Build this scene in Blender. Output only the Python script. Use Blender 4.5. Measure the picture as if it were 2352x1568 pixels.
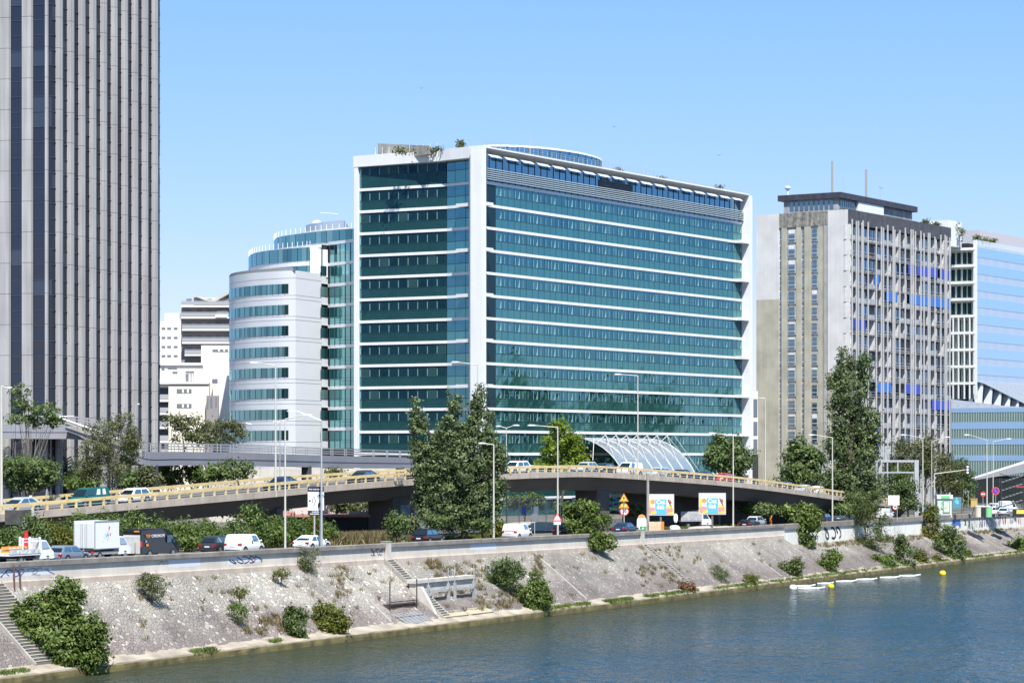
import bpy, math, random
import numpy as np
from mathutils import Vector, Matrix
R = math.radians
rnd = random.Random(7)
for o in list(bpy.data.objects): bpy.data.objects.remove(o)
SC = bpy.context.scene
COL = SC.collection
# ---------------------------------------------------------------- camera, sky, sun, exposure
F, CX, HY = 6000.0, 1176.0, 1045.0          # focal length, centre column and horizon row (units of a 2352 px wide frame)
cam = bpy.data.cameras.new("camera"); camo = bpy.data.objects.new("camera", cam); COL.objects.link(camo)
camo.rotation_euler = (R(90), 0, 0)
cam.sensor_width = 36; cam.lens = 36 * F / 2352; cam.shift_y = (HY - 784) / 2352
cam.clip_start = 1; cam.clip_end = 20000
SC.camera = camo
SUN_EL, SUN_AZ = R(56), math.atan2(.27, -.963)
w = bpy.data.worlds.new("World"); SC.world = w; w.use_nodes = True
nt = w.node_tree; bg = nt.nodes["Background"]
sky = nt.nodes.new("ShaderNodeTexSky"); sky.sky_type = 'NISHITA'; sky.sun_disc = False
sky.sun_elevation = SUN_EL; sky.sun_rotation = SUN_AZ; sky.altitude = 0
sky.air_density = 1.0; sky.dust_density = 0.0; sky.ozone_density = 1.6
sep = nt.nodes.new("ShaderNodeSeparateColor"); cmb = nt.nodes.new("ShaderNodeCombineColor"); nt.links.new(sky.outputs[0], sep.inputs[0])
for i, (k, e) in enumerate(((.565, 1.0), (1.20, .665), (.92, 1.0))):      # colour response of the photograph's camera to the blue sky
    p = nt.nodes.new("ShaderNodeMath"); p.operation = 'POWER'; p.inputs[1].default_value = e; nt.links.new(sep.outputs[i], p.inputs[0])
    q = nt.nodes.new("ShaderNodeMath"); q.operation = 'MULTIPLY'; q.inputs[1].default_value = k; nt.links.new(p.outputs[0], q.inputs[0]); nt.links.new(q.outputs[0], cmb.inputs[i])
nt.links.new(cmb.outputs[0], bg.inputs[0])
bg.inputs[1].default_value = 0.10
sl = bpy.data.lights.new("sun", 'SUN'); sl.energy = 4.6; sl.angle = R(.5); sl.color = (1, .955, .89)
so = bpy.data.objects.new("sun", sl); COL.objects.link(so)
sd = Vector((math.sin(SUN_AZ) * math.cos(SUN_EL), math.cos(SUN_AZ) * math.cos(SUN_EL), math.sin(SUN_EL)))
so.rotation_euler = sd.to_track_quat('Z', 'Y').to_euler(); so.location = (0, 0, 150)
SC.view_settings.view_transform = 'Standard'; SC.view_settings.look = 'None'
SC.view_settings.gamma = 1; SC.view_settings.use_curve_mapping = False
SC.view_settings.exposure = 0.81
SC.cycles.max_bounces = 6; SC.cycles.glossy_bounces = 3; SC.cycles.transparent_max_bounces = 6
SC.cycles.caustics_reflective = False; SC.cycles.caustics_refractive = False

# ---------------------------------------------------------------- geometry helpers
def P(x, y, Y): return Vector(((x - CX) / F * Y, Y, -(y - HY) / F * Y))
def px(n, Y): return n * Y / F
UQ = Vector((math.sin(R(26.5)), math.cos(R(26.5)), 0)); NQ = Vector((-UQ.y, UQ.x, 0)); Q0 = Vector((-7.4, 253.7, 0))
ANG_Q = math.atan2(UQ.y, UQ.x)
def Q(s, t, z=0): return Q0 + UQ * s + NQ * t + Vector((0, 0, z))
def sx(x, t):
    k = (x - CX) / F
    return (k * (Q0.y + t * NQ.y) - Q0.x - t * NQ.x) / (UQ.x - k * UQ.y)
def lerp_tab(tab, v):
    if v <= tab[0][0]: return tab[0][1]
    for (a, fa), (b, fb) in zip(tab, tab[1:]):
        if v <= b: return fa + (fb - fa) * (v - a) / (b - a)
    return tab[-1][1]
ZW = [(-300, -8.3), (-60, -8.42), (5, -8.8), (100, -9.46), (241, -10.0), (400, -10.4)]
def zw(s): return lerp_tab(ZW, s)            # top of the quay wall
def zr(s): return zw(s) - .45                # road level
def zr_at(p):
    d = Vector((p[0], p[1], 0)) - Q0
    return zr(d.dot(UQ))
def QM(): return Matrix.Translation(Q0) @ Matrix.Rotation(ANG_Q, 4, 'Z')
def FR(o, ang, z=0): return Matrix.Translation(Vector((o[0], o[1], z))) @ Matrix.Rotation(ang, 4, 'Z')

class MB:
    def __init__(s, T=None): s.v = []; s.f = []; s.mi = []; s.T = T; s.c = 0
    def V(s, p):
        p = Vector(p)
        if s.T is not None: p = s.T @ p
        s.v.append(p); return len(s.v) - 1
    def poly(s, pts):
        s.f.append([s.V(p) for p in pts]); s.mi.append(s.c); return s
    def face(s, idx): s.f.append(list(idx)); s.mi.append(s.c)
    def box(s, x0, x1, y0, y1, z0, z1):
        i = [s.V(p) for p in ((x0,y0,z0),(x1,y0,z0),(x1,y1,z0),(x0,y1,z0),(x0,y0,z1),(x1,y0,z1),(x1,y1,z1),(x0,y1,z1))]
        for q in ((0,3,2,1),(4,5,6,7),(0,1,5,4),(1,2,6,5),(2,3,7,6),(3,0,4,7)): s.face([i[k] for k in q])
        return s
    def loft(s, rings, closed=True, caps=True):
        ids = [[s.V(p) for p in r] for r in rings]; n = len(ids[0])
        for a, b in zip(ids, ids[1:]):
            for k in range(n if closed else n - 1):
                s.face((a[k], a[(k+1) % n], b[(k+1) % n], b[k]))
        if caps: s.face(ids[0][::-1]); s.face(ids[-1])
        return s
    def prism(s, pts, z0, z1):
        return s.loft([[(x, y, z0) for x, y in pts], [(x, y, z1) for x, y in pts]])
    def ex(s, pts, y0, y1):      # x,z outline extruded along y
        return s.loft([[(x, y1, z) for x, z in pts], [(x, y0, z) for x, z in pts]])
    def tube(s, pts, r, n=6):
        pts = [Vector(p) for p in pts]
        if not hasattr(r, '__len__'): r = [r] * len(pts)
        rings = []
        for i, p in enumerate(pts):
            d = (pts[min(i+1, len(pts)-1)] - pts[max(i-1, 0)]).normalized()
            a = d.cross(Vector((0, 0, 1)) if abs(d.z) < .9 else Vector((1, 0, 0))).normalized(); b = d.cross(a)
            rings.append([p + (a * math.cos(k * 2 * math.pi / n) + b * math.sin(k * 2 * math.pi / n)) * r[i] for k in range(n)])
        return s.loft(rings)
    def disc(s, c, r, ax='y', n=14):
        pts = []
        for k in range(n):
            a = 2 * math.pi * k / n; u, v = r * math.cos(a), r * math.sin(a)
            pts.append((c[0]+u, c[1], c[2]+v) if ax == 'y' else (c[0], c[1]+u, c[2]+v) if ax == 'x' else (c[0]+u, c[1]+v, c[2]))
        return s.poly(pts)
    def cyl(s, a, b, r, n=12): return s.tube([a, b], r, n)
    def ell(s, c, r, n=10, m=7):
        rings = []
        for j in range(1, m):
            t = math.pi * j / m
            rings.append([(c[0] + r[0]*math.sin(t)*math.cos(k*2*math.pi/n), c[1] + r[1]*math.sin(t)*math.sin(k*2*math.pi/n), c[2] - r[2]*math.cos(t)) for k in range(n)])
        return s.loft(rings)
    def build(s, name, mats, parent=None, smooth=False):
        if not isinstance(mats, (list, tuple)): mats = [mats]
        vs = s.v
        if parent is not None and s.T is not None:
            W = root_matrix(parent).inverted(); vs = [W @ p for p in vs]
        me = bpy.data.meshes.new(name); me.from_pydata([tuple(p) for p in vs], [], s.f)
        for m in mats: me.materials.append(m)
        if len(mats) > 1: me.polygons.foreach_set('material_index', s.mi)
        if smooth:
            me.polygons.foreach_set('use_smooth', [True] * len(me.polygons)); me.set_sharp_from_angle(angle=R(38))
        me.update()
        o = bpy.data.objects.new(name, me); COL.objects.link(o); o.parent = parent
        return o
LEFT = {}
def many(name, mbs, mats, parent, root, limit=100):
    """repeated parts: the first LIMIT of them are objects of their own, the rest are gathered for one 'stuff' part"""
    key = (root.name, name); rec = LEFT.setdefault(key, [0, [], mats, root])
    for m in mbs:
        if rec[0] < limit: rec[0] += 1; m.build(name, mats, parent)
        else: rec[1].append(m)
def flush_many(root):
    for (rn, name), (n, rest, mats, r) in LEFT.items():
        if rn != root.name or not rest: continue
        mb = MB(Matrix.Identity(4))
        for m in rest:
            b = len(mb.v); mb.v += m.v; mb.f += [[i+b for i in f] for f in m.f]; mb.mi += m.mi
        tag(mb.build(name, mats, r), kind='stuff')
def root_matrix(o):
    m = o.matrix_basis.copy()
    while o.parent is not None: o = o.parent; m = o.matrix_basis @ m
    return m
def tag(o, label=None, cat=None, group=None, kind=None):
    if label: o['label'] = label
    if cat: o['category'] = cat
    if group: o['group'] = group
    if kind: o['kind'] = kind
    return o
def thing(name, label, cat, loc=(0, 0, 0), rz=0, group=None):
    o = bpy.data.objects.new(name, None); COL.objects.link(o); o.empty_display_size = .5
    o.location = loc; o.rotation_euler = (0, 0, rz)
    return tag(o, label, cat, group)
KIDS = {}
def kids(o): return [c for c in COL.objects if c.parent == o]
def dup(o, loc, rz, label=None, group=None):
    def cp(src, par):
        c = src.copy(); COL.objects.link(c); c.parent = par
        for ch in KIDS.get(src.name) or kids(src): cp(ch, c)
        return c
    r = o.copy(); COL.objects.link(r); r.location = loc; r.rotation_euler = (0, 0, rz)
    if label: r['label'] = label
    if group: r['group'] = group
    for ch in kids(o): cp(ch, r)
    return r
def text(s, size, T, name, m, parent=None, depth=.01, align='CENTER', bold=0):
    c = bpy.data.curves.new('t', 'FONT'); c.body = s; c.size = size; c.extrude = depth; c.align_x = align; c.align_y = 'CENTER'; c.offset = bold
    c.resolution_u = 3
    o = bpy.data.objects.new('t', c); COL.objects.link(o)
    me = bpy.data.meshes.new_from_object(o.evaluated_get(bpy.context.evaluated_depsgraph_get()))
    bpy.data.objects.remove(o); bpy.data.curves.remove(c)
    M4 = T @ Matrix.Rotation(R(90), 4, 'X')
    if parent is not None and name: M4 = M4
    me.transform(M4); me.materials.clear(); me.materials.append(m); me.name = name
    ob = bpy.data.objects.new(name, me); COL.objects.link(ob); ob.parent = parent
    return ob
# ---------------------------------------------------------------- materials
MATS = {}
def mat(name, col, rough=.6, metal=0, var=0, vs=1.0, bump=0, bs=8.0, spec=.5, streak=0, coat=0):
    if name in MATS: return MATS[name]
    m = bpy.data.materials.new(name); m.use_nodes = True; MATS[name] = m
    n = m.node_tree; b = n.nodes['Principled BSDF']
    b.inputs['Base Color'].default_value = (*col, 1); b.inputs['Roughness'].default_value = rough
    b.inputs['Metallic'].default_value = metal; b.inputs['Specular IOR Level'].default_value = spec
    if coat: b.inputs['Coat Weight'].default_value = coat
    tc = n.nodes.new('ShaderNodeTexCoord')
    last = None
    def mul(prev, vec, amt, scale, detail=4):
        nz = n.nodes.new('ShaderNodeTexNoise'); nz.inputs['Scale'].default_value = scale; nz.inputs['Detail'].default_value = detail
        n.links.new(vec, nz.inputs['Vector'])
        mr = n.nodes.new('ShaderNodeMapRange'); mr.inputs[1].default_value = .3; mr.inputs[2].default_value = .7
        mr.inputs[3].default_value = 1 - amt; mr.inputs[4].default_value = 1 + amt
        n.links.new(nz.outputs[0], mr.inputs[0])
        mx = n.nodes.new('ShaderNodeVectorMath'); mx.operation = 'SCALE'
        if prev is None: mx.inputs[0].default_value = col
        else: n.links.new(prev, mx.inputs[0])
        n.links.new(mr.outputs[0], mx.inputs['Scale']); return mx.outputs[0]
    if var: last = mul(last, tc.outputs['Object'], var, vs)
    if streak:
        mp = n.nodes.new('ShaderNodeMapping'); mp.inputs['Scale'].default_value = (1.6, 1.6, .08)
        n.links.new(tc.outputs['Object'], mp.inputs[0]); last = mul(last, mp.outputs[0], streak, 1.0, 5)
    if last is not None: n.links.new(last, b.inputs['Base Color'])
    if bump:
        nz = n.nodes.new('ShaderNodeTexNoise'); nz.inputs['Scale'].default_value = bs; nz.inputs['Detail'].default_value = 4
        n.links.new(tc.outputs['Object'], nz.inputs['Vector'])
        bp = n.nodes.new('ShaderNodeBump'); bp.inputs['Strength'].default_value = bump; bp.inputs['Distance'].default_value = .05
        n.links.new(nz.outputs[0], bp.inputs['Height']); n.links.new(bp.outputs[0], b.inputs['Normal'])
    return m
def glass(name, base, tint, fac=.35, rough=.02, wob=.02, ws=.35):
    if name in MATS: return MATS[name]
    m = bpy.data.materials.new(name); m.use_nodes = True; MATS[name] = m
    n = m.node_tree; n.nodes.remove(n.nodes['Principled BSDF']); out = n.nodes['Material Output']
    d = n.nodes.new('ShaderNodeBsdfDiffuse'); d.inputs[0].default_value = (*base, 1)
    g = n.nodes.new('ShaderNodeBsdfGlossy'); g.inputs['Color'].default_value = (*tint, 1); g.inputs['Roughness'].default_value = rough
    lw = n.nodes.new('ShaderNodeLayerWeight'); lw.inputs[0].default_value = .25
    mr = n.nodes.new('ShaderNodeMapRange'); mr.inputs[3].default_value = fac; mr.inputs[4].default_value = min(1, fac + .6)
    n.links.new(lw.outputs['Fresnel'], mr.inputs[0])
    mx = n.nodes.new('ShaderNodeMixShader'); n.links.new(mr.outputs[0], mx.inputs[0]); n.links.new(d.outputs[0], mx.inputs[1]); n.links.new(g.outputs[0], mx.inputs[2])
    if wob:
        tc = n.nodes.new('ShaderNodeTexCoord'); nz = n.nodes.new('ShaderNodeTexNoise'); nz.inputs['Scale'].default_value = ws; nz.inputs['Detail'].default_value = 2
        n.links.new(tc.outputs['Object'], nz.inputs['Vector']); bp = n.nodes.new('ShaderNodeBump'); bp.inputs['Strength'].default_value = 1; bp.inputs['Distance'].default_value = wob
        n.links.new(nz.outputs[0], bp.inputs['Height']); n.links.new(bp.outputs[0], g.inputs['Normal'])
    n.links.new(mx.outputs[0], out.inputs[0]); return m
def leafmat(name, c0, c1, c2=None, trans=.3):
    if name in MATS: return MATS[name]
    m = bpy.data.materials.new(name); m.use_nodes = True; MATS[name] = m
    n = m.node_tree; b = n.nodes['Principled BSDF']; out = n.nodes['Material Output']
    at = n.nodes.new('ShaderNodeAttribute'); at.attribute_name = 'tone'
    cr = n.nodes.new('ShaderNodeValToRGB'); e = cr.color_ramp.elements
    e[0].color = (*c0, 1); e[1].color = (*c1, 1); e[1].position = .7
    if c2: x = e.new(1.0); x.color = (*c2, 1)
    n.links.new(at.outputs['Fac'], cr.inputs[0]); n.links.new(cr.outputs[0], b.inputs['Base Color'])
    b.inputs['Roughness'].default_value = .5; b.inputs['Specular IOR Level'].default_value = .35
    t = n.nodes.new('ShaderNodeBsdfTranslucent'); n.links.new(cr.outputs[0], t.inputs[0])
    mx = n.nodes.new('ShaderNodeMixShader'); mx.inputs[0].default_value = trans
    n.links.new(b.outputs[0], mx.inputs[1]); n.links.new(t.outputs[0], mx.inputs[2]); n.links.new(mx.outputs[0], out.inputs[0])
    return m
WHITE = mat('white_paint', (.75, .76, .78), .5, var=.035, vs=.3, streak=.04)
WHITE2 = mat('white_render', (.74, .72, .68), .8, var=.06, vs=.3, streak=.05)
CONC = mat('concrete', (.34, .32, .29), .85, var=.18, vs=.6, streak=.15, bump=.3)
CONCL = mat('concrete_pale', (.52, .49, .44), .85, var=.14, vs=.8, bump=.3)
METAL = mat('galvanised_metal', (.50, .51, .52), .45, .4, var=.08, vs=2)
POLE = mat('cream_pole_paint', (.54, .52, .45), .5, var=.05, vs=1)
DARK = mat('dark_metal', (.035, .037, .04), .5)
BLACK = mat('black_rubber', (.018, .018, .019), .8)
CHROME = mat('alloy_metal', (.55, .56, .58), .35, .8)
CARGLASS = glass('car_glass', (.012, .015, .018), (.9, .95, 1), .12, wob=0)
ASPH = mat('asphalt', (.075, .073, .072), .9, var=.2, vs=.35, bump=.3, bs=20)
BARK = mat('bark', (.11, .085, .06), .9, var=.3, vs=2, bump=.5, bs=6)
BARKL = mat('pale_bark', (.17, .155, .135), .9, var=.3, vs=2, bump=.5, bs=6)
YELLOW = mat('yellow_rail_paint', (.64, .50, .25), .6, var=.12, vs=.7, streak=.08)
RED = mat('red_plastic', (.55, .03, .03), .4)
AMBER = mat('orange_plastic', (.85, .25, .03), .4)
REFL = mat('retroreflective_white', (.8, .8, .8), .4)
# ---------------------------------------------------------------- foliage
def leaves(lobes, n, size, seed, shell=.55, up=.35, clump=2.4, asp=.55, per=12, boss=7):
    """many small leaf faces gathered in clumps inside the given ellipsoids (x,y,z,rx,ry,rz)"""
    g = np.random.default_rng(seed); S = []
    for l in lobes:                     # every mass carries smaller rounded masses, so the crown has hollows and lit shoulders
        l = np.array(l, float); S.append(np.r_[l[:3], l[3:]*.90])
        for _ in range(boss):
            d = g.normal(size=3); d[2] = d[2]*.8 + .25; d /= np.linalg.norm(d); S.append(np.r_[l[:3] + d*l[3:]*.82, l[3:]*g.uniform(.28, .5)])
    L = np.array(S)
    a = (L[:,3]*L[:,4]*L[:,5]) ** (2/3); nc = max(4, n // per)
    k = g.choice(len(L), nc, p=a/a.sum())
    d = g.normal(size=(nc,3)); d /= np.linalg.norm(d, axis=1)[:,None]
    r = (shell**3 + (1-shell**3)*g.random(nc)) ** (1/3) * (1 + .15*g.normal(size=nc))
    c = L[k,:3] + d*r[:,None]*L[k,3:6]
    idx = np.repeat(np.arange(nc), per); m = len(idx)
    cr = size*clump*(.6+.8*g.random(nc))
    pos = c[idx] + g.normal(size=(m,3))*cr[idx][:,None]*np.array([.62,.62,.5])
    nrm = d[idx]*1.1 + g.normal(size=(m,3))*.5 + np.array([0,0,up]); nrm /= np.linalg.norm(nrm, axis=1)[:,None]
    t = np.cross(nrm, g.normal(size=(m,3))); t /= np.linalg.norm(t, axis=1)[:,None]; b = np.cross(nrm, t)
    sz = size*(.55+.9*g.random(m)); t *= sz[:,None]; b *= (sz*asp)[:,None]
    v = np.stack([pos-t, pos+b*.9+t*.1, pos+t, pos-b*.9+t*.1], 1).reshape(-1,3)
    tone = np.clip(.65*g.random(nc)[idx] + .5*g.random(m) - .08, 0, 1)
    return v, tone
def leaf_obj(name, v, tone, m, parent=None, quad=4):
    nq = len(v)//quad; me = bpy.data.meshes.new(name)
    me.vertices.add(len(v)); me.vertices.foreach_set('co', v.astype(np.float32).ravel())
    me.loops.add(len(v)); me.loops.foreach_set('vertex_index', np.arange(len(v), dtype=np.int32))
    me.polygons.add(nq); me.polygons.foreach_set('loop_start', np.arange(0, len(v), quad, dtype=np.int32))
    at = me.attributes.new('tone', 'FLOAT', 'FACE'); at.data.foreach_set('value', tone.astype(np.float32))
    me.materials.append(m); me.update(calc_edges=True)
    o = bpy.data.objects.new(name, me); COL.objects.link(o); o.parent = parent; return o
LG = dict(
 poplar=leafmat('poplar_leaves', (.06,.088,.03), (.16,.215,.085), (.32,.38,.2), .35),
 dark=leafmat('dark_leaves', (.052,.086,.026), (.135,.195,.06), (.26,.32,.12), .35),
 fresh=leafmat('fresh_leaves', (.06,.10,.02), (.155,.22,.048), (.28,.36,.11), .35),
 bright=leafmat('lime_leaves', (.10,.16,.012), (.2,.28,.022), (.3,.38,.05), .4),
 olive=leafmat('olive_leaves', (.065,.08,.03), (.145,.165,.065), (.24,.25,.11), .3),
 willow=leafmat('willow_leaves', (.06,.09,.025), (.13,.17,.05), (.22,.26,.1), .35),
 hedge=leafmat('hedge_leaves', (.055,.10,.025), (.15,.22,.055), (.25,.32,.11), .38),
 yellow=leafmat('yellowish_leaves', (.07,.09,.015), (.16,.18,.03), (.26,.24,.06), .35),
 dry=leafmat('dry_leaves', (.12,.10,.05), (.24,.2,.1), (.34,.28,.15), .3),
 red=leafmat('reddish_leaves', (.14,.07,.03), (.25,.1,.05), (.12,.16,.04), .3))
SEED = [100]
def plant(name, label, cat, base, lobes, n, size, kind, trunk=.12, bark=None, limbs=5, shell=.5, group=None, per=12, clump=2.4, up=.35, asp=.55, bare=0, stem='trunk', crown='crown'):
    """a tree or shrub thing: root at its base; crown leaves plus tapered trunk and limbs. lobes in world metres"""
    SEED[0] += 1; g = random.Random(SEED[0])
    r = thing(name, label, cat, base, 0, group); b = Vector(base)
    rel = [(l[0]-b.x, l[1]-b.y, l[2]-b.z, *l[3:]) for l in lobes]
    v, t = leaves(rel, n, size, SEED[0], shell, up, clump, asp, per)
    leaf_obj(crown, v, t, LG[kind], r)
    mb = MB(); top = max(rel, key=lambda l: l[2] + l[5]*.5); tp = Vector((top[0]*.8, top[1], top[2] + top[5]*.45))
    mid = tp*.5 + Vector((g.uniform(-.1,.1)*tp.z*.4, g.uniform(-.1,.1)*tp.z*.4, 0))
    mb.tube([(0,0,-.4), tuple(tp*.2), tuple(mid), tuple(tp)], [trunk, trunk*.85, trunk*.6, trunk*.15], 7)
    for i in range(limbs + bare):
        l = rel[i % len(rel)]; f = g.uniform(.15, .7); st = Vector((0,0,0)).lerp(mid, f*1.4) if f < .7 else mid
        dv = Vector((g.gauss(0,1), g.gauss(0,1), g.gauss(.4,.8))).normalized(); q = .95 if i >= limbs else .75
        e = Vector(l[:3]) + Vector((dv.x*l[3], dv.y*l[4], dv.z*l[5]))*q
        m2 = st.lerp(e, .5) + Vector((g.gauss(0,.1), g.gauss(0,.1), .12))*(e-st).length*.5
        k = trunk*(.42 if i < limbs else .22); mb.tube([st, m2, e], [k, k*.6, k*.15], 5)
    mb.build(stem, bark or BARK, r, True)
    return r
def pl(lob, Y, dy=.85):
    """ellipsoids drawn as (x, y, rx, ry[, depth offset]) in photo units, at distance Y"""
    o = []
    for l in lob:
        c = P(l[0], l[1], Y + (l[4] if len(l) > 4 else 0)); o.append((c.x, c.y, c.z, px(l[2], Y), px(l[2], Y)*dy, px(l[3], Y)))
    return o
# ================================================================ river, ground, roads, embankment
def water_mat():
    m = bpy.data.materials.new('river_water'); m.use_nodes = True; n = m.node_tree; n.nodes.remove(n.nodes['Principled BSDF']); b = n.nodes.new('ShaderNodeBsdfDiffuse'); gl = n.nodes.new('ShaderNodeBsdfGlossy'); gl.inputs['Roughness'].default_value = .07; fr = n.nodes.new('ShaderNodeFresnel'); fr.inputs[0].default_value = 1.33
    tc = n.nodes.new('ShaderNodeTexCoord')
    def N(scale, mscale, det=3, rot=0, tex=False):
        mp = n.nodes.new('ShaderNodeMapping'); mp.vector_type = 'TEXTURE' if tex else 'POINT'; mp.inputs['Scale'].default_value = mscale; mp.inputs['Rotation'].default_value = (0, 0, rot)
        n.links.new(tc.outputs['Object'], mp.inputs[0])
        z = n.nodes.new('ShaderNodeTexNoise'); z.inputs['Scale'].default_value = scale; z.inputs['Detail'].default_value = det
        n.links.new(mp.outputs[0], z.inputs['Vector']); return z.outputs[0]
    a = N(1.0, (3.6, 1.6, 1), 3, R(26.5), True); c = N(1.0, (16, 8, 1), 3, R(10), True); d = N(1.0, (1.1, .5, 1), 2, R(26.5), True)
    ad = n.nodes.new('ShaderNodeMath'); ad.operation = 'MULTIPLY_ADD'; ad.inputs[1].default_value = .35; n.links.new(d, ad.inputs[0]); n.links.new(a, ad.inputs[2])
    ad2 = n.nodes.new('ShaderNodeMath'); ad2.operation = 'MULTIPLY_ADD'; ad2.inputs[1].default_value = 1.3; n.links.new(c, ad2.inputs[0]); n.links.new(ad.outputs[0], ad2.inputs[2])
    bp = n.nodes.new('ShaderNodeBump'); bp.inputs['Strength'].default_value = 1; bp.inputs['Distance'].default_value = 1.0
    n.links.new(ad2.outputs[0], bp.inputs['Height']); n.links.new(bp.outputs[0], gl.inputs['Normal']); n.links.new(bp.outputs[0], fr.inputs['Normal'])
    big = N(1.0, (.02, .05, 1), 4, 0)
    # greenish tone beside the bank fading to blue-grey water farther out (object y = distance from the ledge)
    sp = n.nodes.new('ShaderNodeSeparateXYZ'); n.links.new(tc.outputs['Object'], sp.inputs[0])
    mr = n.nodes.new('ShaderNodeMapRange'); mr.inputs[1].default_value = -34; mr.inputs[2].default_value = -1
    n.links.new(sp.outputs[1], mr.inputs[0])
    j = n.nodes.new('ShaderNodeMath'); j.operation = 'MULTIPLY_ADD'; j.inputs[1].default_value = 1.2; j.inputs[2].default_value = -.6; n.links.new(big, j.inputs[0])
    k = n.nodes.new('ShaderNodeMath'); k.operation = 'ADD'; k.use_clamp = True; n.links.new(mr.outputs[0], k.inputs[0]); n.links.new(j.outputs[0], k.inputs[1])
    mx = n.nodes.new('ShaderNodeMix'); mx.data_type = 'RGBA'; mx.inputs[6].default_value = (.016, .060, .112, 1); mx.inputs[7].default_value = (.044, .052, .032, 1)
    n.links.new(k.outputs[0], mx.inputs[0]); n.links.new(mx.outputs[2], b.inputs['Color'])
    win = N(1.0, (.035, .012, 1), 5, R(-20))       # wind patches: rougher water mirrors less of the low sky
    wr = n.nodes.new('ShaderNodeMapRange'); wr.inputs[1].default_value = .35; wr.inputs[2].default_value = .68; wr.inputs[3].default_value = .40; wr.inputs[4].default_value = .85; n.links.new(win, wr.inputs[0])
    fm = n.nodes.new('ShaderNodeMath'); fm.operation = 'MULTIPLY'; n.links.new(fr.outputs[0], fm.inputs[0]); n.links.new(wr.outputs[0], fm.inputs[1])
    fs = n.nodes.new('ShaderNodeMath'); fs.operation = 'MULTIPLY'; fs.inputs[1].default_value = 1.25; fs.use_clamp = True; n.links.new(fm.outputs[0], fs.inputs[0])
    ms = n.nodes.new('ShaderNodeMixShader'); n.links.new(fs.outputs[0], ms.inputs[0]); n.links.new(b.outputs[0], ms.inputs[1]); n.links.new(gl.outputs[0], ms.inputs[2]); n.links.new(ms.outputs[0], n.nodes['Material Output'].inputs[0])
    return m
mb = MB(); mb.poly([(-500, -700, -17), (2500, -700, -17), (2500, .05, -17), (-500, .05, -17)])
o = mb.build('river', water_mat()); o.matrix_world = QM(); tag(o, kind='structure')
def strip(name, m, s0, s1, prof, step=4.0, jit=0, kind='structure', seed=1):
    """prof(s) -> list of (t, z); lofted along s in quay axes"""
    g = random.Random(seed); mb = MB(); n = max(1, int((s1 - s0)/step)); rings = []
    for i in range(n + 1):
        s = s0 + (s1 - s0)*i/n
        rings.append([(s, t, z) for t, z in prof(s)])
    ids = [[mb.V(p if not jit or k in (0, len(r)-1) else (p[0], p[1]+g.gauss(0, jit*.4), p[2]+g.gauss(0, jit))) for k, p in enumerate(r)] for r in rings]
    for a, b in zip(ids, ids[1:]):
        for k in range(len(a)-1): mb.face((a[k], b[k], b[k+1], a[k+1]))
    o = mb.build(name, m); o.matrix_world = QM()
    if kind: tag(o, kind=kind)
    return o
SOIL = mat('dusty_ground', (.15, .135, .11), .95, var=.22, vs=.12, bump=.3, bs=3)
PAVE = mat('pale_paving', (.44, .41, .37), .9, var=.12, vs=.4)
strip('ground', SOIL, -400, 1800, lambda s: [(8.6, zr(s)-.03), (60, zr(s)-.03), (300, zr(s)-.05), (2500, zr(s)-.1)], 20)
strip('service_road', ASPH, -200, 500, lambda s: [(24, zr(s)-.015), (52, zr(s)-.015)], 6)
strip('road', ASPH, -400, 900, lambda s: [(8.62, zr(s)), (15.6, zr(s))], 6)
def wgap(s): return 2.95 if s > SG else 1.9
SG = sx(1800, 8.25)
def zb(s): return zw(s) - wgap(s)
def zs(s, t): return -15.9 + (zb(s) + 15.9)*(t - 1.7)/(8.2 - 1.7)
s888, s1472 = sx(888, 8.2), sx(1472, 8.2)
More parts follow.
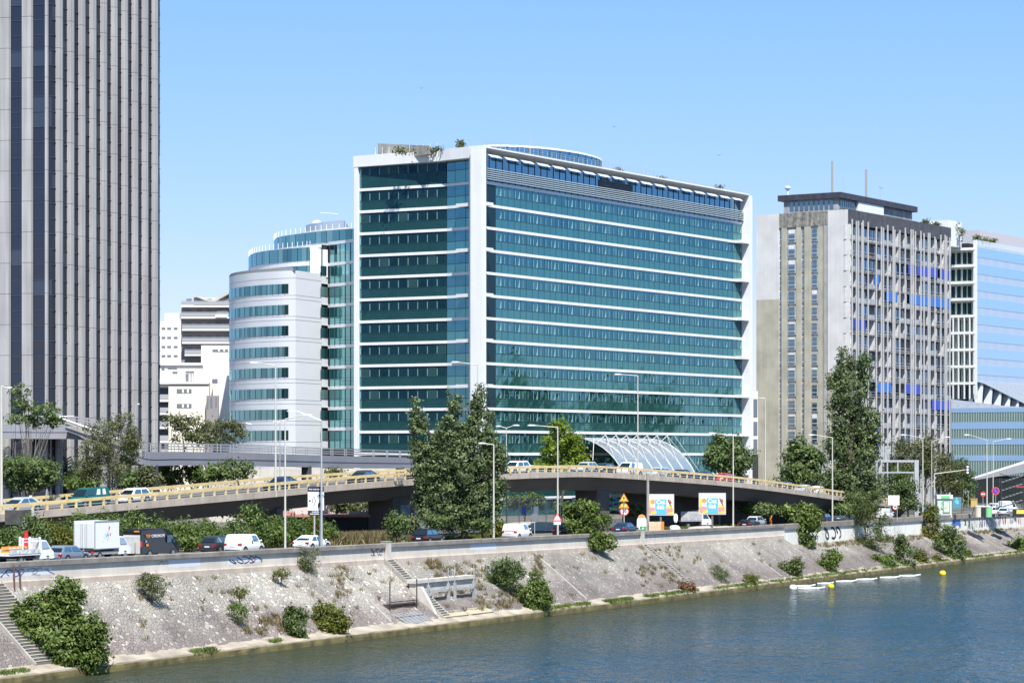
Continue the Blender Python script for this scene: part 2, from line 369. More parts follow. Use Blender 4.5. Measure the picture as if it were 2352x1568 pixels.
def stone_mat():
    m = bpy.data.materials.new('embankment_stone'); m.use_nodes = True; n = m.node_tree; b = n.nodes['Principled BSDF']; b.inputs['Roughness'].default_value = .9
    tc = n.nodes.new('ShaderNodeTexCoord')
    vo = n.nodes.new('ShaderNodeTexVoronoi'); vo.inputs['Scale'].default_value = 2.7; vo.inputs['Randomness'].default_value = .95
    ve = n.nodes.new('ShaderNodeTexVoronoi'); ve.feature = 'DISTANCE_TO_EDGE'; ve.inputs['Scale'].default_value = 2.7; ve.inputs['Randomness'].default_value = .95
    s0 = n.nodes.new('ShaderNodeSeparateXYZ'); n.links.new(tc.outputs['Object'], s0.inputs[0])      # finer stones in the panels beyond the stairs
    gt = n.nodes.new('ShaderNodeMath'); gt.operation = 'GREATER_THAN'; gt.inputs[1].default_value = s888; n.links.new(s0.outputs[0], gt.inputs[0])
    ga = n.nodes.new('ShaderNodeMath'); ga.operation = 'MULTIPLY_ADD'; ga.inputs[1].default_value = .75; ga.inputs[2].default_value = 1.0; n.links.new(gt.outputs[0], ga.inputs[0])
    vs_ = n.nodes.new('ShaderNodeVectorMath'); vs_.operation = 'SCALE'; n.links.new(tc.outputs['Object'], vs_.inputs[0]); n.links.new(ga.outputs[0], vs_.inputs['Scale'])
    n.links.new(vs_.outputs[0], vo.inputs['Vector']); n.links.new(vs_.outputs[0], ve.inputs['Vector'])
    sep = n.nodes.new('ShaderNodeSeparateColor'); n.links.new(vo.outputs['Color'], sep.inputs[0])
    cr = n.nodes.new('ShaderNodeValToRGB'); e = cr.color_ramp.elements
    e[0].color = (.26, .242, .22, 1); e[1].color = (.66, .62, .56, 1); x = e.new(.85); x.color = (.35, .325, .295, 1)
    n.links.new(sep.outputs[0], cr.inputs[0])
    ed = n.nodes.new('ShaderNodeMapRange'); ed.inputs[1].default_value = .0; ed.inputs[2].default_value = .14; n.links.new(ve.outputs['Distance'], ed.inputs[0])
    def NZ(scale, det=4):
        z = n.nodes.new('ShaderNodeTexNoise'); z.inputs['Scale'].default_value = scale; z.inputs['Detail'].default_value = det; n.links.new(tc.outputs['Object'], z.inputs['Vector']); return z.outputs[0]
    fill = NZ(.35)                       # patches where the joints are filled with pale mortar
    mo = n.nodes.new('ShaderNodeValToRGB'); mo.color_ramp.elements[0].color = (.185, .17, .15, 1); mo.color_ramp.elements[1].color = (.31, .28, .245, 1)
    mo.color_ramp.elements[0].position = .36; mo.color_ramp.elements[1].position = .52; n.links.new(fill, mo.inputs[0])
    mx = n.nodes.new('ShaderNodeMix'); mx.data_type = 'RGBA'; n.links.new(ed.outputs[0], mx.inputs[0]); n.links.new(mo.outputs[0], mx.inputs[6]); n.links.new(cr.outputs[0], mx.inputs[7])
    # flood stains: darker, slightly violet lower part with an uneven edge
    sp = n.nodes.new('ShaderNodeSeparateXYZ'); n.links.new(tc.outputs['Object'], sp.inputs[0])
    ns = NZ(.22, 5); jj = n.nodes.new('ShaderNodeMath'); jj.operation = 'MULTIPLY_ADD'; jj.inputs[1].default_value = 6; n.links.new(ns, jj.inputs[0]); n.links.new(sp.outputs[2], jj.inputs[2])
    st = n.nodes.new('ShaderNodeMapRange'); st.inputs[1].default_value = -12.2; st.inputs[2].default_value = -9.6; n.links.new(jj.outputs[0], st.inputs[0])
    s2 = n.nodes.new('ShaderNodeMix'); s2.data_type = 'RGBA'; s2.blend_type = 'MULTIPLY'; s2.inputs[0].default_value = 1
    sc = n.nodes.new('ShaderNodeMix'); sc.data_type = 'RGBA'; sc.inputs[6].default_value = (.66, .61, .63, 1); sc.inputs[7].default_value = (1, 1, .99, 1)
    n.links.new(st.outputs[0], sc.inputs[0]); n.links.new(mx.outputs[2], s2.inputs[6]); n.links.new(sc.outputs[2], s2.inputs[7])
    s3 = n.nodes.new('ShaderNodeMix'); s3.data_type = 'RGBA'; s3.blend_type = 'MULTIPLY'; s3.inputs[0].default_value = 1
    v3 = n.nodes.new('ShaderNodeMapRange'); v3.inputs[1].default_value = .3; v3.inputs[2].default_value = .7; v3.inputs[3].default_value = .72; v3.inputs[4].default_value = 1.2; n.links.new(NZ(.11, 6), v3.inputs[0])
    cmb = n.nodes.new('ShaderNodeCombineColor'); [n.links.new(v3.outputs[0], cmb.inputs[i]) for i in range(3)]
    n.links.new(s2.outputs[2], s3.inputs[6]); n.links.new(cmb.outputs[0], s3.inputs[7]); n.links.new(s3.outputs[2], b.inputs['Base Color'])
    bp = n.nodes.new('ShaderNodeBump'); bp.inputs['Strength'].default_value = .9; bp.inputs['Distance'].default_value = .07
    n.links.new(ed.outputs[0], bp.inputs['Height']); n.links.new(bp.outputs[0], b.inputs['Normal'])
    return m
STONE = stone_mat()
SE = 420
strip('embankment_terrain', STONE, -170, SE, lambda s: [(1.30, -16.08)] + [(1.7+(8.2-1.7)*k/12, zs(s, 1.7+(8.2-1.7)*k/12)) for k in range(13)], .9, .045, seed=3)
MOSS = mat('mossy_concrete', (.13, .11, .045), .9, var=.5, vs=.8)
LEDGE = mat('ledge_concrete', (.36, .31, .25), .9, var=.28, vs=.7, bump=.4, bs=3)
strip('ledge_path', LEDGE, -170, SE, lambda s: [(.0, -16.50), (.02, -16.36), (.5, -16.30), (.95, -16.18), (1.66, -15.94)], 1.5, .03, seed=5)
strip('ledge_kerb', MOSS, -170, SE, lambda s: [(-.10, -18.5), (-.09, -16.75), (-.06, -16.52), (.02, -16.46)], 1.5, .03, seed=6)
# ---------------------------------------------------------------- quay walls
def qwall(name, label, s0, s1, h, cop, faces, coping_m, plinth=True, graf=None, step=3):
    r = thing(name, label, 'wall', Q((s0+s1)/2, 8.25, zw((s0+s1)/2)-h)); T = QM()
    n = max(1, int((s1-s0)/step)); S = [s0+(s1-s0)*i/n for i in range(n+1)]
    def sweep(prof): return [[(s, t, zw(s)+z) for t, z in prof] for s in S]
    MB(T).loft(sweep([(7.98, -cop), (8.62, -cop), (8.62, -.02), (8.5, 0), (8.0, 0), (7.96, -.05)])).build('coping', coping_m, r)
    lo = -h + (.34 if plinth else -.3)
    MB(T).loft(sweep([(8.2, lo), (8.58, lo), (8.58, -cop+.01), (8.2, -cop+.01)])).build('wall_face', faces, r)
    if plinth: MB(T).loft(sweep([(8.05, -h-.3), (8.58, -h-.3), (8.58, lo), (8.05, lo), (8.03, lo-.04)])).build('plinth', CONCP, r)
    return r
CONCP = mat('pinkish_concrete', (.50, .42, .35), .9, var=.15, vs=.6, streak=.1)
COPM = mat('weathered_coping', (.24, .218, .195), .9, var=.25, vs=.5, streak=.15, bump=.3)
FACEM = mat('quay_wall_render', (.58, .535, .475), .9, var=.12, vs=.3, streak=.06)
s888, s1472 = sx(888, 8.2), sx(1472, 8.2)
qa = qwall('quay_wall', 'low concrete quay wall below the box truck and black van', -170, s888-.55, 1.9, .42, FACEM, COPM)
qb = qwall('quay_wall', 'low concrete quay wall between the two grey gate posts', s888+.55, s1472-.5, 1.9, .42, FACEM, COPM)
qc = qwall('quay_wall', 'low concrete quay wall below the two billboards and silver hatchback', s1472+.5, SG-.3, 1.9, .42, FACEM, COPM)
GWM = mat('whitewashed_wall', (.70, .69, .64), .85, var=.14, vs=.2, streak=.1)
qd = qwall('quay_wall', 'tall whitewashed quay wall covered in graffiti', SG, 400, 2.95, .75, GWM, COPM, plinth=False)
for x, lab in ((888, 'grey concrete gate post at the head of the longer quay stairs'), (1472, 'grey concrete gate post above the weedy middle quay stairs')):
    s = sx(x, 8.2); mb = MB(QM())
    r = thing('gate_post', lab, 'post', Q(s, 8.2, zw(s)-1.7))
    mb.box(s-.42, s+.42, 7.9, 8.62, zw(s)-1.75, zw(s)+.12); mb.build('post_body', CONCL, r)
    MB(QM()).box(s-.46, s+.46, 7.86, 8.66, zw(s)+.121, zw(s)+.2).build('post_cap', CONC, r)
PAINTS = {k: mat('spray_'+k, c, .7) for k, c in dict(black=(.03,.03,.035), blue=(.06,.16,.5), navy=(.05,.07,.2), red=(.6,.08,.06), pink=(.65,.3,.3), grey=(.35,.36,.4), pale=(.62,.64,.69), green=(.2,.35,.25), violet=(.3,.25,.5)).items()}
def squiggles(wall, seed, x0, x1, z0, z1, n, col, wd=.1, tall=.8, face_t=8.2, size=.9):
    """sprayed letters: thin ribbons of paint lying on the wall face"""
    g = random.Random(seed); mb = MB(QM()); sa, sb = sx(x0, face_t), sx(x1, face_t); off = face_t-.006-.0004*(seed % 9)
    for i in range(n):
        s = sa+(sb-sa)*(i+.5+g.uniform(-.2,.2))/n; zc = zw(s); p = []; q = g.uniform(0, 6); k = g.choice((4, 5, 6, 7))
        for j in range(k*3):
            u = j/(k*3-1)
            p.append((s+size*(.42*math.sin(q+u*k*1.3)+.2*math.cos(3*u+q)), zc+z0+(z1-z0)*(.5+.46*math.sin(q*2+u*k*.95))))
        for (a, b), (c, d) in zip(p, p[1:]):
            l = math.hypot(c-a, d-b)+1e-6; nx, nz = -(d-b)/l*wd*.8, (c-a)/l*wd*.8
            mb.poly([(a+nx, off, b+nz), (c+nx, off, d+nz), (c-nx, off, d-nz), (a-nx, off, b-nz)])
    mb.build('graffiti', PAINTS[col], wall)
def patch(wall, seed, x0, x1, z0, z1, col, face_t=8.2):
    sa, sb = sx(x0, face_t), sx(x1, face_t); g = random.Random(seed); up, dn = [], []
    for i in range(9):
        s = sa+(sb-sa)*i/8; up.append((s, face_t-.003, zw(s)+z1+g.uniform(-.06, .06))); dn.append((s, face_t-.003, zw(s)+z0+g.uniform(-.05, .05)))
    MB(QM()).poly(dn+up[::-1]).build('paint_patch', PAINTS[col], wall)
patch(qa, 1, -60, 120, -1.2, -.5, 'pale'); squiggles(qa, 2, 60, 122, -1.2, -.6, 3, 'grey', .07, size=1.2)
squiggles(qa, 22, 0, 55, -1.2, -.6, 4, 'navy', .05, size=.8)
patch(qa, 3, 387, 460, -1.2, -.5, 'pale'); patch(qa, 4, 522, 596, -1.2, -.5, 'pale')
squiggles(qa, 5, 525, 600, -1.2, -.55, 5, 'black', .07, size=1.1); squiggles(qa, 6, 850, 880, -1.2, -.5, 4, 'black', .05, size=.7); squiggles(qa, 7, 365, 385, -.9, -.55, 3, 'green', .04, size=.5)
patch(qb, 8, 1080, 1140, -1.2, -.5, 'pale')
squiggles(qc, 9, 1482, 1560, -1.2, -.5, 9, 'grey', .05, size=.4)
squiggles(qd, 10, 1850, 1880, -2.5, -.8, 3, 'black', .12); squiggles(qd, 11, 1892, 1935, -2.6, -.8, 3, 'black', .24, size=1.9)
squiggles(qd, 12, 1958, 2045, -2.4, -.9, 3, 'grey', .12, size=1.2); squiggles(qd, 13, 2130, 2165, -2.5, -.8, 5, 'violet', .12)
patch(qd, 14, 2188, 2206, -1.9, -.9, 'blue'); squiggles(qd, 15, 2183, 2210, -2.2, -.8, 3, 'blue', .28, size=.9)
squiggles(qd, 16, 2222, 2245, -2.6, -.8, 6, 'green', .1, size=.7); squiggles(qd, 17, 2248, 2300, -2.5, -.75, 14, 'navy', .14, size=.5)
squiggles(qd, 18, 2302, 2312, -2.2, -.9, 2, 'red', .3, size=.6); squiggles(qd, 19, 2318, 2335, -2.2, -.9, 3, 'black', .14, size=.8)
squiggles(qd, 20, 2336, 2346, -2.4, -1.0, 2, 'pink', .3, size=.7); squiggles(qd, 23, 2212, 2222, -2.0, -1, 2, 'black', .15, size=.6)
mb = MB(QM()); s = sx(2021, 8.2); mb.box(s-.9, s+.9, 8.1, 8.19, zw(s)-2.9, zw(s)-1.6); mb.build('wall_hatch', mat('rusty_hatch', (.25,.23,.22), .8, var=.5, vs=3), qd)
# ---------------------------------------------------------------- stairs down the bank
def stairs(label, xt, wid, side=0, nst=26, m=CONC, t1=1.5, wide=False):
    s = sx(xt, 8.1); r = thing('quay_stairs', label, 'stairs', Q(s, 1.5, -16.3)); mb = MB(QM()); t0 = 8.0
    for i in range(nst):
        ta = t1 + (t0-t1)*i/nst; tb = t1 + (t0-t1)*(i+1)/nst; z = -16.05 + (zb(s)+.12+16.05)*(i+.7)/nst
        mb.box(s-wid/2, s+wid/2, ta, tb+.02, z-1.0, z+.16); mb.c = 1; mb.box(s-wid/2+.01, s+wid/2-.01, ta-.03, tb-.08, z+.165, z+.2); mb.c = 0
    mb.build('steps', [m, CONCL], r)
    for q in (-1, 1):
        a = s+q*(wid/2+.1); MB(QM()).loft([[(a-.09, t1-.1, -16.7), (a+.09, t1-.1, -16.7), (a+.09, t1-.1, -15.85), (a-.09, t1-.1, -15.85)], [(a-.09, t0, zb(s)-.6), (a+.09, t0, zb(s)-.6), (a+.09, t0, zb(s)+.42), (a-.09, t0, zb(s)+.42)]]).build('stair_kerb', CONC, r)
    return r
STEP = mat('step_concrete', (.17, .155, .135), .9, var=.2, vs=1.5)
stairs('long concrete quay stairs with pale kerbs, left of the sluice frame', 890, 1.35, m=STEP)
stairs('weedy concrete quay stairs ending at a reddish shrub', 1476, 1.1, m=STEP)
stairs('wide dark quay stairs at the left edge, partly behind the big bush', -38, 4.2, m=STEP)
stairs('narrow quay stairs at the far right beyond the bushes', 2218, 1.1, m=STEP)
# shallow concrete drains / joints running down the bank
for x, lab in ((765, 'broken concrete channel down the bank beside the yellow-green bush'), (1228, 'weedy concrete joint down the bank above the small leafy tree'), (1690, 'weedy joint down the bank left of the fig bush')):
    s = sx(x, 8.1); mb = MB(QM()); mb.loft([[(s-.16, 1.7, -16.3), (s+.16, 1.7, -16.3), (s+.16, 1.7, -15.80), (s-.16, 1.7, -15.80)], [(s-.16, 8.1, zb(s)-.4), (s+.16, 8.1, zb(s)-.4), (s+.16, 8.1, zb(s)+.06), (s-.16, 8.1, zb(s)+.06)]])
    tag(mb.build('drain_channel', CONC), lab, 'channel')
# ---------------------------------------------------------------- sluice, racks, ladder rails
def sluice():
    s0 = sx(1046, 3.0); T = QM() @ Matrix.Translation((s0, 0, 0)); r = thing('sluice_gate', 'concrete sluice with two steel gate frames and slatted racks on the bank', 'sluice gate', Q(s0, 2, -16.4))
    mb = MB(T); mb.box(-6.2, 6.2, 4.3, 4.9, -16, -12.7); mb.box(-6.4, 6.4, 4.05, 5.1, -12.7, -12.35)
    mb.loft([[(-6.2, 1.6, -16.3), (-5.7, 1.6, -16.3), (-5.7, 4.3, -16.3), (-6.2, 4.3, -16.3)], [(-6.2, 3.6, -13.0), (-5.7, 3.6, -13.0), (-5.7, 4.3, -13.0), (-6.2, 4.3, -13.0)]])
    mb.box(-6.2, 6.2, 1.7, 4.3, -16.4, -15.75); mb.build('head_wall', CONCL, r)
    for a in (-3.0, 2.6):
        mb = MB(T)
        for q in (-2.1, 2.1):
            mb.box(a+q-.13, a+q+.13, 3.2, 3.45, -15.9, -12.9); mb.box(a+q-.04, a+q+.04, 3.3, 3.38, -12.9, -11.3)
        mb.box(a-2.2, a+2.2, 3.2, 3.45, -13.65, -13.4); fr = mb.build('gate_frame', METAL, r)
        MB(T).box(a-2.0, a+2.0, 3.46, 3.6, -15.7, -14.35).build('gate_plate', DARK, r)
        mb = MB(T); RK = mat('rack_bars', (.62, .55, .38), .7)
        for k in range(13):
            x = a-2.4+4.8*k/12; mb.loft([[(x-.06, 1.2, -16.1), (x+.06, 1.2, -16.1), (x+.06, 1.2, -15.98), (x-.06, 1.2, -15.98)], [(x-.06, 3.1, -15.3), (x+.06, 3.1, -15.3), (x+.06, 3.1, -15.18), (x-.06, 3.1, -15.18)]])
        for f in (0, .5, 1): mb.box(a-2.5, a+2.5, 1.2+1.9*f-.05, 1.2+1.9*f+.07, -15.97+.8*f, -15.9+.8*f)
        mb.build('slatted_rack', RK, r)
sluice()
s0 = sx(935, 2.4); T = QM() @ Matrix.Translation((s0, 0, 0)); r = thing('outfall_grate', 'low outfall grate with a dark bar and two thin posts left of the stairs', 'outfall grate', Q(s0, 1.8, -16.2))
mb = MB(T); mb.loft([[(-2.6, .9, -16.3), (2.6, .9, -16.3), (2.6, .9, -16.2), (-2.6, .9, -16.2)], [(-2.6, 2.9, -15.2), (2.6, 2.9, -15.2), (2.6, 2.9, -15.05), (-2.6, 2.9, -15.05)]]); mb.build('grate_panel', mat('grate_grey', (.2,.2,.2), .7, var=.2, vs=2), r)
mb = MB(T)
for k in range(7): mb.loft([[(-2.5+k*.83, .88, -16.19), (-2.4+k*.83, .88, -16.19), (-2.4+k*.83, .88, -16.13), (-2.5+k*.83, .88, -16.13)], [(-2.5+k*.83, 2.9, -15.06), (-2.4+k*.83, 2.9, -15.06), (-2.4+k*.83, 2.9, -15.0), (-2.5+k*.83, 2.9, -15.0)]])
mb.box(-2.7, 2.7, 1.9, 2.0, -15.55, -15.46); mb.build('grate_bars', METAL, r)
MB(T).box(-2.8, 2.8, 3.0, 3.5, -15.3, -14.35).build('head_beam', mat('dark_oak', (.08,.055,.045), .8, var=.3, vs=2), r)
mb = MB(T); mb.cyl((-2.7, 2.8, -15.2), (-2.7, 2.8, -12.1), .06); mb.cyl((2.7, 2.8, -15), (2.7, 2.8, -12.1), .06); mb.cyl((-2.7, 2.8, -14.15), (2.7, 2.8, -14.15), .05); mb.build('guide_posts', DARK, r)
s0 = sx(40, 7.8); T = QM() @ Matrix.Translation((s0, 0, 0)); r = thing('mooring_rail', 'pair of rusty mooring rails hung on the quay wall by the big bush', 'mooring rail', Q(s0, 7, -12))
for a in (-.38, .38):
    mb = MB(T); mb.tube([(a, 7.85, -8.7), (a, 7.75, -10.9), (a*.8, 7.2, -11.6), (a*.1+.1, 6.6, -12.6)], .06, 6); mb.build('rail', mat('rust', (.1,.06,.05), .8, var=.3, vs=4), r)
MB(T).cyl((-.38, 7.4, -11.3), (.38, 7.4, -11.3), .05).build('crossbar', MATS['rust'], r)
# ---------------------------------------------------------------- paddle boards and buoys
def board(x, y, L, label, ang=0.2):
    Y = 17*F/(y-HY); p = P(x, y, Y); r = thing('paddle_board', label, 'paddle board', (p.x, p.y, -17), ang, 'white boards moored along the bank')
    mb = MB(); rings = []
    for k in range(11):
        u = k/10; wv = .38*math.sin(math.pi*min(1, max(.04, u))**.85)+.03; xx = (u-.5)*L; lift = .14*max(0, u-.75)*4
        rings.append([(xx, -wv, .0+lift), (xx, -wv*.8, -.05+lift), (xx, wv*.8, -.05+lift), (xx, wv, .0+lift), (xx, wv*.8, .12+lift), (xx, -wv*.8, .12+lift)])
    mb.loft(rings); mb.build('hull', WHITE, r, True)
    MB().box(-L*.22, L*.12, -.2, .2, .121, .15).build('deck_pad', mat('deck_pad', (.55,.56,.58), .8), r)
for x, y, L, lab in ((1851, 1345, 2.6, 'white board nearest the bank behind the white float'), (1864, 1350.6, 3.6, 'long white board between the white float and the yellow buoy'), (1896, 1339.4, 2.3, 'short white board just behind the nearer yellow buoy'),
    (1944, 1334.5, 3, 'white board moored beyond the nearer yellow buoy, first of four in line'), (1991, 1330, 3, 'white board moored along the kerb, second of four in line'), (2044, 1325.5, 3, 'white board moored along the kerb, third of four in line'), (2090, 1321.5, 3.2, 'white board moored along the kerb, the farthest one')):
    board(x, y, L, lab)
def buoy(x, y, m, lab, rr=.42):
    Y = 17*F/(y+3-HY); p = P(x, y, Y); r = thing('mooring_buoy', lab, 'buoy', (p.x, p.y, -17)); MB().ell((0, 0, .18), (rr, rr, rr*.95)).build('float', m, r, True); MB().cyl((0, 0, .5), (0, 0, .72), .06, 6).build('eye', DARK, r)
BUOY = mat('yellow_buoy', (.85, .62, .02), .4)
buoy(1908.8, 1346.5, BUOY, 'yellow ball buoy among the white boards'); buoy(2165, 1316.5, BUOY, 'yellow ball buoy alone on the open water', .5); buoy(1821.5, 1350, WHITE, 'white round float left of the boards', .5)
# ================================================================ main office block
UB = Vector((.540, .842, 0)); AB = math.atan2(.842, .540)
TEAL = glass("teal_glass", (.010, .038, .048), (.27, .60, .76), .33, .02, .012, .25)
TEAL2 = glass("teal_spandrel", (.020, .075, .076), (.34, .72, .77), .34, .04, .012, .25)
MULL = mat('dark_mullion', (.015, .06, .07), .4)
TEALS = [TEAL, glass('teal_glass_pale', (.035, .085, .085), (.27, .60, .76), .31, .02, .012, .25), glass('teal_glass_deep', (.007, .028, .036), (.26, .58, .74), .32, .02, .014, .25)]
TEALS2 = [TEAL2, glass('teal_spandrel_deep', (.018, .068, .07), (.34, .72, .77), .33, .05, .012, .25)]
BLIND = glass('pale_blind_behind_glass', (.22, .42, .38), (.36, .78, .88), .30, .02, 0)
BLUEG = glass('blue_glass', (.01, .03, .05), (.4, .7, .95), .40, .03, .01)
CO = Vector((-4.6, 430, 0)) + Vector((-.842, .540, 0))*1.7; ZG = -10.6
main = thing('office_block', 'large white framed office block with teal glass ribbons', 'building', (CO.x, CO.y, ZG), AB)
TB = FR(CO, AB); LB = 94.2; Z0 = 45.2; ST = 3.75
def wall_ribbons(T, x0, x1, root, mod, blinds=True, kmin=0, kmax=14, seed=1, band_t=.58, extra_top=None, thick=.3):
    g = random.Random(seed); n = max(1, round((x1-x0)/mod)); dx = (x1-x0)/n
    rows = [(Z0-ST*k-.22, Z0-ST*(k+1)+.22) for k in range(kmin, kmax)]
    if extra_top: rows.insert(0, extra_top)
    for za, zc in rows:
        zm = za-1.78 if za-zc > 2.5 else (za+zc)/2
        for nm, z1, z0, m in (('window_band', za, zm, TEALS), ('spandrel_band', zm, zc, TEALS2)):
            mb = MB(T)
            for i in range(n):
                j = [g.gauss(0, .006) for _ in range(4)]; mb.c = (g.choice((0, 0, 0, 0, 1, 2)) if len(m) == 3 else g.choice((0, 0, 0, 1)))
                mb.poly([(x0+dx*i, j[0], z0), (x0+dx*(i+1), j[1], z0), (x0+dx*(i+1), j[2], z1), (x0+dx*i, j[3], z1)])
            o = mb.build(nm, m, root)
            if nm == 'window_band':
                wb = o; mu = MB(T)
                for i in range(n+1): mu.box(x0+dx*i-.02, x0+dx*i+.02, -.03, .05, zc, za)
                mu.box(x0, x1, -.035, .04, zm-.05, zm+.05); mu.build('mullion_grid', MULL, wb)
                if blinds and za > -6:
                    bl = []
                    for i in range(n):
                        xa = x0+dx*i; q = i % 3
                        if blinds == 2:
                            bl.append(MB(T).box(xa+.1, xa+.24, -.022, -.018, zm+.15, za-.45)); continue
                        if q == 0: spans = [(.3, .46), (1.2, 1.85)]
                        elif q == 1: spans = [(.8, .95)]
                        else: spans = [(.5, .64)] if g.random() < .7 else [(.5, .62), (1.3, 1.5)]
                        for a, b in spans:
                            if g.random() < .06: continue
                            a, b = a*dx/2, b*dx/2; h = za-.35-(.5 if b-a > .5 else .25)*g.random()
                            if b-a > .3: bl.append(MB(T).poly([(xa+a, -.02, zm+.1), (xa+b, -.02, zm+.1), (xa+b, -.02, h), (xa+b-.22*(b-a), -.02, za-.25), (xa+a+.55*(b-a), -.02, h-.3)]))
                            else: bl.append(MB(T).box(xa+a, xa+b, -.022, -.018, zm+.1, h))
                    many('blind', bl, BLIND, wb, root)
def bands(T, x0, x1, root, ks, zt=.46, front=-.14, taper=True):
    for k in ks:
        z = Z0-ST*k; MB(T).box(x0, x1, front, .2, z-zt/2, z+zt/2).build('white_band', WHITE, root)
D = 1.7
wall_ribbons(TB, .35, LB, main, 1.9, True, 0, 15, 3)
bands(TB, 1.0, LB, main, range(0, 15))
# body behind the glass, roof slab
mb = MB(); TL2 = None
cA = Vector((-5.1, 430, 0)); dA = Vector((-.736, .677, 0)); pK = cA + dA*9.5; dB = Vector((-.846, .533, 0)); pL = pK + dB*17.3
inner = lambda p, q: p + q
back = Vector((-.842, .540, 0))
bend = CO + UB*LB
n_A = Vector((.677, .736, 0)); n_B = Vector((.533, .846, 0))     # inward normals of the two left facets
gA0, gK, gL = CO + back*1.7 + UB*.0, pK + (n_A+n_B)*.85, pL + n_B*1.7
poly = [CO + UB*.3 + back*.4, bend + back*.4, bend + back*26, pL + UB*40 + back*6, pL + n_B*2.2 + Vector((.6,.5,0)), pK + (n_A+n_B)*1.1, CO + n_A*2.2 + back*.3]
MB().prism([(p.x, p.y) for p in poly], ZG, 49.6)
m0 = MB(Matrix.Identity(4)); m0.prism([(p.x, p.y) for p in poly], ZG, 49.5); m0.build('core', mat('dark_interior', (.02,.03,.035), .8), main)
m0 = MB(Matrix.Identity(4)); m0.prism([(p.x, p.y) for p in poly], 49.51, 50.2); m0.build('roof', CONCL, main)
# left facets
aA = math.atan2(-dA.y, -dA.x); aB = math.atan2(-dB.y, -dB.x)
qL, qK = pL + n_B*.55, pK + (n_A+n_B)*.8; aB2 = math.atan2(qK.y-qL.y, qK.x-qL.x); LB2 = (qK-qL).length; TA_ = FR(pK + n_A*D, aA); TB_ = FR(qL, aB2)
wall_ribbons(TA_, -.45, 9.2, main, 2.2, False, 0, 15, 5, extra_top=(49.3, Z0+.29)); wall_ribbons(TB_, .5, LB2+.1, main, 1.95, 2, 0, 15, 7, extra_top=(49.3, Z0+.29))
flush_many(main); bands(TA_, -.3, 8.6, main, range(0, 15), front=-.14); bands(TB_, .3, LB2+.15, main, range(0, 15), front=-.14)
# white frame: corner column, left column, right fin, top beam, ties
I4 = Matrix.Identity(4)
MB(TB).box(.4, 6.0, -.05, -.045, ZG, Z0-.25).build('reflection_strip', glass('reflection_strip_glass', (.012, .025, .032), (.3, .55, .65), .06, .03, .01), main)  # dark low-gloss sheet paints the column's reflection on the glass
fr = MB(TB); fr.box(-.75, .95-.3, -D, .5, ZG, 50.9); fr.build('corner_column', WHITE, main)
TF = FR(cA, aA); mb = MB(TF); mb.box(-2.75, -.35, 0, 1.0, ZG, 50.9); mb.build('corner_column', WHITE, main)
TLc = FR(pL, aB); mb = MB(TLc); mb.box(-.3, .5, 0, 2.6, ZG, 49.1); mb.build('left_column', WHITE, main)
mb = MB(TLc); mb.box(-.4, 17.35, -.05, 2.2, 49.1, 51.0); mb.build('parapet_beam', WHITE, main)
mb = MB(FR(pK, aA)); mb.box(-.1, 6.74, -.03, 2.0, 49.12, 50.98); mb.build('parapet_beam', WHITE, main)
mb = MB(TB); mb.box(LB, LB+.9, -D-.1, .5, ZG, 50.6); mb.build('end_fin', WHITE, main); mb = MB(TB); mb.box(LB+.9, LB+1.3, -D-.02, 14, ZG, 50.4); mb.build('end_wall', WHITE, main)
for k in range(1, 15, 2):
    z = Z0-ST*k; MB(TB).box(.66, 2.9, -D+.05, -.29, z-.285, z+.285).build('frame_tie', WHITE, main)
    MB(TB).box(LB-3.2, LB-.005, -D+.0, -.29, z-.285, z+.285).build('frame_tie', WHITE, main)
    MB(FR(pK, aA)).box(3.6, 6.745, .15, D-.31, z-.285, z+.285).build('frame_tie', WHITE, main)
# joint lines of the cladding
JT = mat('cladding_joint', (.3,.3,.32), .7); mb = MB(TF)
for k in range(0, 16): mb.box(-2.76, -.34, -.004, .5, Z0-ST*k-.9, Z0-ST*k-.86)
mb.build('cladding_joints', JT, main)
# louvres, set back top storey, canopy
for k in range(6): MB(TB).box(1.2, LB-.1, -.62, -.2, 45.75+.34*k, 45.85+.34*k).build('louvre_blade', mat('louvre_metal', (.50,.58,.62), .45, .0), main)
mb = MB(TB); n = 46
for i in range(n): mb.poly([(.4+i*LB/n*.99, .2, 45.5), (.4+(i+1)*LB/n*.99, .2, 45.5), (.4+(i+1)*LB/n*.99, .2, 50.2), (.4+i*LB/n*.99, .2, 50.2)])
ts = mb.build('top_storey_glass', BLUEG, main)
mb = MB(TB)
for i in range(n+1): mb.box(.36+i*LB/n*.99, .44+i*LB/n*.99, .12, .25, 45.5, 50.2)
mb.build('mullion_grid', MULL, ts)
mb = MB(TB); mb.box(40, 52, .1, .195, 46.8, 49.0); mb.build('balcony_opening', mat('dark_opening', (.05,.07,.09), .7), main)
mb = MB(TB); mb.box(.67, LB, -D, -D+.35, 50.62, 50.88); mb.box(.67, LB-.005, -D+.351, 1.2, 50.66, 50.86)
mb.build('canopy', WHITE, main)
mb = MB(TB); mb.loft([[(.7, -D+.02, 50.61), (.7, 1.2, 50.61), (.7, 1.2, 49.5)], [(LB-.02, -D+.02, 50.61), (LB-.02, 1.2, 50.61), (LB-.02, 1.2, 49.5)]]); mb.build('canopy_soffit', mat('soffit_grey', (.5,.5,.5), .7), main)
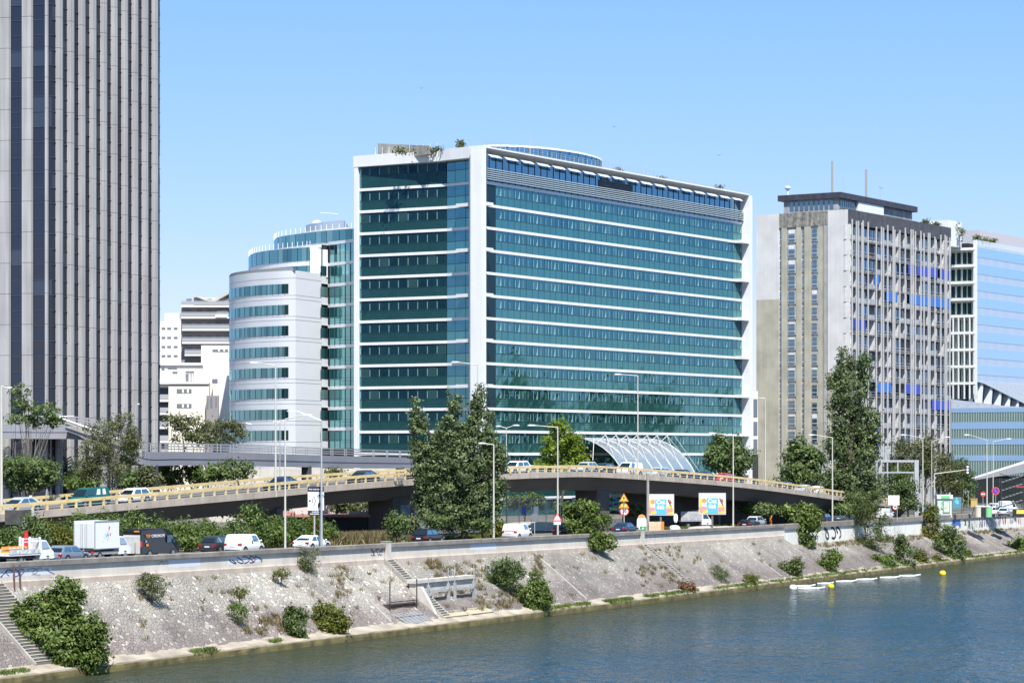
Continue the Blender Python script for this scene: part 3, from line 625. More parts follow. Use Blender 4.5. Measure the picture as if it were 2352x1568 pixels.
for i in range(18):
    a = 1.5+i*(LB-3)/18; mb = MB(TB); mb.loft([[(a, -1.2, 49.78), (a, -1.15, 49.78), (a+1.1, -1.34, 49.36), (a+1.1, -1.39, 49.36)], [(a+3.6, -1.2, 49.78), (a+3.6, -1.15, 49.78), (a+4.7, -1.34, 49.36), (a+4.7, -1.39, 49.36)]]); mb.build('sun_patch_plate', WHITE, main)  # added white plates shaped like sun patches under the canopy
# roof rail, drum, plant room, planters
mb = MB(TB)
for i in range(62): mb.box(.8+i*1.47, .86+i*1.47, -D+.1, -D+.16, 50.7, 51.9)
for z in (51.1, 51.5, 51.88): mb.box(.8, LB-.6 if z < 51.2 else LB*.62, -D+.11, -D+.15, z-.015, z+.015)
mb.build('roof_railing', METAL, main)
mb = MB(TLc)
many('railing_post', [MB(TLc).box(4+i*1.4, 4.06+i*1.4, .2, .26, 50.9, 52.2) for i in range(10)], WHITE, main, main)
ring = [(36+17.5*math.cos(a), 11+9*math.sin(a)) for a in [2*math.pi*k/40 for k in range(40)]]
dr = MB(TB).prism(ring, 50.21, 53.3).build('roof_drum', glass('drum_glass', (.01,.035,.05), (.35,.66,.9), .45, .03, .01), main, True)
MB(TB).prism([(36+(x-36)*1.015, 11+(y-11)*1.015) for x, y in ring], 53.3, 53.6).build('drum_cornice', WHITE, dr)
mb = MB(TB)
for k in range(40): x, y = ring[k]; mb.box(x-.06, x+.06, y-.06, y+.06, 50.3, 53.3)
mb.build('drum_mullions', MULL, dr)
MB(TB).box(42, 49, 10, 15, 53.6, 54.9).build('plant_room', WHITE, main)
q = P(868, 345, 450); mb = MB(I4); a_, b_ = P(868, 352, 447), P(985, 352, 436)
mb.loft([[(a_.x, a_.y, 50.2), (a_.x+.3, a_.y+.4, 50.2), (a_.x+.3, a_.y+.4, 53.3), (a_.x, a_.y, 53.3)], [(b_.x, b_.y, 50.2), (b_.x+.3, b_.y+.4, 50.2), (b_.x+.3, b_.y+.4, 51.6), (b_.x, b_.y, 51.6)]]); mb.build('slanted_parapet', CONC, main)
def potted(lab, p, h, wd, kind='olive', cat='plant'):
    plant('roof_plant', lab, cat, p, [(p[0], p[1], p[2]+h*.6, wd, wd, h*.45)], 260, .22, kind, .04, limbs=3, shell=.2)
p = P(1060, 334, 436); potted('spiky little tree on the roof edge above the white column', (p.x, p.y, 50.9), 1.5, .4)
for x, w_, lab in ((925, 1.6, 'low brown planting on the roof behind the slanted wall'), (1000, 1.4, 'low green planting on the roof edge left of the white column')):
    p = P(x, 340, 437); potted(lab, (p.x, p.y, 50.4), .9, w_)
for x, lab in ((1430, 'dry tuft of roof planting left of the roof middle'), (1530, 'dry tufts of roof planting along the canopy'), (1662, 'yucca like plant near the right end of the long roof')):
    k = (x-CX)/F; L = (k*CO.y-CO.x)/(UB.x-k*UB.y); p = CO+UB*L+back*1.0; potted(lab, (p.x, p.y, 50.72), (.7, .7, 1.2)[(1430, 1530, 1662).index(x)], .5)
k = (1218-CX)/F; p = P(1218, 300, 450); mb = MB(); mb.tube([(0,0,0), (0,0,6.5)], [.07, .03], 6); o = mb.build('roof_aerial', METAL); o.location = (p.x, p.y, 50.2+.0); tag(o, 'tall thin aerial standing on the office block roof behind the rail', 'aerial')
# entrance vault of steel ribs in front of the facade
vault = thing('entrance_vault', 'white ribbed steel and glass vault in front of the office block', 'canopy', tuple(CO + UB*43 - back*5 + Vector((0,0,-9.6))), AB)
def arc(L, k): a = math.pi/2*k/12; return (L, -.6-11.5*math.sin(a), -9.6+12.6*math.cos(a))
for i in range(8):
    L = 30.5+i*3.65; mb = MB(TB); pts = [arc(L, k) for k in range(13)]; mb.tube(pts, .11, 6); mb.build('rib', mat('rib_grey', (.44,.45,.46), .5), vault, True)
    if i < 7:
        mb = MB(TB)
        for k in range(12):
            a, b = arc(L+.05, k), arc(L+3.6, k+1 if k < 12 else 12); c, d = arc(L+3.6, k), arc(L+.05, k+1)
            mb.poly([a, c, arc(L+3.6, k+1), d])
        mb.build('vault_glazing', glass('vault_glass', (.40,.41,.42), (.85,.9,.95), .04, .25, 0), vault)
        mb = MB(TB)
        for k in (2, 4, 6, 8, 10): mb.tube([arc(L, k), arc(L+3.65, k)], .05, 5)
        q0, q1 = arc(L, 3), arc(L+3.65, 3); top = ((q0[0]+q1[0])/2, q0[1]-.8, q0[2]+1.5); mb.tube([q0, top], .07, 5); mb.tube([q1, top], .07, 5); q2, q3 = arc(L, 6), arc(L+3.65, 6); mb.tube([q2, top], .05, 5); mb.tube([q3, top], .05, 5)
        mb.build('brace', MATS['rib_grey'], vault)
mb = MB(TB); q = arc(56.05, 3); mb.tube([(q[0]+.5, q[1]-1, q[2]+1.5), (62, -9, -4)], .05, 5); mb.build('tie_cable', WHITE, vault); mb = MB(TB); mb.tube([(q[0]-28, q[1]-1, q[2]+1.0), (24, -8, -4)], .05, 5); mb.build('tie_cable', WHITE, vault)
# ================================================================ dark tower on the left
def uvec(deg): return Vector((math.sin(R(deg)), math.cos(R(deg)), 0))
UT = uvec(17); AT = math.atan2(UT.y, UT.x); YT = 290
ct = P(119, HY, YT); ct.z = 0
STN = mat('tower_stone', (.355, .352, .352), .8, var=.08, vs=.25, streak=.16)
NAVY = glass('navy_glass', (.018, .020, .028), (.38, .44, .56), .11, .03, .01)
NAVY2 = glass('navy_glass_lighter', (.035, .04, .052), (.42, .48, .6), .13, .03, .01)
def tower(ct, name, label, ztop, nr, nl, zbase, pil=True):
    r = thing(name, label, 'building', (ct.x, ct.y, zbase), AT); T = FR(ct, AT); T2 = FR(ct, AT - math.pi/2)   # T: right face, x along it; T2: left face, x runs left to right ending at 0
    Wd = nr*2.8+.6; Wl = nl*2.8+1.0
    MB(T).box(.05, Wd-.05, .5, Wl, zbase, ztop).build('core', mat('tower_core', (.015,.018,.025), .7), r)
    g = random.Random(3)
    for TT, wd, n, fl in ((T, Wd, nr, 0), (T2, Wl, nl, 1)):
        mb = MB(TT if not fl else T2 @ Matrix.Translation((-wd, 0, 0))); nz = int((ztop-zbase)/1.7)
        for i in range(n+1):
            for k in range(nz):
                x0, x1 = max(0, -.2+i*wd/(n+1)), (i+1)*wd/(n+1); z0 = zbase+k*1.7
                j = [g.gauss(0, .012) for _ in range(4)]; mb.c = 1 if g.random() < .22 else 0
                if fl: mb.poly([(x0, .02+j[0], z0), (x1, .02+j[1], z0), (x1, .02+j[2], z0+1.66), (x0, .02+j[3], z0+1.66)])
                else: mb.poly([(x0, .06+j[0], z0), (x1, .06+j[1], z0), (x1, .06+j[2], z0+1.66), (x0, .06+j[3], z0+1.66)])
        mb.build('curtain_glass', [NAVY, NAVY2], r)
        mb = MB(TT if not fl else T2 @ Matrix.Translation((-wd, 0, 0)))
        for k in range(nz): mb.box(0, wd, -.03, .1, zbase+k*1.7+1.64, zbase+k*1.7+1.70)
        mb.build('transom_bars', mat('navy_bar', (.05,.06,.09), .4), r)
    if pil:
        for i in range(nr):
            a = .95+i*2.8; mb = MB(T)
            for k in range(int((ztop-zbase)/3.42)):
                z = zbase+k*3.42; mb.prism([(a, .04), (a+.06, -.46), (a+.42, -.5), (a+.44, -.45), (a+.5, -.45), (a+.52, -.5), (a+.86, -.46), (a+.92, .04)], z+.02, z+3.40)
            mb.build('pilaster', STN, r)
        for i in range(nl):
            b = -.15-i*2.75; mb = MB(T2)
            for k in range(int((ztop-zbase)/3.42)):
                z = zbase+k*3.42; w_ = 1.25
                if i == 0: mb.prism([(b-.55, .0), (b-.55, -.3), (b-.25, -.3), (b-.25, 0)], z+.02, z+3.40)
                else: mb.prism([(b-w_+.6, .0), (b-w_+.66, -.4), (b-.68+.6, -.42), (b-.66+.6, -.37), (b-.58+.6, -.37), (b-.56+.6, -.42), (b+.54, -.40), (b+.6, 0)], z+.02, z+3.40)
            mb.build('pilaster', STN, r)
    return r
tower(ct, 'office_tower', 'tall dark glass tower with vertical grey stone ribs', 96, 10, 7, -9.4)
tower(Vector((-142, 351, 0)), 'office_tower', 'dark plain tower standing out of frame and mirrored in the teal glass', 90, 14, 12, -9.4, pil=False)
# ================================================================ curved white office
cw = P(679, HY, 447); cw.z = 0
curved = thing('curved_office', 'white curved office building with stepped glass upper floors', 'building', (cw.x, cw.y, -9.6))
def wpt(x, Y): p = P(x, HY, Y); return (p.x, p.y)
I4 = Matrix.Identity(4)
PANEL = mat('white_cladding', (.70, .72, .76), .45, var=.03, vs=.1)
CG = glass('green_glass', (.02, .06, .06), (.45, .8, .85), .36, .03, .01)
CGS = [CG, glass('green_glass_pale', (.12, .2, .2), (.45, .8, .85), .3, .03, .01), glass('green_glass_deep', (.008, .03, .035), (.4, .7, .75), .3, .03, .01)]
CG2 = glass('pale_green_glass', (.10, .26, .25), (.5, .85, .9), .36, .05, .01)
def sm(pts, n=5):
    out = []
    for i in range(len(pts)-1):
        p0, p1, p2, p3 = pts[max(i-1,0)], pts[i], pts[i+1], pts[min(i+2,len(pts)-1)]
        for k in range(n):
            t = k/n; out.append(tuple(.5*((2*p1[j])+(-p0[j]+p2[j])*t+(2*p0[j]-5*p1[j]+4*p2[j]-p3[j])*t*t+(-p0[j]+3*p1[j]-3*p2[j]+p3[j])*t**3) for j in (0, 1)))
    return out+[pts[-1]]
curve1 = sm([wpt(532, 478), wpt(526.5, 470), wpt(533, 461.5), wpt(562, 455.5), wpt(600, 451.5), wpt(640, 448.7), wpt(679, 447)], 6)
flat = [wpt(679, 447), wpt(738, 455.5)]
S2 = 3.72; ZT2 = 31.6
def shell(path, z0, z1, m, name, root, off=0.0):
    mb = MB(I4); n = len(path); ids = []; gq = random.Random(int(z0*100)); ms = CGS if m is CG else [m]
    for i, p in enumerate(path):
        a, b = path[max(i-1,0)], path[min(i+1,n-1)]; dx, dy = b[0]-a[0], b[1]-a[1]; l = math.hypot(dx, dy); nx, ny = dy/l, -dx/l
        ids.append((mb.V((p[0]+nx*off, p[1]+ny*off, z0)), mb.V((p[0]+nx*off, p[1]+ny*off, z1))))
    for (a, b), (c, d) in zip(ids, ids[1:]): mb.c = gq.choice((0, 0, 0, 1, 2)) if len(ms) > 1 else 0; mb.face((a, c, d, b))
    return mb.build(name, ms, root, True)
body = curve1+flat+[wpt(738, 480), wpt(560, 500)]
MB(I4).prism([(x, y) for x, y in body], -9.6, ZT2).build('wall', PANEL, curved)
cornice = MB(I4).prism([(x, y) for x, y in [(p[0]*1.0+.0, p[1]) for p in curve1]+[wpt(679, 446.6), wpt(662, 449)]+[wpt(560, 499)]], ZT2+.01, ZT2+.5).build('cornice', mat('grey_cornice', (.3,.3,.32), .6), curved)
# ribbon windows: the curved part up to x=662
wc = [p for p in curve1 if (p[0]/p[1]*F+CX) < 663] + [wpt(662, 447.75)]
zk = []
for k in range(8):
    y1 = 652+48.0*k; zt = (HY-y1)*448/F; zk.append(zt)
    o = shell(wc, zt-1.62, zt, CG, 'window_band', curved, .06)
    mb = MB(I4)
    for i in range(0, len(wc), 2): p = wc[i]; mb.box(p[0]-.05, p[0]+.05, p[1]-.16, p[1]+.1, zt-1.62, zt)
    mb.build('mullion_grid', MULL, o)
    shell(curve1+flat, zt+.95, zt+1.0, JT, 'cladding_joint', curved, .02)
    shell(curve1+flat, zt-2.0, zt-1.95, JT, 'cladding_joint', curved, .02)
# right hand glass bay with concave corner
bay = [wpt(738, 455.4), wpt(753, 457.5), wpt(757, 457.2), wpt(817, 450.5)]
MB(I4).prism([(x, y+.5) for x, y in bay]+[wpt(817, 475), wpt(738, 475)], -9.6, 36.75).build('bay_wall', mat('dark_interior', (.02,.03,.035), .8), curved)
for k in range(-2, 8):
    zt = zk[0]-3.66*k if k < 0 else zk[k]; dark = [wpt(736.2, 455.3), wpt(753, 457.3)]
    if k > -2: o = shell([wpt(736, 455.0), wpt(752.9, 457.3)], zt-1.62, zt, CG, 'window_band', curved, .05)
    o2 = shell([(x, y) for x, y in [wpt(757, 456.9), wpt(775, 454.9)]], zt-1.62, zt, CG, 'window_band', curved, .05)
    shell([wpt(775, 454.9), wpt(817, 450.3)], zt-1.62, zt, CG2, 'window_band', curved, .05)
    shell([wpt(757, 456.9), wpt(817, 450.3)], zt-3.05, zt-1.66, CG2, 'window_band', curved, .05)
    mb = MB(I4)
    for u in (0, .2, .4, .6, .8): a, b = wpt(757, 456.9), wpt(817, 450.3); mb.box(a[0]+(b[0]-a[0])*u-.05, a[0]+(b[0]-a[0])*u+.05, a[1]+(b[1]-a[1])*u-.2, a[1]+(b[1]-a[1])*u+.1, zt-3.1, zt)
    mb.build('mullion_grid', MULL, o2)
    mb = MB(I4); a, b = wpt(753.1, 457.3), wpt(817, 450.2); mb.loft([[(a[0], a[1]-.12, zt+.04), (a[0], a[1]+.4, zt+.04), (a[0], a[1]+.4, zt+.6), (a[0], a[1]-.12, zt+.6)], [(b[0], b[1]-.12, zt+.04), (b[0], b[1]+.4, zt+.04), (b[0], b[1]+.4, zt+.6), (b[0], b[1]-.12, zt+.6)]]); mb.build('white_band', WHITE, curved)
    if k > -2: MB(I4).prism([wpt(738.2, 455.35), wpt(753.4, 457.45), wpt(753.4, 458.2), wpt(738.2, 456.4)], zt-3.1, zt-1.63).build('wall_panel', PANEL, curved)
# second and third tiers, set back
def tier(path, back, z0, z1, rows, name):
    MB(I4).prism([(x, y) for x, y in path]+back, z0, z1).build('tier_wall', PANEL, curved)
    for a, b in rows:
        o = shell(path, a, b, CG, 'window_band', curved, .07); mb = MB(I4)
        for i in range(0, len(path), 2): p = path[i]; mb.box(p[0]-.05, p[0]+.05, p[1]-.16, p[1]+.1, a, b)
        mb.build('mullion_grid', MULL, o)
    sc = MB(I4)
    for i in range(0, len(path), 1): p = path[i]; sc.box(p[0]-.04, p[0]+.04, p[1]+.1, p[1]+.18, z1, z1+1.0)
    sc.build('roof_railing', WHITE, curved)
c2 = sm([wpt(580, 490), wpt(571.5, 480), wpt(580, 471), wpt(610, 464), wpt(660, 458.5), wpt(712, 455)], 5)
tier(c2, [wpt(740, 459), wpt(745, 478), wpt(600, 500)], ZT2, 36.3, [(33.9, 36.2), (31.0, 33.0)], 'tier')
MB(I4).prism([wpt(712.3, 454.4), wpt(753, 457.0), wpt(753, 466), wpt(713, 462)], ZT2-.5, 35.9).build('tier_wall', PANEL, curved)
c3 = sm([wpt(636, 500), wpt(629.5, 488), wpt(640, 478), wpt(690, 470), wpt(750, 463.5), wpt(816, 459)], 5)
tier(c3, [wpt(830, 480), wpt(660, 510)], 36.0, 39.9, [(37.7, 39.8), (34.8, 36.9)], 'tier')
c4 = sm([wpt(672, 492), wpt(690, 482), wpt(740, 475), wpt(805, 470)], 4)
MB(I4).prism(c4+[wpt(815, 485), wpt(690, 500)], 39.9, 41.0).build('roof_curb', mat('roof_beige', (.55,.52,.48), .8), curved)
c5 = sm([wpt(702, 488), wpt(730, 482), wpt(790, 477)], 4)
MB(I4).prism(c5+[wpt(800, 490), wpt(710, 497)], 41.0, 42.9).build('roof_screen', mat('screen_blue', (.35,.42,.55), .4), curved)
MB(I4).ell((*wpt(728, 486), 42.9), (1.0, 1.0, .8)).build('radome', WHITE, curved, True)
mb = MB(I4); a = wpt(750, 486); mb.cyl((*a, 42.8), (*a, 45), .05, 5); mb.cyl((a[0]-1.2, a[1], 45.1), (a[0]+2.2, a[1], 44.8), .05, 5); mb.build('aerial', METAL, curved)
# ================================================================ concrete apartment tower
cb = P(1952, HY, 470); cb.z = 0; K4 = 1.18; cbw = cb*K4; SC4 = Matrix.Scale(K4, 4)   # plan drawn for 2.8 m storeys; the storeys are 3.3 m
AL = math.atan2(-.596, .803)   # left face, x running left to right
flats = thing('apartment_tower', 'concrete apartment tower with white end panels and ribbed balcony side', 'building', (cbw.x, cbw.y, -10.5), AB)
TLf = FR(cbw, AL) @ SC4 @ Matrix.Translation((-19.6, 0, 0)); TRf = FR(cbw, AB) @ SC4; ZF = 44.2; SF = 2.81
WPAN = mat('white_panel_stained', (.66, .64, .62), .8, var=.10, vs=.25, streak=.04)
BEIGE = mat('beige_concrete', (.44, .41, .325), .85, var=.16, vs=.3, streak=.08)
GREYC = mat('grey_concrete', (.40, .39, .37), .85, var=.15, vs=.5, streak=.1); BACKW = mat('loggia_back_wall', (.15, .15, .16), .8, var=.3, vs=.5)
def fx(x): return (x-1737)/215*19.6
MB(TRf).box(2.2, 45.3, 1.5, 16, -10.5, ZF-.4).build('core', mat('dark_interior', (.02,.03,.035), .8), flats)
MB(TLf).box(.02, 19.25, .4, 1.2, -10.5, ZF-.35).build('side_wall', GREYC, flats)
zc = (HY-688)*480/F
for a, b, z0, z1, m in ((1737, 1789, zc, ZF, WPAN), (1902, 1952, (HY-855)*473/F, ZF, WPAN), (1737, 1789, -5.5, zc-.003, BEIGE), (1902, 1952, -10.5, (HY-855)*473/F-.003, BEIGE)):
    MB(TLf).box(fx(a), fx(b), 0, .395, z0, z1).build('wall_panel', m, flats)
MB(TLf).box(fx(1789)+.01, fx(1902)-.01, .1, .395, ZF-2.6, ZF).build('wall_panel', mat('mossy_panel', (.26,.25,.22), .9, var=.4, vs=1.2, streak=.4), flats)
MB(TLf).box(fx(1737), fx(1789), .05, .395, -10.5, -5.51).build('plinth', CONC, flats)
for a, b, m in ((1795, 1808, BEIGE), (1829, 1840, BEIGE), (1848, 1863, BEIGE), (1879, 1893, BEIGE), (1890, 1902, GREYC)):
    MB(TLf).box(fx(a), fx(b)-.02, .12, .395, -10.5, ZF-2.61).build('wall_pier', m, flats)
PANE = glass('flat_window', (.03, .05, .06), (.7, .85, .95), .25, .03, .01)
SLAT = mat('white_shutter', (.72, .73, .75), .6, var=.1, vs=2)
g = random.Random(11)
nfl = 18
for k in range(nfl):
    z = ZF-3.0-SF*k
    for a, b in ((1810, 1826.5), (1864.5, 1877.5)):
        o = MB(TLf).box(fx(a), fx(b), .2, .39, z-2.35, z-.02).build('window_frame', SLAT, flats)
        mb = MB(TLf); hs = [(-.05, -.85), (-.95, -1.6), (-1.75, -2.25)]
        for h1, h0 in hs: mb.box(fx(a)+.08, fx(b)-.08, .17, .199, z+h0, z+h1)
        mb.build('pane', PANE, o)
        if g.random() < .5: MB(TLf).box(fx(a)+.1, fx(b)-.1, .15, .169, z-.07-g.choice((.3, .7)), z-.06).build('blind', SLAT if g.random() < .7 else BEIGE, o)
    mb = MB(TLf)
    for x in (1791.8, 1844, 1897): mb.box(fx(x-2.2), fx(x+2.2), .3, .391, z-2.3, z-.05)
    o = mb.build('narrow_window', SLAT, flats); mb = MB(TLf)
    for x in (1791.8, 1844, 1897):
        for h1, h0 in hs: mb.box(fx(x-1.3), fx(x+1.3), .27, .299, z+h0, z+h1)
    mb.build('pane', PANE, o)
# balcony side
LBF = 45.6
MB(TRf).box(0, LBF, -.05, .35, ZF-2.6, ZF).build('attic_band', mat('slate_band', (.07,.07,.085), .7, var=.25, vs=.6, streak=.2), flats)
BPANE = glass('balcony_window', (.05, .075, .10), (.65, .82, 1), .42, .03, .01)
BB = [glass('roller_blue', (.03, .07, .46), (1,1,1), .05, .3, 0), glass('roller_azure', (.02, .16, .52), (1,1,1), .05, .3, 0)]
SLB = mat('slab_grey', (.2, .2, .208), .8, var=.2, vs=.5, streak=.2)
nb = 13; bw = LBF/nb; FIN = mat('white_partition', (.66,.64,.61), .8, var=.08, vs=1)
for k in range(18):
    z = ZF-2.62-SF*k
    MB(TRf).box(.05, LBF-.05, -.12, 1.25, z-SF-.12, z-SF+.1).build('balcony_slab', SLB, flats)
    mb = MB(TRf); mb.box(.1, LBF-.1, 1.1, 1.26, z-SF+.1, z-.121); wr = mb.build('window_row', BACKW, flats)
    pn_, cu, fp = [], [], []
    for i in range(nb):
        x = i*bw; 
        for a, b in ((.25, .5*bw-.08), (.5*bw+.05, bw-.3)):
            if g.random() < .85: pn_.append(MB(TRf).box(x+a, x+b, 1.04, 1.09, z-SF+.6, z-.3))
            if g.random() < .3: cu.append(MB(TRf).box(x+a+.05, x+b-.1*g.random(), 1.0, 1.03, z-SF+.7, z-.35))
    many('window', pn_, BPANE, wr, flats); mb = MB(TRf); [mb.box(q*.88+.1, q*.88+.17, 1.0, 1.035, z-SF+.5, z-.3) for q in range(51)]; mb.box(.1, 45.4, 1.0, 1.035, z-SF+.42, z-SF+.55); mb.build('frame_grid', SLAT, wr); many('curtain', cu, SLAT, wr, flats)
    for i in range(nb+1):
        x = min(max(i*bw, .06), LBF-.12)
        if g.random() < .5: fp.append(MB(TRf).box(x-.05, x+.05, -.05, 1.09, z-SF+.09, z-.11))
    many('partition', fp, FIN, flats, flats)
    rl = MB(TRf); rl.box(.1, LBF-.1, -.1, -.06, z-SF+.85, z-SF+.92); rl.box(.1, LBF-.1, -.1, -.06, z-SF+.4, z-SF+.44)
    for i in range(nb):
        if g.random() < .3: rl.box(i*bw+.1, (i+1)*bw-.1, -.09, -.05, z-SF+.12, z-SF+.86)
    rl.build('balcony_rail', mat('balcony_grey', (.36,.37,.39), .6, var=.25, vs=.8), flats)
kx = lambda x: (lambda k: (k*cb.y-cb.x)/(UB.x-k*UB.y))((x-CX)/F)
for x0, x1, y, c in ((2085, 2098, 610, 0), (2105, 2152, 610, 0), (2158, 2180, 615, 0), (2007, 2018, 640, 1), (2034, 2060, 685, 1), (2087, 2180, 685, 1), (1921, 1958, 718, 0), (1958, 1980, 728, 0), (1833+90, 1985, 730, 0), (2010, 2045, 875, 1), (2076, 2112, 879, 0), (2139, 2178, 930, 0), (2007, 2019, 975, 0), (1925, 1950, 980, 1), (1955, 1995, 975, 1), (1948, 1972, 1008, 1), (1985, 2018, 1012, 0)):
    L0, L1 = kx(x0), kx(min(x1, 2182)); Ym = cb.y+(L0+L1)/2*UB.y; z = (HY-y)*Ym/F
    L0 = max(.2, L0); kk = round((ZF-2.62-.75-z)/SF); zt = ZF-2.62-SF*kk-.14
    if L1 > L0: MB(TRf).box(L0, L1, -.16, -.125, zt-1.75, zt).build('roller_blind', BB[c], flats)
for x in (1928, 1939, 1953, 1956, 1990, 2003, 2008, 2019, 2033, 2037, 2050, 2079, 2084, 2104, 2123, 2127, 2155, 2166, 2170, 2178, 1944, 1969, 2064, 2090, 2112, 2140):
    L = kx(1952+(x-1926)*(2182-1954)/(2180-1926)); MB(TRf).box(L-.09, L+.09, -.42, -.2, -10.4, ZF-1.6-g.random()*.8).build('facade_pole', mat('pole_grey', (.50,.50,.50), .6), flats)
flush_many(flats)
# penthouse
mb = MB(TRf); mb.box(1.5, 34, 3, 14, ZF, ZF+2.3); mb.build('penthouse_wall', mat('penthouse_grey', (.3,.31,.33), .7, var=.3, vs=.7), flats)
mb = MB(TRf); mb.box(1.0, 35, 2.3, 15, ZF+2.3, ZF+3.35); mb.build('penthouse_roof', mat('dark_fascia', (.045,.045,.06), .6, var=.3, vs=.8), flats)
MB(TRf).box(9, 20, 2.5, 2.99, ZF+.4, ZF+2.25).build('penthouse_wall', WHITE, flats)
mb = MB(TRf)
for i in range(8): mb.box(2.2+i*.9, 2.9+i*.9, 2.94, 2.99, ZF+.5, ZF+1.9)
mb.build('penthouse_window', PANE, flats); mb = MB(TRf)
for i in range(9): mb.box(1.44, 1.49, 4+i*1.0, 4.7+i*1.0, ZF+.4, ZF+2.0)
mb.build('penthouse_window', PANE, flats)
for x, h in ((3.5, 7.6), (18, 7.4)): MB(TRf).box(x-.17, x+.17, 5, 5.34, ZF+3.3, ZF+3.6+h*.75).build('chimney_flue', mat('flue_grey', (.38,.37,.36), .7), flats)
mb = MB(TRf); mb.cyl((1.5, 13.2, ZF+3.3), (1.5, 13.2, ZF+4.4), .2, 8); mb.ell((1.5, 13.2, ZF+4.7), (.55, .55, .4)); mb.build('roof_cowl', WHITE, flats, True)
mb = MB(TRf); mb.cyl((26, 6, ZF+3.6), (26, 6, ZF+6.6), .05, 5); mb.cyl((25.2, 6, ZF+6.6), (27.2, 6, ZF+6.4), .05, 5); mb.cyl((14, 8, ZF+3.6), (14, 8, ZF+8), .04, 5); mb.build('aerial', METAL, flats)
for L, lab in ((37, 'grassy tuft on the concrete tower roof end'), (42, 'smaller grassy tuft at the corner of the concrete tower roof')):
    p = (cb+UB*L+back*1.5)*K4; potted(lab, (p.x, p.y, ZF*K4), 1.1 if L < 40 else .8, .6)
# ================================================================ pale blue office block on the right
cc = P(2241, HY, 530); cc.z = 0; K5 = 1.17; ccw = cc*K5; SC5 = Matrix.Scale(K5, 4)
blue = thing('blue_office', 'pale blue glass office block with white loggias at its corner', 'building', (ccw.x, ccw.y, -10.8), AB)
TRb = FR(ccw, AB) @ SC5; AL2 = math.atan2(-.40, .917); TLb = FR(ccw, AL2) @ SC5 @ Matrix.Translation((-5.2, 0, 0))
SKYB = glass('sky_blue_panel', (.30, .47, .70), (.66, .85, 1), .38, .08, .004)
BWIN = glass('blue_strip_window', (.17, .26, .42), (.55, .7, .95), .30, .04, .01)
SKYB2 = glass('sky_blue_plinth', (.27, .42, .62), (.66, .85, 1), .10, .1, 0)
BWIN2 = glass('green_strip_window', (.16, .23, .22), (.6, .75, .85), .15, .04, .01)
BWH = mat('white_balcony', (.74, .76, .74), .5)
zt = (HY-550)*530/F; LBB = 60; S5 = 3.41
MB(TRb).box(4.5, LBB, 3.5, 20, -10.8, zt-.3).build('core', mat('dark_interior', (.02,.03,.035), .8), blue)
MB(TRb).box(-.05, .45, -.15, .5, (HY-905)*530/F, zt-.1).build('corner_fin', WHITE, blue)
for k in range(8):
    z = zt-1.5-S5*k
    if k < 9: MB(TRb).box(.45, LBB, -.02, .3, z-2.0, z).build('blue_band', SKYB, blue)
    o = MB(TRb).box(.46, LBB, .05, .29, z-S5, z-2.0).build('window_band', BWIN, blue); mb = MB(TRb)
    for i in range(100): mb.box(.5+i*.6, .74+i*.6, -.0, .06, z-S5+.001, z-2.01)
    mb.build('mullion_grid', mat('blue_mullion', (.55,.64,.74), .5), o)
mb = MB(TRb)
for i in range(90): mb.box(.5+i*.6, .86+i*.6, .0, .05, zt-1.5, zt)
mb.build('parapet_screen', mat('screen_white', (.6,.68,.74), .5), blue)
ftop = zt-1.5-S5*8
# loggias on the corner face
for k in range(9):
    z = zt-1.6-S5*k
    MB(TLb).box(-1, 5.15, -.1, 2, z-.5, z).build('balcony_slab', BWH, blue)
    MB(TLb).box(-1, 5.14, 1.6, 1.95, z-S5, z-.5).build('loggia_wall', mat('loggia_grey', (.6,.63,.62), .7), blue)
    mb = MB(TLb)
    for x in (-.2, 1.0, 2.2, 3.2): mb.box(x, x+.75, 1.5, 1.59, z-S5+.2, z-.9)
    mb.build('loggia_window', glass('loggia_glass', (.02,.06,.06), (.5,.8,.8), .25, .04, .01), blue)
    if k >= 4:
        for x in (.55, 1.65, 2.85, 3.95): MB(TLb).box(x-.12, x+.14, -.08, .3, z-S5, z-.5).build('loggia_fin', BWH, blue)
MB(TLb).box(4.9, 5.18, -.05, 1.9, ftop, zt-1).build('loggia_wall', BWH, blue)
MB(TRb).box(-7, -.2, 3, 14, zt-1.6, zt+3.6).build('roof_house', WHITE, blue)
MB(TRb).box(14, 40, 5, 16, zt-.3, zt+3.2).build('roof_house', mat('roof_mauve', (.52,.50,.53), .7), blue)
p = (cc-UB*1.5+back*.5-Vector((2.2,0,0)))*K5; potted('small roof tree on the white corner terrace', (p.x, p.y, (zt-1.5)*K5), 5.6, 1.5, 'olive', 'tree')
for L in (3, 7.5, 11): p = (cc+UB*L+back*.8)*K5; potted({3: 'grassy planting behind the blue block parapet, nearest the corner', 7.5: 'grassy planting in the middle of the blue block parapet', 11: 'brown grassy planting by the grey roof house'}[L], (p.x, p.y, (zt-.3)*K5), 1.3, 1.2, 'yellow')
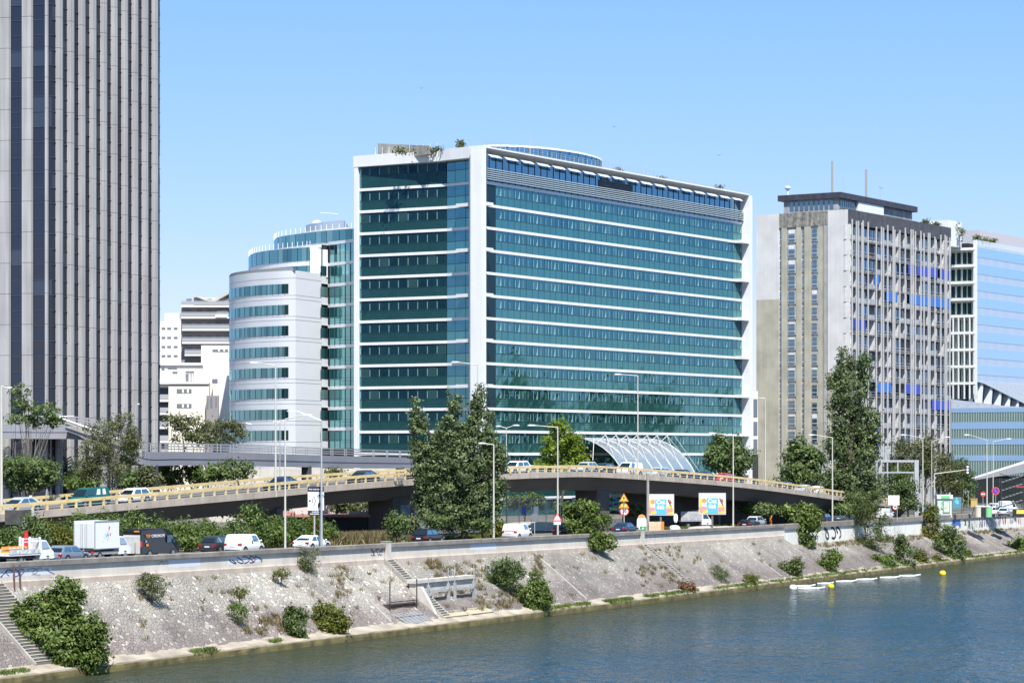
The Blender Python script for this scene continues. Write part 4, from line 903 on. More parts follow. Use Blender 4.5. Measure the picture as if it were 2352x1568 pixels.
# recessed lower storey with raking white spandrels, then the projecting plinth block
zz = [(HY-y)*530/F for y in (882, 905, 925, 942)]
MB(TRb).box(.2, LBB, 1.6, 1.9, -3, ftop).build('recess_glass', glass('recess_glass', (.06,.12,.2), (.6,.78,1), .3, .03, .01), blue)
mb = MB(TRb); mb.ex([(.2, ftop), (LBB, ftop), (LBB, ftop-5.0), (26, ftop-4.0), (4, ftop-.3)], -.1, .3); mb.build('raking_spandrel', mat('spandrel_pale', (.48,.53,.60), .5, var=.1, vs=1.5), blue)
for i in range(6): MB(TRb).loft([[(2.5+i*5, .2, ftop-7), (3.4+i*5, .2, ftop-7), (3.4+i*5, 1.5, ftop-7), (2.5+i*5, 1.5, ftop-7)], [(3.2+i*5, .2, ftop), (4.6+i*5, .2, ftop), (4.6+i*5, 1.5, ftop), (3.2+i*5, 1.5, ftop)]]).build('raking_column', WHITE, blue)
p0 = P(2184, HY, 512*K5); p1 = P(2420, HY, 500*K5); aP = math.atan2(p1.y-p0.y, p1.x-p0.x); TP = FR((p0.x, p0.y), aP); LP = (p1-p0).length
zp = lambda y: (HY-y)*510*K5/F
MB(TP).box(0, LP, .3, 14, -10.8, zp(940)).build('plinth_block', mat('dark_interior', (.02,.03,.035), .8), blue)
for i, (ya, yb) in enumerate(((937, 947), (969, 985), (1007, 1021), (1045, 1058))):
    MB(TP).box(-.02, LP, 0, .31, zp(yb), zp(ya)).build('blue_band', SKYB2, blue)
for i, (ya, yb) in enumerate(((947, 969), (985, 1007), (1021, 1045), (1058, 1092))):
    o = MB(TP).box(0, LP, .08, .3, zp(yb), zp(ya)).build('window_band', BWIN2, blue); mb = MB(TP)
    for j in range(34): mb.box(j*.62, j*.62+.12, .0, .09, zp(yb), zp(ya))
    mb.build('mullion_grid', mat('green_mullion', (.35,.45,.42), .5), o)
mb = MB(TP); mb.ex([(0, zp(916)), (0, zp(937)+.01), (LP*.75, zp(937)+.01), (LP*.5, zp(932))], .05, .35); mb.build('raking_spandrel', MATS['spandrel_pale'], blue)
MB(TP).box(0, LP, 1.0, 1.2, -10.8, zp(1092)).build('ground_glazing', glass('lobby_glass', (.2,.22,.24), (.5,.6,.7), .25, .05, .01), blue)
mb = MB(TP)
for j in range(7): mb.box(j*3, j*3+.5, .6, .99, -10.8, zp(1092))
mb.build('lobby_pillars', CONCL, blue)
a, b = P(2238, 1102, 500*K5), P(2400, 1066, 484*K5)
mb = MB(I4); mb.loft([[(a.x, a.y, a.z), (a.x+.4, a.y+9, a.z), (a.x+.4, a.y+9, a.z+.3), (a.x, a.y, a.z+.4)], [(b.x, b.y, b.z-1.0), (b.x, b.y+9, b.z-1), (b.x, b.y+9, b.z+1.6), (b.x, b.y, b.z+1.6)]]); mb.build('entrance_canopy', WHITE, blue)
# narrow block seen between the two towers
o = thing('infill_building', 'narrow white building glimpsed between office block and concrete tower', 'building', P(1737, 1100, 520))
p = P(1727, HY, 522); MB(I4).box(p.x, p.x+1.2, p.y, p.y+8, -10.8, (HY-898)*522/F).build('wall', WHITE2, o)
mb = MB(I4)
for y0, y1 in ((916, 958), (968, 1000), (1008, 1040)): mb.box(p.x+.3, p.x+1.1, p.y-.06, p.y-.01, (HY-y1)*522/F, (HY-y0)*522/F)
mb.build('window', PANE, o); MB(I4).box(p.x+.15, p.x+1.25, p.y-.4, p.y-.1, -10.8, (HY-1042)*522/F).build('dark_column', DARK, o)
# ================================================================ pale housing behind the tower
def facade(o, x0, x1, y0, y1, Y, m, name='wall', depth=8, zb_=-10):
    a, b = P(x0, y0, Y), P(x1, y1, Y); MB(I4).box(a.x, b.x, Y, Y+depth, min(b.z, a.z) if zb_ is None else zb_, a.z).build(name, m, o); return o
def wins(o, Y, rects, m=None, name='window', out=.05):
    for x0, x1, y0, y1 in rects:
        a, b = P(x0, y0, Y), P(x1, y1, Y); f = MB(I4).box(a.x, b.x, Y-out, Y-.004, b.z, a.z).build(name, m or PANE, o)
CREAM = mat('cream_render', (.74, .70, .60), .85, var=.04, vs=.3); PALE = mat('pale_render', (.72, .72, .73), .85, var=.05, vs=.3)
SHD = mat('shaded_render', (.26, .245, .25), .85, var=.06, vs=.3)  # darkened render: shade of the deep balconies put into the colour
Y1 = 640; h1 = thing('apartment_block', 'small far white apartment block beside the dark tower', 'building', P(390, 1100, Y1))
facade(h1, 360, 418, 738, 900, Y1, PALE); facade(h1, 378, 412, 719, 738, Y1+.5, WHITE2, 'roof_house')
wins(h1, Y1, [(x, x+9, y, y+5) for y in (752, 773, 794, 815, 836, 858) for x in (371, 384, 399)], mat('far_window', (.16,.17,.2), .4))
Y2 = 560; h2 = thing('apartment_block', 'terraced apartment block with butterfly roof and deep balconies', 'building', P(470, 1100, Y2))
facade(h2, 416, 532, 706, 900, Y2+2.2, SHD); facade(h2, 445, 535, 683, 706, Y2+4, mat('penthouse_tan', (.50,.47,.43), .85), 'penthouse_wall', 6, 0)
mb = MB(I4); pts = [(430, 672), (488, 690), (540, 660), (540, 666), (488, 696), (446, 680)]; q = [P(x, y, Y2+1.5) for x, y in pts]
mb.loft([[(p.x, Y2+1.5, p.z) for p in q], [(p.x, Y2+12, p.z) for p in q]]); mb.build('butterfly_roof', CONCL, h2)
wins(h2, Y2+4, [(451, 463, 691, 702), (473, 481, 690, 704), (493, 508, 688, 700)], mat('far_window', (.16,.17,.2), .4))
for i, (xa, y) in enumerate(((416, 703), (416, 729), (418, 757), (418, 787), (424, 815))):
    a, b = P(xa, y, Y2), P(532, y, Y2); MB(I4).box(a.x, b.x, Y2, Y2+2.3, a.z-.2, a.z+.2).build('balcony_slab', PALE, h2)
    mb = MB(I4); mb.box(a.x, b.x, Y2+.02, Y2+.08, a.z+1.1, a.z+1.2); mb.box(a.x, b.x, Y2+.03, Y2+.07, a.z+.3, a.z+1.0); mb.build('balcony_rail', mat('rail_glass_grey', (.35,.36,.38), .5), h2)
    wins(h2, Y2+2.2, [(x, x+12, y-17, y-3) for x in (428, 452, 474, 496, 514)], mat('far_window', (.16,.17,.2), .4))
a = P(495, 714, Y2); MB(I4).loft([[(a.x, Y2-.6, a.z-1.4), (a.x+2.6, Y2-.6, a.z-1.4), (a.x+2.6, Y2-.6, a.z-1.3), (a.x, Y2-.6, a.z-1.3)], [(a.x+.2, Y2+1.6, a.z+.1), (a.x+2.4, Y2+1.6, a.z+.1), (a.x+2.4, Y2+1.6, a.z+.2), (a.x+.2, Y2+1.6, a.z+.2)]]).build('awning', WHITE2, h2)
Y3 = 500; h3 = thing('apartment_block', 'cream and white lower apartment house right of the dark tower', 'building', P(450, 1100, Y3))
facade(h3, 462, 530, 793, 1100, Y3+1, WHITE2); facade(h3, 355, 464, 838, 1100, Y3, WHITE2); facade(h3, 387, 480, 884, 1100, Y3-1.2, CREAM)
MB(I4).box(P(352, 0, Y3).x, P(482, 0, Y3).x, Y3-1.5, Y3+3, P(0, 882, Y3).z, P(0, 878, Y3).z).build('cornice', PALE, h3)
MB(I4).box(P(352, 0, Y3).x, P(466, 0, Y3).x, Y3-.4, Y3+3, P(0, 839, Y3).z+.05, P(0, 833, Y3).z).build('cornice', PALE, h3)
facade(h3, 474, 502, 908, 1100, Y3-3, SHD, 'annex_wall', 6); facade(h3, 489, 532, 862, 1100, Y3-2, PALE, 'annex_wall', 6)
FW = mat('far_window', (.16,.17,.2), .4)
wins(h3, Y3, [(396, 408, 853, 858), (426, 446, 852, 856), (371, 378, 845, 850), (385, 407, 845, 848)], FW)
for x0, x1, y0, y1, Yw in ((426, 446, 858, 876, Y3), (406, 440, 893, 903, Y3-1.2), (406, 440, 927, 937, Y3-1.2), (488, 524, 802, 808, Y3+1), (487, 500, 870, 880, Y3-2)):
    wins(h3, Yw, [(x0, x1, y0, y1)], FW)
    if x1-x0 > 15: wins(h3, Yw, [(x0+(x1-x0)*i/3+1, x0+(x1-x0)*i/3+5, y0+1, y1-1) for i in range(1, 3)], WHITE2, 'shutter', .1)
wins(h3, Y3-3, [(476, 479, 915, 938), (483, 488, 913, 936), (495, 498, 912, 935)], FW)
for y in (896, 926, 958, 990, 1020):
    a, b = P(355, y, Y3-1), P(388, y, Y3-1); MB(I4).box(a.x, b.x, Y3-1.6, Y3-.05, a.z-2.2, a.z-1.8).build('balcony_slab', PALE, h3)
    MB(I4).box(a.x, b.x, Y3-.04, Y3-.01, a.z-1.7, a.z+.5).build('balcony_opening', mat('dark_opening', (.02,.03,.04), .7), h3); MB(I4).box(a.x, b.x, Y3-1.58, Y3-1.52, a.z-1.7, a.z-.8).build('balcony_rail', MATS['rail_glass_grey'], h3)
# long pale wall behind the trees under the walkway
h4 = thing('garden_wall', 'long pale rendered wall behind the raised walkway, with red spray', 'wall', P(640, 1110, 392)); a, b = P(480, 1075, 392), P(960, 1075, 392)
MB(I4).box(a.x, b.x, 392, 392.6, -10, a.z).build('wall_face', CONCL, h4)
# far bank trees and houses out of the frame, mirrored in the glass and the water
g2 = np.random.default_rng(5); lob = []
for i in range(46): 
    u = i/45; X, Y = 150+330*u+g2.normal()*10, 470+520*u+g2.normal()*10; h = 23+10*g2.random(); lob.append((X+15, Y, -9+h*.55, 8, 8, h*.55))
v, t = leaves(lob, 16000, 1.2, 9, .6); o = leaf_obj('wood', v, t, LG['dark']); tag(o, 'dense green wood along the river beyond the right edge, mirrored in the glass', 'trees', kind='stuff')
# ================================================================ flyover
FLY = [(-1470, 170, 1313), (-639, 205, 1229), (-140, 231, 1178), (0, 240, 1160), (250, 252, 1139), (588, 272, 1111.6), (830, 290, 1091), (1100, 309, 1075), (1250, 320, 1069), (1400, 334, 1070), (1700, 364, 1094.4), (1905, 394, 1122.8), (2010, 416, 1138), (2090, 440, 1150)]
fp = [P(x, y, Y) for x, Y, y in FLY]
def smooth3(pts, n=6):
    out = []
    for i in range(len(pts)-1):
        p0, p1, p2, p3 = pts[max(i-1,0)], pts[i], pts[i+1], pts[min(i+2,len(pts)-1)]
        for k in range(n):
            t = k/n; out.append(.5*((2*p1)+(-p0+p2)*t+(2*p0-5*p1+4*p2-p3)*t*t+(-p0+3*p1-3*p2+p3)*t**3))
    return out+[pts[-1]]
fl = smooth3(fp, 8)          # top of the near rail
def side(i):
    d = fl[min(i+1, len(fl)-1)]-fl[max(i-1, 0)]; d.z = 0; d.normalize(); return Vector((-d.y, d.x, 0)), d
def sweepf(prof, i0=0, i1=None):
    rings = []
    for i in range(i0, (i1 if i1 is not None else len(fl))):
        n, d = side(i); rings.append([tuple(fl[i]+n*a+Vector((0, 0, z))) for a, z in prof])
    return rings
fly = thing('flyover', 'curved brown concrete road flyover with yellow railings', 'bridge', tuple(fl[len(fl)//2]-Vector((0,0,9))))
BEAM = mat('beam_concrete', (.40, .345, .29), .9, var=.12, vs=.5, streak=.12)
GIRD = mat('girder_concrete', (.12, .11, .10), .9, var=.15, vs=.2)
WD = 8.2; IE = len(fl)-13
I4 = Matrix.Identity(4)
def FM(): return MB(I4)
FM().loft(sweepf([(-.15, -1.5), (.35, -1.5), (.35, -.82), (-.15, -.82)])).build('edge_beam', BEAM, fly)
FM().loft(sweepf([(WD-.35, -1.5), (WD+.15, -1.5), (WD+.15, -.82), (WD-.35, -.82)])).build('edge_beam', BEAM, fly)
FM().loft(sweepf([(.351, -1.35), (WD-.351, -1.35), (WD-.351, -1.02), (.351, -1.02)])).build('deck', ASPH, fly)
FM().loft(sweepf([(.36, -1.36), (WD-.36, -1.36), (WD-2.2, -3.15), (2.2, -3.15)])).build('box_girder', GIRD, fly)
for off, nm in ((.05, 0), (WD-.05, 1)):
    FM().loft(sweepf([(off-.07, -.30), (off+.07, -.30), (off+.07, 0), (off-.07, 0)])).build('guard_rail', YELLOW, fly)
    FM().loft(sweepf([(off+.02, -.62), (off+.08, -.62), (off+.08, -.56), (off+.02, -.56)])).build('lower_rail', METAL, fly)
    ps = []; acc = 0
    for i in range(1, len(fl)):
        a, b = fl[i-1], fl[i]; L = (b-a).length; n, d = side(i); k = math.ceil(acc/1.9)*1.9
        while k < acc+L:
            p = a.lerp(b, (k-acc)/L)+n*off
            ps.append(FM().loft([[tuple(p+d*u+n*v+Vector((0,0,z))) for u, v in ((-.13,-.06),(.13,-.06),(.13,.06),(-.13,.06))] for z in (-.82, -.30)])); k += 1.9
        acc += L
    many('rail_post', ps[34:]+ps[:34] if nm == 0 else ps, YELLOW, fly, fly)
flush_many(fly)
def flyat(x):
    for i in range(len(fl)-1):
        xa, xb = fl[i].x/fl[i].y*F+CX, fl[i+1].x/fl[i+1].y*F+CX
        if xa <= x <= xb: u = (x-xa)/(xb-xa); n, d = side(i); return fl[i].lerp(fl[i+1], u), n, (fl[i+1]-fl[i]).normalized()
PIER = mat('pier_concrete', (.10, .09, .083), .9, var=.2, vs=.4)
for x, wd, dp in ((965, 5.5, 3.5), (1416, 3.2, 3.2), (1702, .55, .55), (672, 1.2, 4), (300, 3, 3)):
    p, n, d = flyat(x); c = p+n*3.6; mb = FM(); g = zr_at(c)-.3
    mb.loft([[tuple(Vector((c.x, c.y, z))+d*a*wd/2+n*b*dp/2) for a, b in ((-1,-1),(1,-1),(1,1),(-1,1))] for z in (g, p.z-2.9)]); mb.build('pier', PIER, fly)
p, n, d = flyat(975)
for k, (u, w_) in enumerate(((-1.2, 1.8), (1.6, 2.2))):
    c = p+n*1.8+d*u; mb = FM(); a, b = c-d*w_/2+n*.03, c+d*w_/2+n*.03
    mb.poly([(a.x, a.y, p.z-6.6), (b.x, b.y, p.z-6.6), (b.x, b.y, p.z-3.9), (a.x, a.y, p.z-3.9)]); mb.build('poster', mat('worn_blue_poster', (.16,.22,.28), .7, var=.5, vs=2), fly)
# closed ramp wall under the far side of the right hand approach
rings = []
for i in range(len(fl)):
    xx = fl[i].x/fl[i].y*F+CX
    if xx > 1520: n, d = side(i); c = fl[i]+n*(WD-.6); g = zr_at(c)-.3; rings.append([tuple(Vector((c.x, c.y, 0))+n*a+Vector((0, 0, z))) for a, z in ((0, g), (.5, g), (.5, fl[i].z-1.4), (0, fl[i].z-1.4))])
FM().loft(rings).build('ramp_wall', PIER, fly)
# ================================================================ grey raised walkway
WK = [(-700, 275, 974), (-80, 283, 974), (0, 285, 974), (100, 286, 975), (170, 287, 976), (225, 287.5, 986), (290, 288, 1016), (335, 289, 1036), (420, 297, 1037), (588, 315, 1040), (760, 340, 1046), (945, 372, 1050), (1080, 396, 1052)]
wk = smooth3([P(x, y, Y) for x, Y, y in WK], 6)
walk = thing('raised_walkway', 'grey metal clad raised walkway in front of the tower and curved office', 'footbridge', tuple(wk[40]-Vector((0,0,9))))
WRAIL = mat('dull_rail', (.30,.30,.31), .5, .2)
CLAD = mat('grey_metal_cladding', (.27, .27, .30), .55, .1, var=.08, vs=.25)
def sweepw(prof):
    rings = []
    for i in range(len(wk)):
        d = wk[min(i+1, len(wk)-1)]-wk[max(i-1, 0)]; d.z = 0; d.normalize(); n = Vector((-d.y, d.x, 0)); rings.append([tuple(wk[i]+n*a+Vector((0,0,z))) for a, z in prof])
    return rings
FM().loft(sweepw([(0, -.82), (.2, -.82), (.2, 0), (0, 0)])).build('fascia', CLAD, walk); FM().loft(sweepw([(.06, -1.55), (.2, -1.55), (.2, -.825), (.06, -.825)])).build('fascia', CLAD, walk)
FM().loft(sweepw([(.21, -1.5), (3.8, -1.5), (3.8, -.1), (.21, -.1)])).build('deck', CONC, walk)
for off in (.1, 3.7):
    mb = FM(); [mb.loft(sweepw([(off-.04, z-.05), (off+.04, z-.05), (off+.04, z+.03), (off-.04, z+.03)])) for z in (.95, .62, .32)]; hr = mb.build('handrail', WRAIL, walk)
    ps = []
    for i in range(0, len(wk)-1):
        for u in (0,):
            p = wk[i].lerp(wk[i+1], u)+Vector((0, off, 0)); ps.append(FM().box(p.x-.05, p.x+.05, p.y-.04, p.y+.04, p.z, p.z+.95))
    many('rail_post', ps, WRAIL, walk, walk)
flush_many(walk)
for x in (345, 696, 905):
    i = min(range(len(wk)), key=lambda k: abs(wk[k].x/wk[k].y*F+CX-x)); c = wk[i]+Vector((0, 2, 0)); FM().box(c.x-.6, c.x+.6, c.y-.6, c.y+.6, zr_at(c)-.4, c.z-1.45).build('pier', mat('dark_pier', (.05,.05,.06), .7), walk)
st = thing('stair_flight', 'white railed stair climbing to the tower terrace behind the willow', 'stairs', tuple(P(240, 1010, 283)))
mb = FM()
for y0 in (0, 10, 18): a, b = P(128+y0, 956+y0*.4, 284), P(322, 1022+y0*.3, 284); mb.tube([a, b], .07, 5)
mb.tube([P(95, 957, 284), P(170, 956, 284)], .07, 5); mb.build('handrail', WHITE, st)
mb = FM(); a, b = P(150, 978, 284.6), P(326, 1040, 284.6)
mb.loft([[(a.x, a.y, a.z-.5), (a.x, a.y+2, a.z-.5), (a.x, a.y+2, a.z+.3), (a.x, a.y, a.z+.3)], [(b.x, b.y, b.z-.5), (b.x, b.y+2, b.z-.5), (b.x, b.y+2, b.z+.3), (b.x, b.y, b.z+.3)]]); mb.build('stair_slab', CONC, st)
# ================================================================ street lamps
def lamp(label, x, ytop, Y, zbase, tips, r=.13, m=None, head='flat', g='street lamps'):
    top = P(x, ytop, Y); rt = thing('street_lamp', label, 'street lamp', (top.x, top.y, zbase), 0, g); h = top.z-zbase; r *= .82
    MB().tube([(0,0,0), (0,0,.9), (0,0,h)], [r*1.25, r, r*.62], 8).build('pole', m or POLE, rt, True)
    for tx, ty in tips:
        t = P(tx, ty, Y)-Vector((top.x, top.y, zbase)); t.y = 0; sg = 1 if t.x > 0 else -1; L = abs(t.x)
        MB().tube([(0,0,h-.05), (t.x-sg*min(.9, L*.4), 0, t.z-.05)], [.06, .045], 6).build('arm', m or POLE, rt)
        hd = MB(); ln = min(.95, L*.5); hd.loft([[(t.x-sg*ln, -.1, t.z-.1), (t.x-sg*ln, .1, t.z-.1), (t.x-sg*ln, .1, t.z+.02), (t.x-sg*ln, -.1, t.z+.02)], [(t.x-sg*ln*.6, -.16, t.z-.09), (t.x-sg*ln*.6, .16, t.z-.09), (t.x-sg*ln*.6, .11, t.z+.08), (t.x-sg*ln*.6, -.11, t.z+.08)], [(t.x-sg*.1, -.16, t.z-.1), (t.x-sg*.1, .16, t.z-.1), (t.x-sg*.1, .1, t.z+.08), (t.x-sg*.1, -.1, t.z+.08)], [(t.x+sg*.1, -.05, t.z-.06), (t.x+sg*.1, .05, t.z-.06), (t.x+sg*.1, .05, t.z), (t.x+sg*.1, -.05, t.z)]])
        hd.build('lamp_head', mat('lamp_head_grey', (.5,.51,.52), .4), rt)
    return rt
def gz(x, Y): p = P(x, HY, Y); return zr_at(p)-.02
def rl(x, t): s = sx(x, t); return Q(s, t).y
fz = lambda x: (flyat(x)[0].y-.1, flyat(x)[0].z-1.5)
a, b = fz(633); lamp('tall street lamp on the flyover edge above the dark car, arm to the left', 633, 838, a, b, [(574, 832)], .14)
a, b = fz(1097); lamp('tall street lamp on the flyover in front of the white corner column', 1097, 836.6, a+8.2, b, [(1038, 831)], .12)
a, b = fz(1465); lamp('tall street lamp on the flyover in front of the steel vault', 1465, 862, a, b, [(1412, 859)], .13)
a, b = fz(1758); lamp('tall street lamp rising from the flyover before the stained concrete tower', 1758, 914, a+8, b, [(1706, 911)], .12)
lamp('cream lamp post rising from the hedge, arm to the right', 655, 961, 247, gz(655, 247), [(716, 952)], .13)
lamp('grey lamp post close behind the speed camera sign, arm to the left', 738.5, 965, rl(738.5, 9.3), gz(738, 256), [(661, 943)], .14, METAL)
lamp('cream lamp post by the warning triangle, in front of the lime green tree', 1281, 980, rl(1281, 9.2), gz(1281, 300), [(1213, 976)], .14)
lamp('thin double armed lamp post just right of the big poplar clump', 1163, 982, 330, gz(1163, 330), [(1140, 978), (1192, 976)], .09)
lamp('lamp post half hidden by the right side of the poplar clump', 1134, 1020, rl(1134, 10), gz(1134, 282), [(1100, 1017)], .14)
lamp('lamp post right of the bright billboard, in front of the round tree', 1684, 1000, rl(1684, 11), gz(1684, 352), [(1628, 994)], .14)
lamp('lamp post at the flyover end beside the tall poplar', 1912, 1004, rl(1912, 9.3), gz(1912, 381), [(1858, 998)], .15)
lamp('lamp post in front of the sign gantry leg', 2119.6, 1005, rl(2119.6, 9.4), gz(2120, 430), [(2069, 998)], .15)
lamp('lamp post behind the willows, arm to the right', 2140, 1013, 455, gz(2140, 455), [(2181, 1003)], .11)
lamp('lamp post with long left arm before the blue office block, above the round sign', 2267, 1010, 440, gz(2267, 440), [(2215, 998)], .15)
lamp('thin lamp post before the blue office block, arm to the right', 2281, 1013, 452, gz(2281, 452), [(2322, 1007)], .11)
lamp('cream lamp post cut by the left edge of the view', 3, 885, 243, gz(3, 243), [(26, 889)], .2)
lamp('short lamp post beside the curved office, above the sparse tree', 577, 973, 330, gz(577, 330), [(563, 971)], .08, METAL)
lamp('lamp post with a box head behind the cream lamp post', 643, 968, 312, gz(643, 312), [(628, 967), (655, 966)], .08, METAL)
lamp('grey lamp post with a dome head before the dark tower ribs', 312, 930, 286, gz(312, 286), [(319, 927)], .07, METAL)
# ================================================================ billboards, signs, fences
I4 = Matrix.Identity(4)
def panelframe(name, label, cat, x0, x1, y0, y1, Y, rot=0, group=None):
    c = P((x0+x1)/2, (y0+y1)/2, Y); w_, h = px(x1-x0, Y), px(y1-y0, Y); r = thing(name, label, cat, (c.x, c.y, zr_at(c)-.02), rot, group)
    return r, w_, h, c.z-(zr_at(c)-.02)
COLS = {k: mat('print_'+k, c, .5) for k, c in dict(sky=(.12,.50,.80), yellow=(.85,.62,.10), pink=(.80,.30,.38), orange=(.80,.33,.12), navy=(.05,.06,.12), red=(.7,.06,.06), white=(.8,.8,.8), green=(.05,.35,.12), ltgreen=(.2,.55,.25), teal=(.08,.25,.32), mint=(.55,.66,.58), blue=(.03,.08,.4), grey=(.45,.47,.5), black=(.02,.02,.025), beige=(.6,.55,.45)).items()}
def billboard(label, x0, x1, y0, y1, Y, seed):
    r, w_, h, zc = panelframe('billboard', label, 'billboard', x0, x1, y0, y1, Y, -.12, 'summer poster billboards')
    MB().box(-.13, .13, .12, .36, 0, zc-h/2).build('post', mat('billboard_post', (.16,.14,.12), .7), r)
    mb = MB(); mb.box(-w_/2, w_/2, 0, .45, zc-h/2, zc+h/2); mb.build('frame', mat('billboard_frame', (.6,.6,.58), .5), r)
    pn = MB().box(-w_/2+.14, w_/2-.14, -.02, -.003, zc-h/2+.14, zc+h/2-.22).build('poster', COLS['white'], r); g = random.Random(seed)
    X0, X1, Z0_, Z1_ = -w_/2+.14, w_/2-.14, zc-h/2+.14, zc+h/2-.22; W_, H_ = X1-X0, Z1_-Z0_
    def blk(m, a, b, c, d, y): MB().box(X0+a*W_, X0+b*W_, y, y+.004, Z0_+c*H_, Z0_+d*H_).build('print_block', COLS[m], pn)
    blk('yellow', .0, .10, .35, .78, -.026); blk('sky', .27, .74, 0, .82, -.026); blk('yellow', .74, 1, 0, .22, -.026)
    def bl(m, cx, cz, rx, rz, y, n=14, w=.12):
        MB().poly([(X0+W_*(cx+rx*math.cos(2*math.pi*k/n)*(1+g.uniform(-w, w))), y, Z0_+H_*(cz+rz*math.sin(2*math.pi*k/n)*(1+g.uniform(-w, w)))) for k in range(n)]).build('print_shape', COLS[m], pn)
    bl('orange', .18, .68, .09, .13, -.032); bl('pink', .13, .28, .16, .10, -.033); bl('yellow', .2, .12, .12, .12, -.030); bl('orange', .06, .12, .06, .1, -.031)
    bl('orange', .86, .72, .07, .1, -.032); bl('red', .9, .66, .05, .07, -.034); bl('yellow', .86, .35, .12, .15, -.030); bl('pink', .80, .2, .08, .13, -.035); bl('orange', .93, .25, .07, .12, -.036)
    MB().poly([(X0+W_*x, -.038, Z0_+H_*z) for x, z in ((.78,.8), (.83,.62), (.93,.4), (.96,.42), (.9,.6), (.84,.72), (.81,.84))]).build('print_shape', COLS['navy'], pn)
    text('Cet', h*.27, Matrix.Translation((-.02, -.03, zc+h*.12)), 'lettering', COLS['white'], pn, .004, bold=.03); text('été', h*.27, Matrix.Translation((-.02, -.03, zc-h*.12)), 'lettering', COLS['white'], pn, .004, bold=.03)
    return r
billboard('bright summer poster billboard in full sun, right of the parked truck', 1605, 1667, 1131.5, 1181, 351, 3)
billboard('summer poster billboard half in the flyover shadow, left of the parked truck', 1487, 1548, 1134, 1183, 334, 4)
# speed camera sign
Y = rl(726, 10.2); r, w_, h, zc = panelframe('speed_camera_sign', 'white speed camera sign on two grey posts above the white saloon', 'road sign', 707, 744, 1116.5, 1182, Y)
for q in (-.15, .42):
    MB().cyl((q, .1, 0), (q, .1, zc-h*.3), .09, 8).build('post', METAL, r)
pn = MB().box(-w_/2, w_/2, 0, .06, zc-h/2, zc+h/2).build('sign_panel', REFL, r); KB = mat('sign_dark', (.03,.035,.05), .5)
MB().box(-w_/2, w_/2, -.006, -.002, zc+h*.31, zc+h/2).build('title_band', KB, pn); MB().box(-w_/2, w_/2, -.006, -.002, zc-h/2, zc-h*.34).build('title_band', KB, pn)
text('Pour votre sécurité', .165, Matrix.Translation((0, -.012, zc+h*.40)), 'lettering', REFL, pn, .003, bold=.006)
text('contrôles', .2, Matrix.Translation((0, -.012, zc-h*.385)), 'lettering', REFL, pn, .003, bold=.006); text('automatiques', .2, Matrix.Translation((0, -.012, zc-h*.455)), 'lettering', REFL, pn, .003, bold=.006)
mb = MB(); mb.disc((-.58, -.01, zc-.02), .1)
for rr in (.28, .48):
    pts = [(-.62+rr*1.25*math.cos(a), -.01, zc-.02+rr*1.25*math.sin(a)) for a in [R(-50+100*k/10) for k in range(11)]]; pi = [(-.62+(rr*1.25-.055)*math.cos(a), -.01, zc-.02+(rr*1.25-.055)*math.sin(a)) for a in [R(-50+100*k/10) for k in range(11)]]
    for k in range(10): mb.poly([pts[k], pts[k+1], pi[k+1], pi[k]])
mb.poly([(.18, -.01, zc-.62), (.66, -.01, zc-.62), (.66, -.01, zc-.38), (.58, -.01, zc-.18), (.26, -.01, zc-.18), (.18, -.01, zc-.38)]); mb.box(.2, .3, -.012, -.008, zc-.72, zc-.6); mb.box(.54, .64, -.012, -.008, zc-.72, zc-.6)
mb.poly([(.28, -.009, zc-.18), (.34, -.009, zc+.02), (.50, -.009, zc+.02), (.56, -.009, zc-.18), (.5, -.009, zc-.18), (.46, -.009, zc-.03), (.38, -.009, zc-.03), (.34, -.009, zc-.18)])
for cx in (.25, .68):
    for k in range(12):
        a, b = 2*math.pi*k/12, 2*math.pi*(k+1)/12; mb.poly([(cx+.12*math.cos(a), -.01, zc+.42+.12*math.sin(a)), (cx+.12*math.cos(b), -.01, zc+.42+.12*math.sin(b)), (cx+.07*math.cos(b), -.01, zc+.42+.07*math.sin(b)), (cx+.07*math.cos(a), -.01, zc+.42+.07*math.sin(a))])
mb.poly([(.2, -.011, zc+.5), (.34, -.011, zc+.38), (.6, -.011, zc+.4), (.74, -.011, zc+.58), (.6, -.011, zc+.6), (.45, -.011, zc+.56), (.3, -.011, zc+.64)])
for z in (-.9, .16, .72): mb.poly([(.22+z*.05, -.01, zc+z), (.27+z*.05, -.01, zc+z), (.37+z*.05, -.01, zc+z+.17), (.32+z*.05, -.01, zc+z+.17)])
mb.build('camera_symbol', KB, pn)
# back of a sign on the left
Y = 238; r, w_, h, zc = panelframe('road_sign', 'dark back of a road sign in front of the flyover at the left edge', 'road sign', 12, 72, 1171, 1204, Y, .25)
MB().box(-w_/2, w_/2, 0, .3, zc-h/2, zc+h/2).build('sign_case', mat('sign_back_dark', (.055,.055,.05), .5, var=.4, vs=1.2), r); MB().box(w_/2, w_/2+.22, .0, .31, zc-h/2, zc+h/2).build('case_side', METAL, r); MB().cyl((.5, .3, 0), (.5, .3, zc-h/2), .12, 8).build('post', METAL, r)
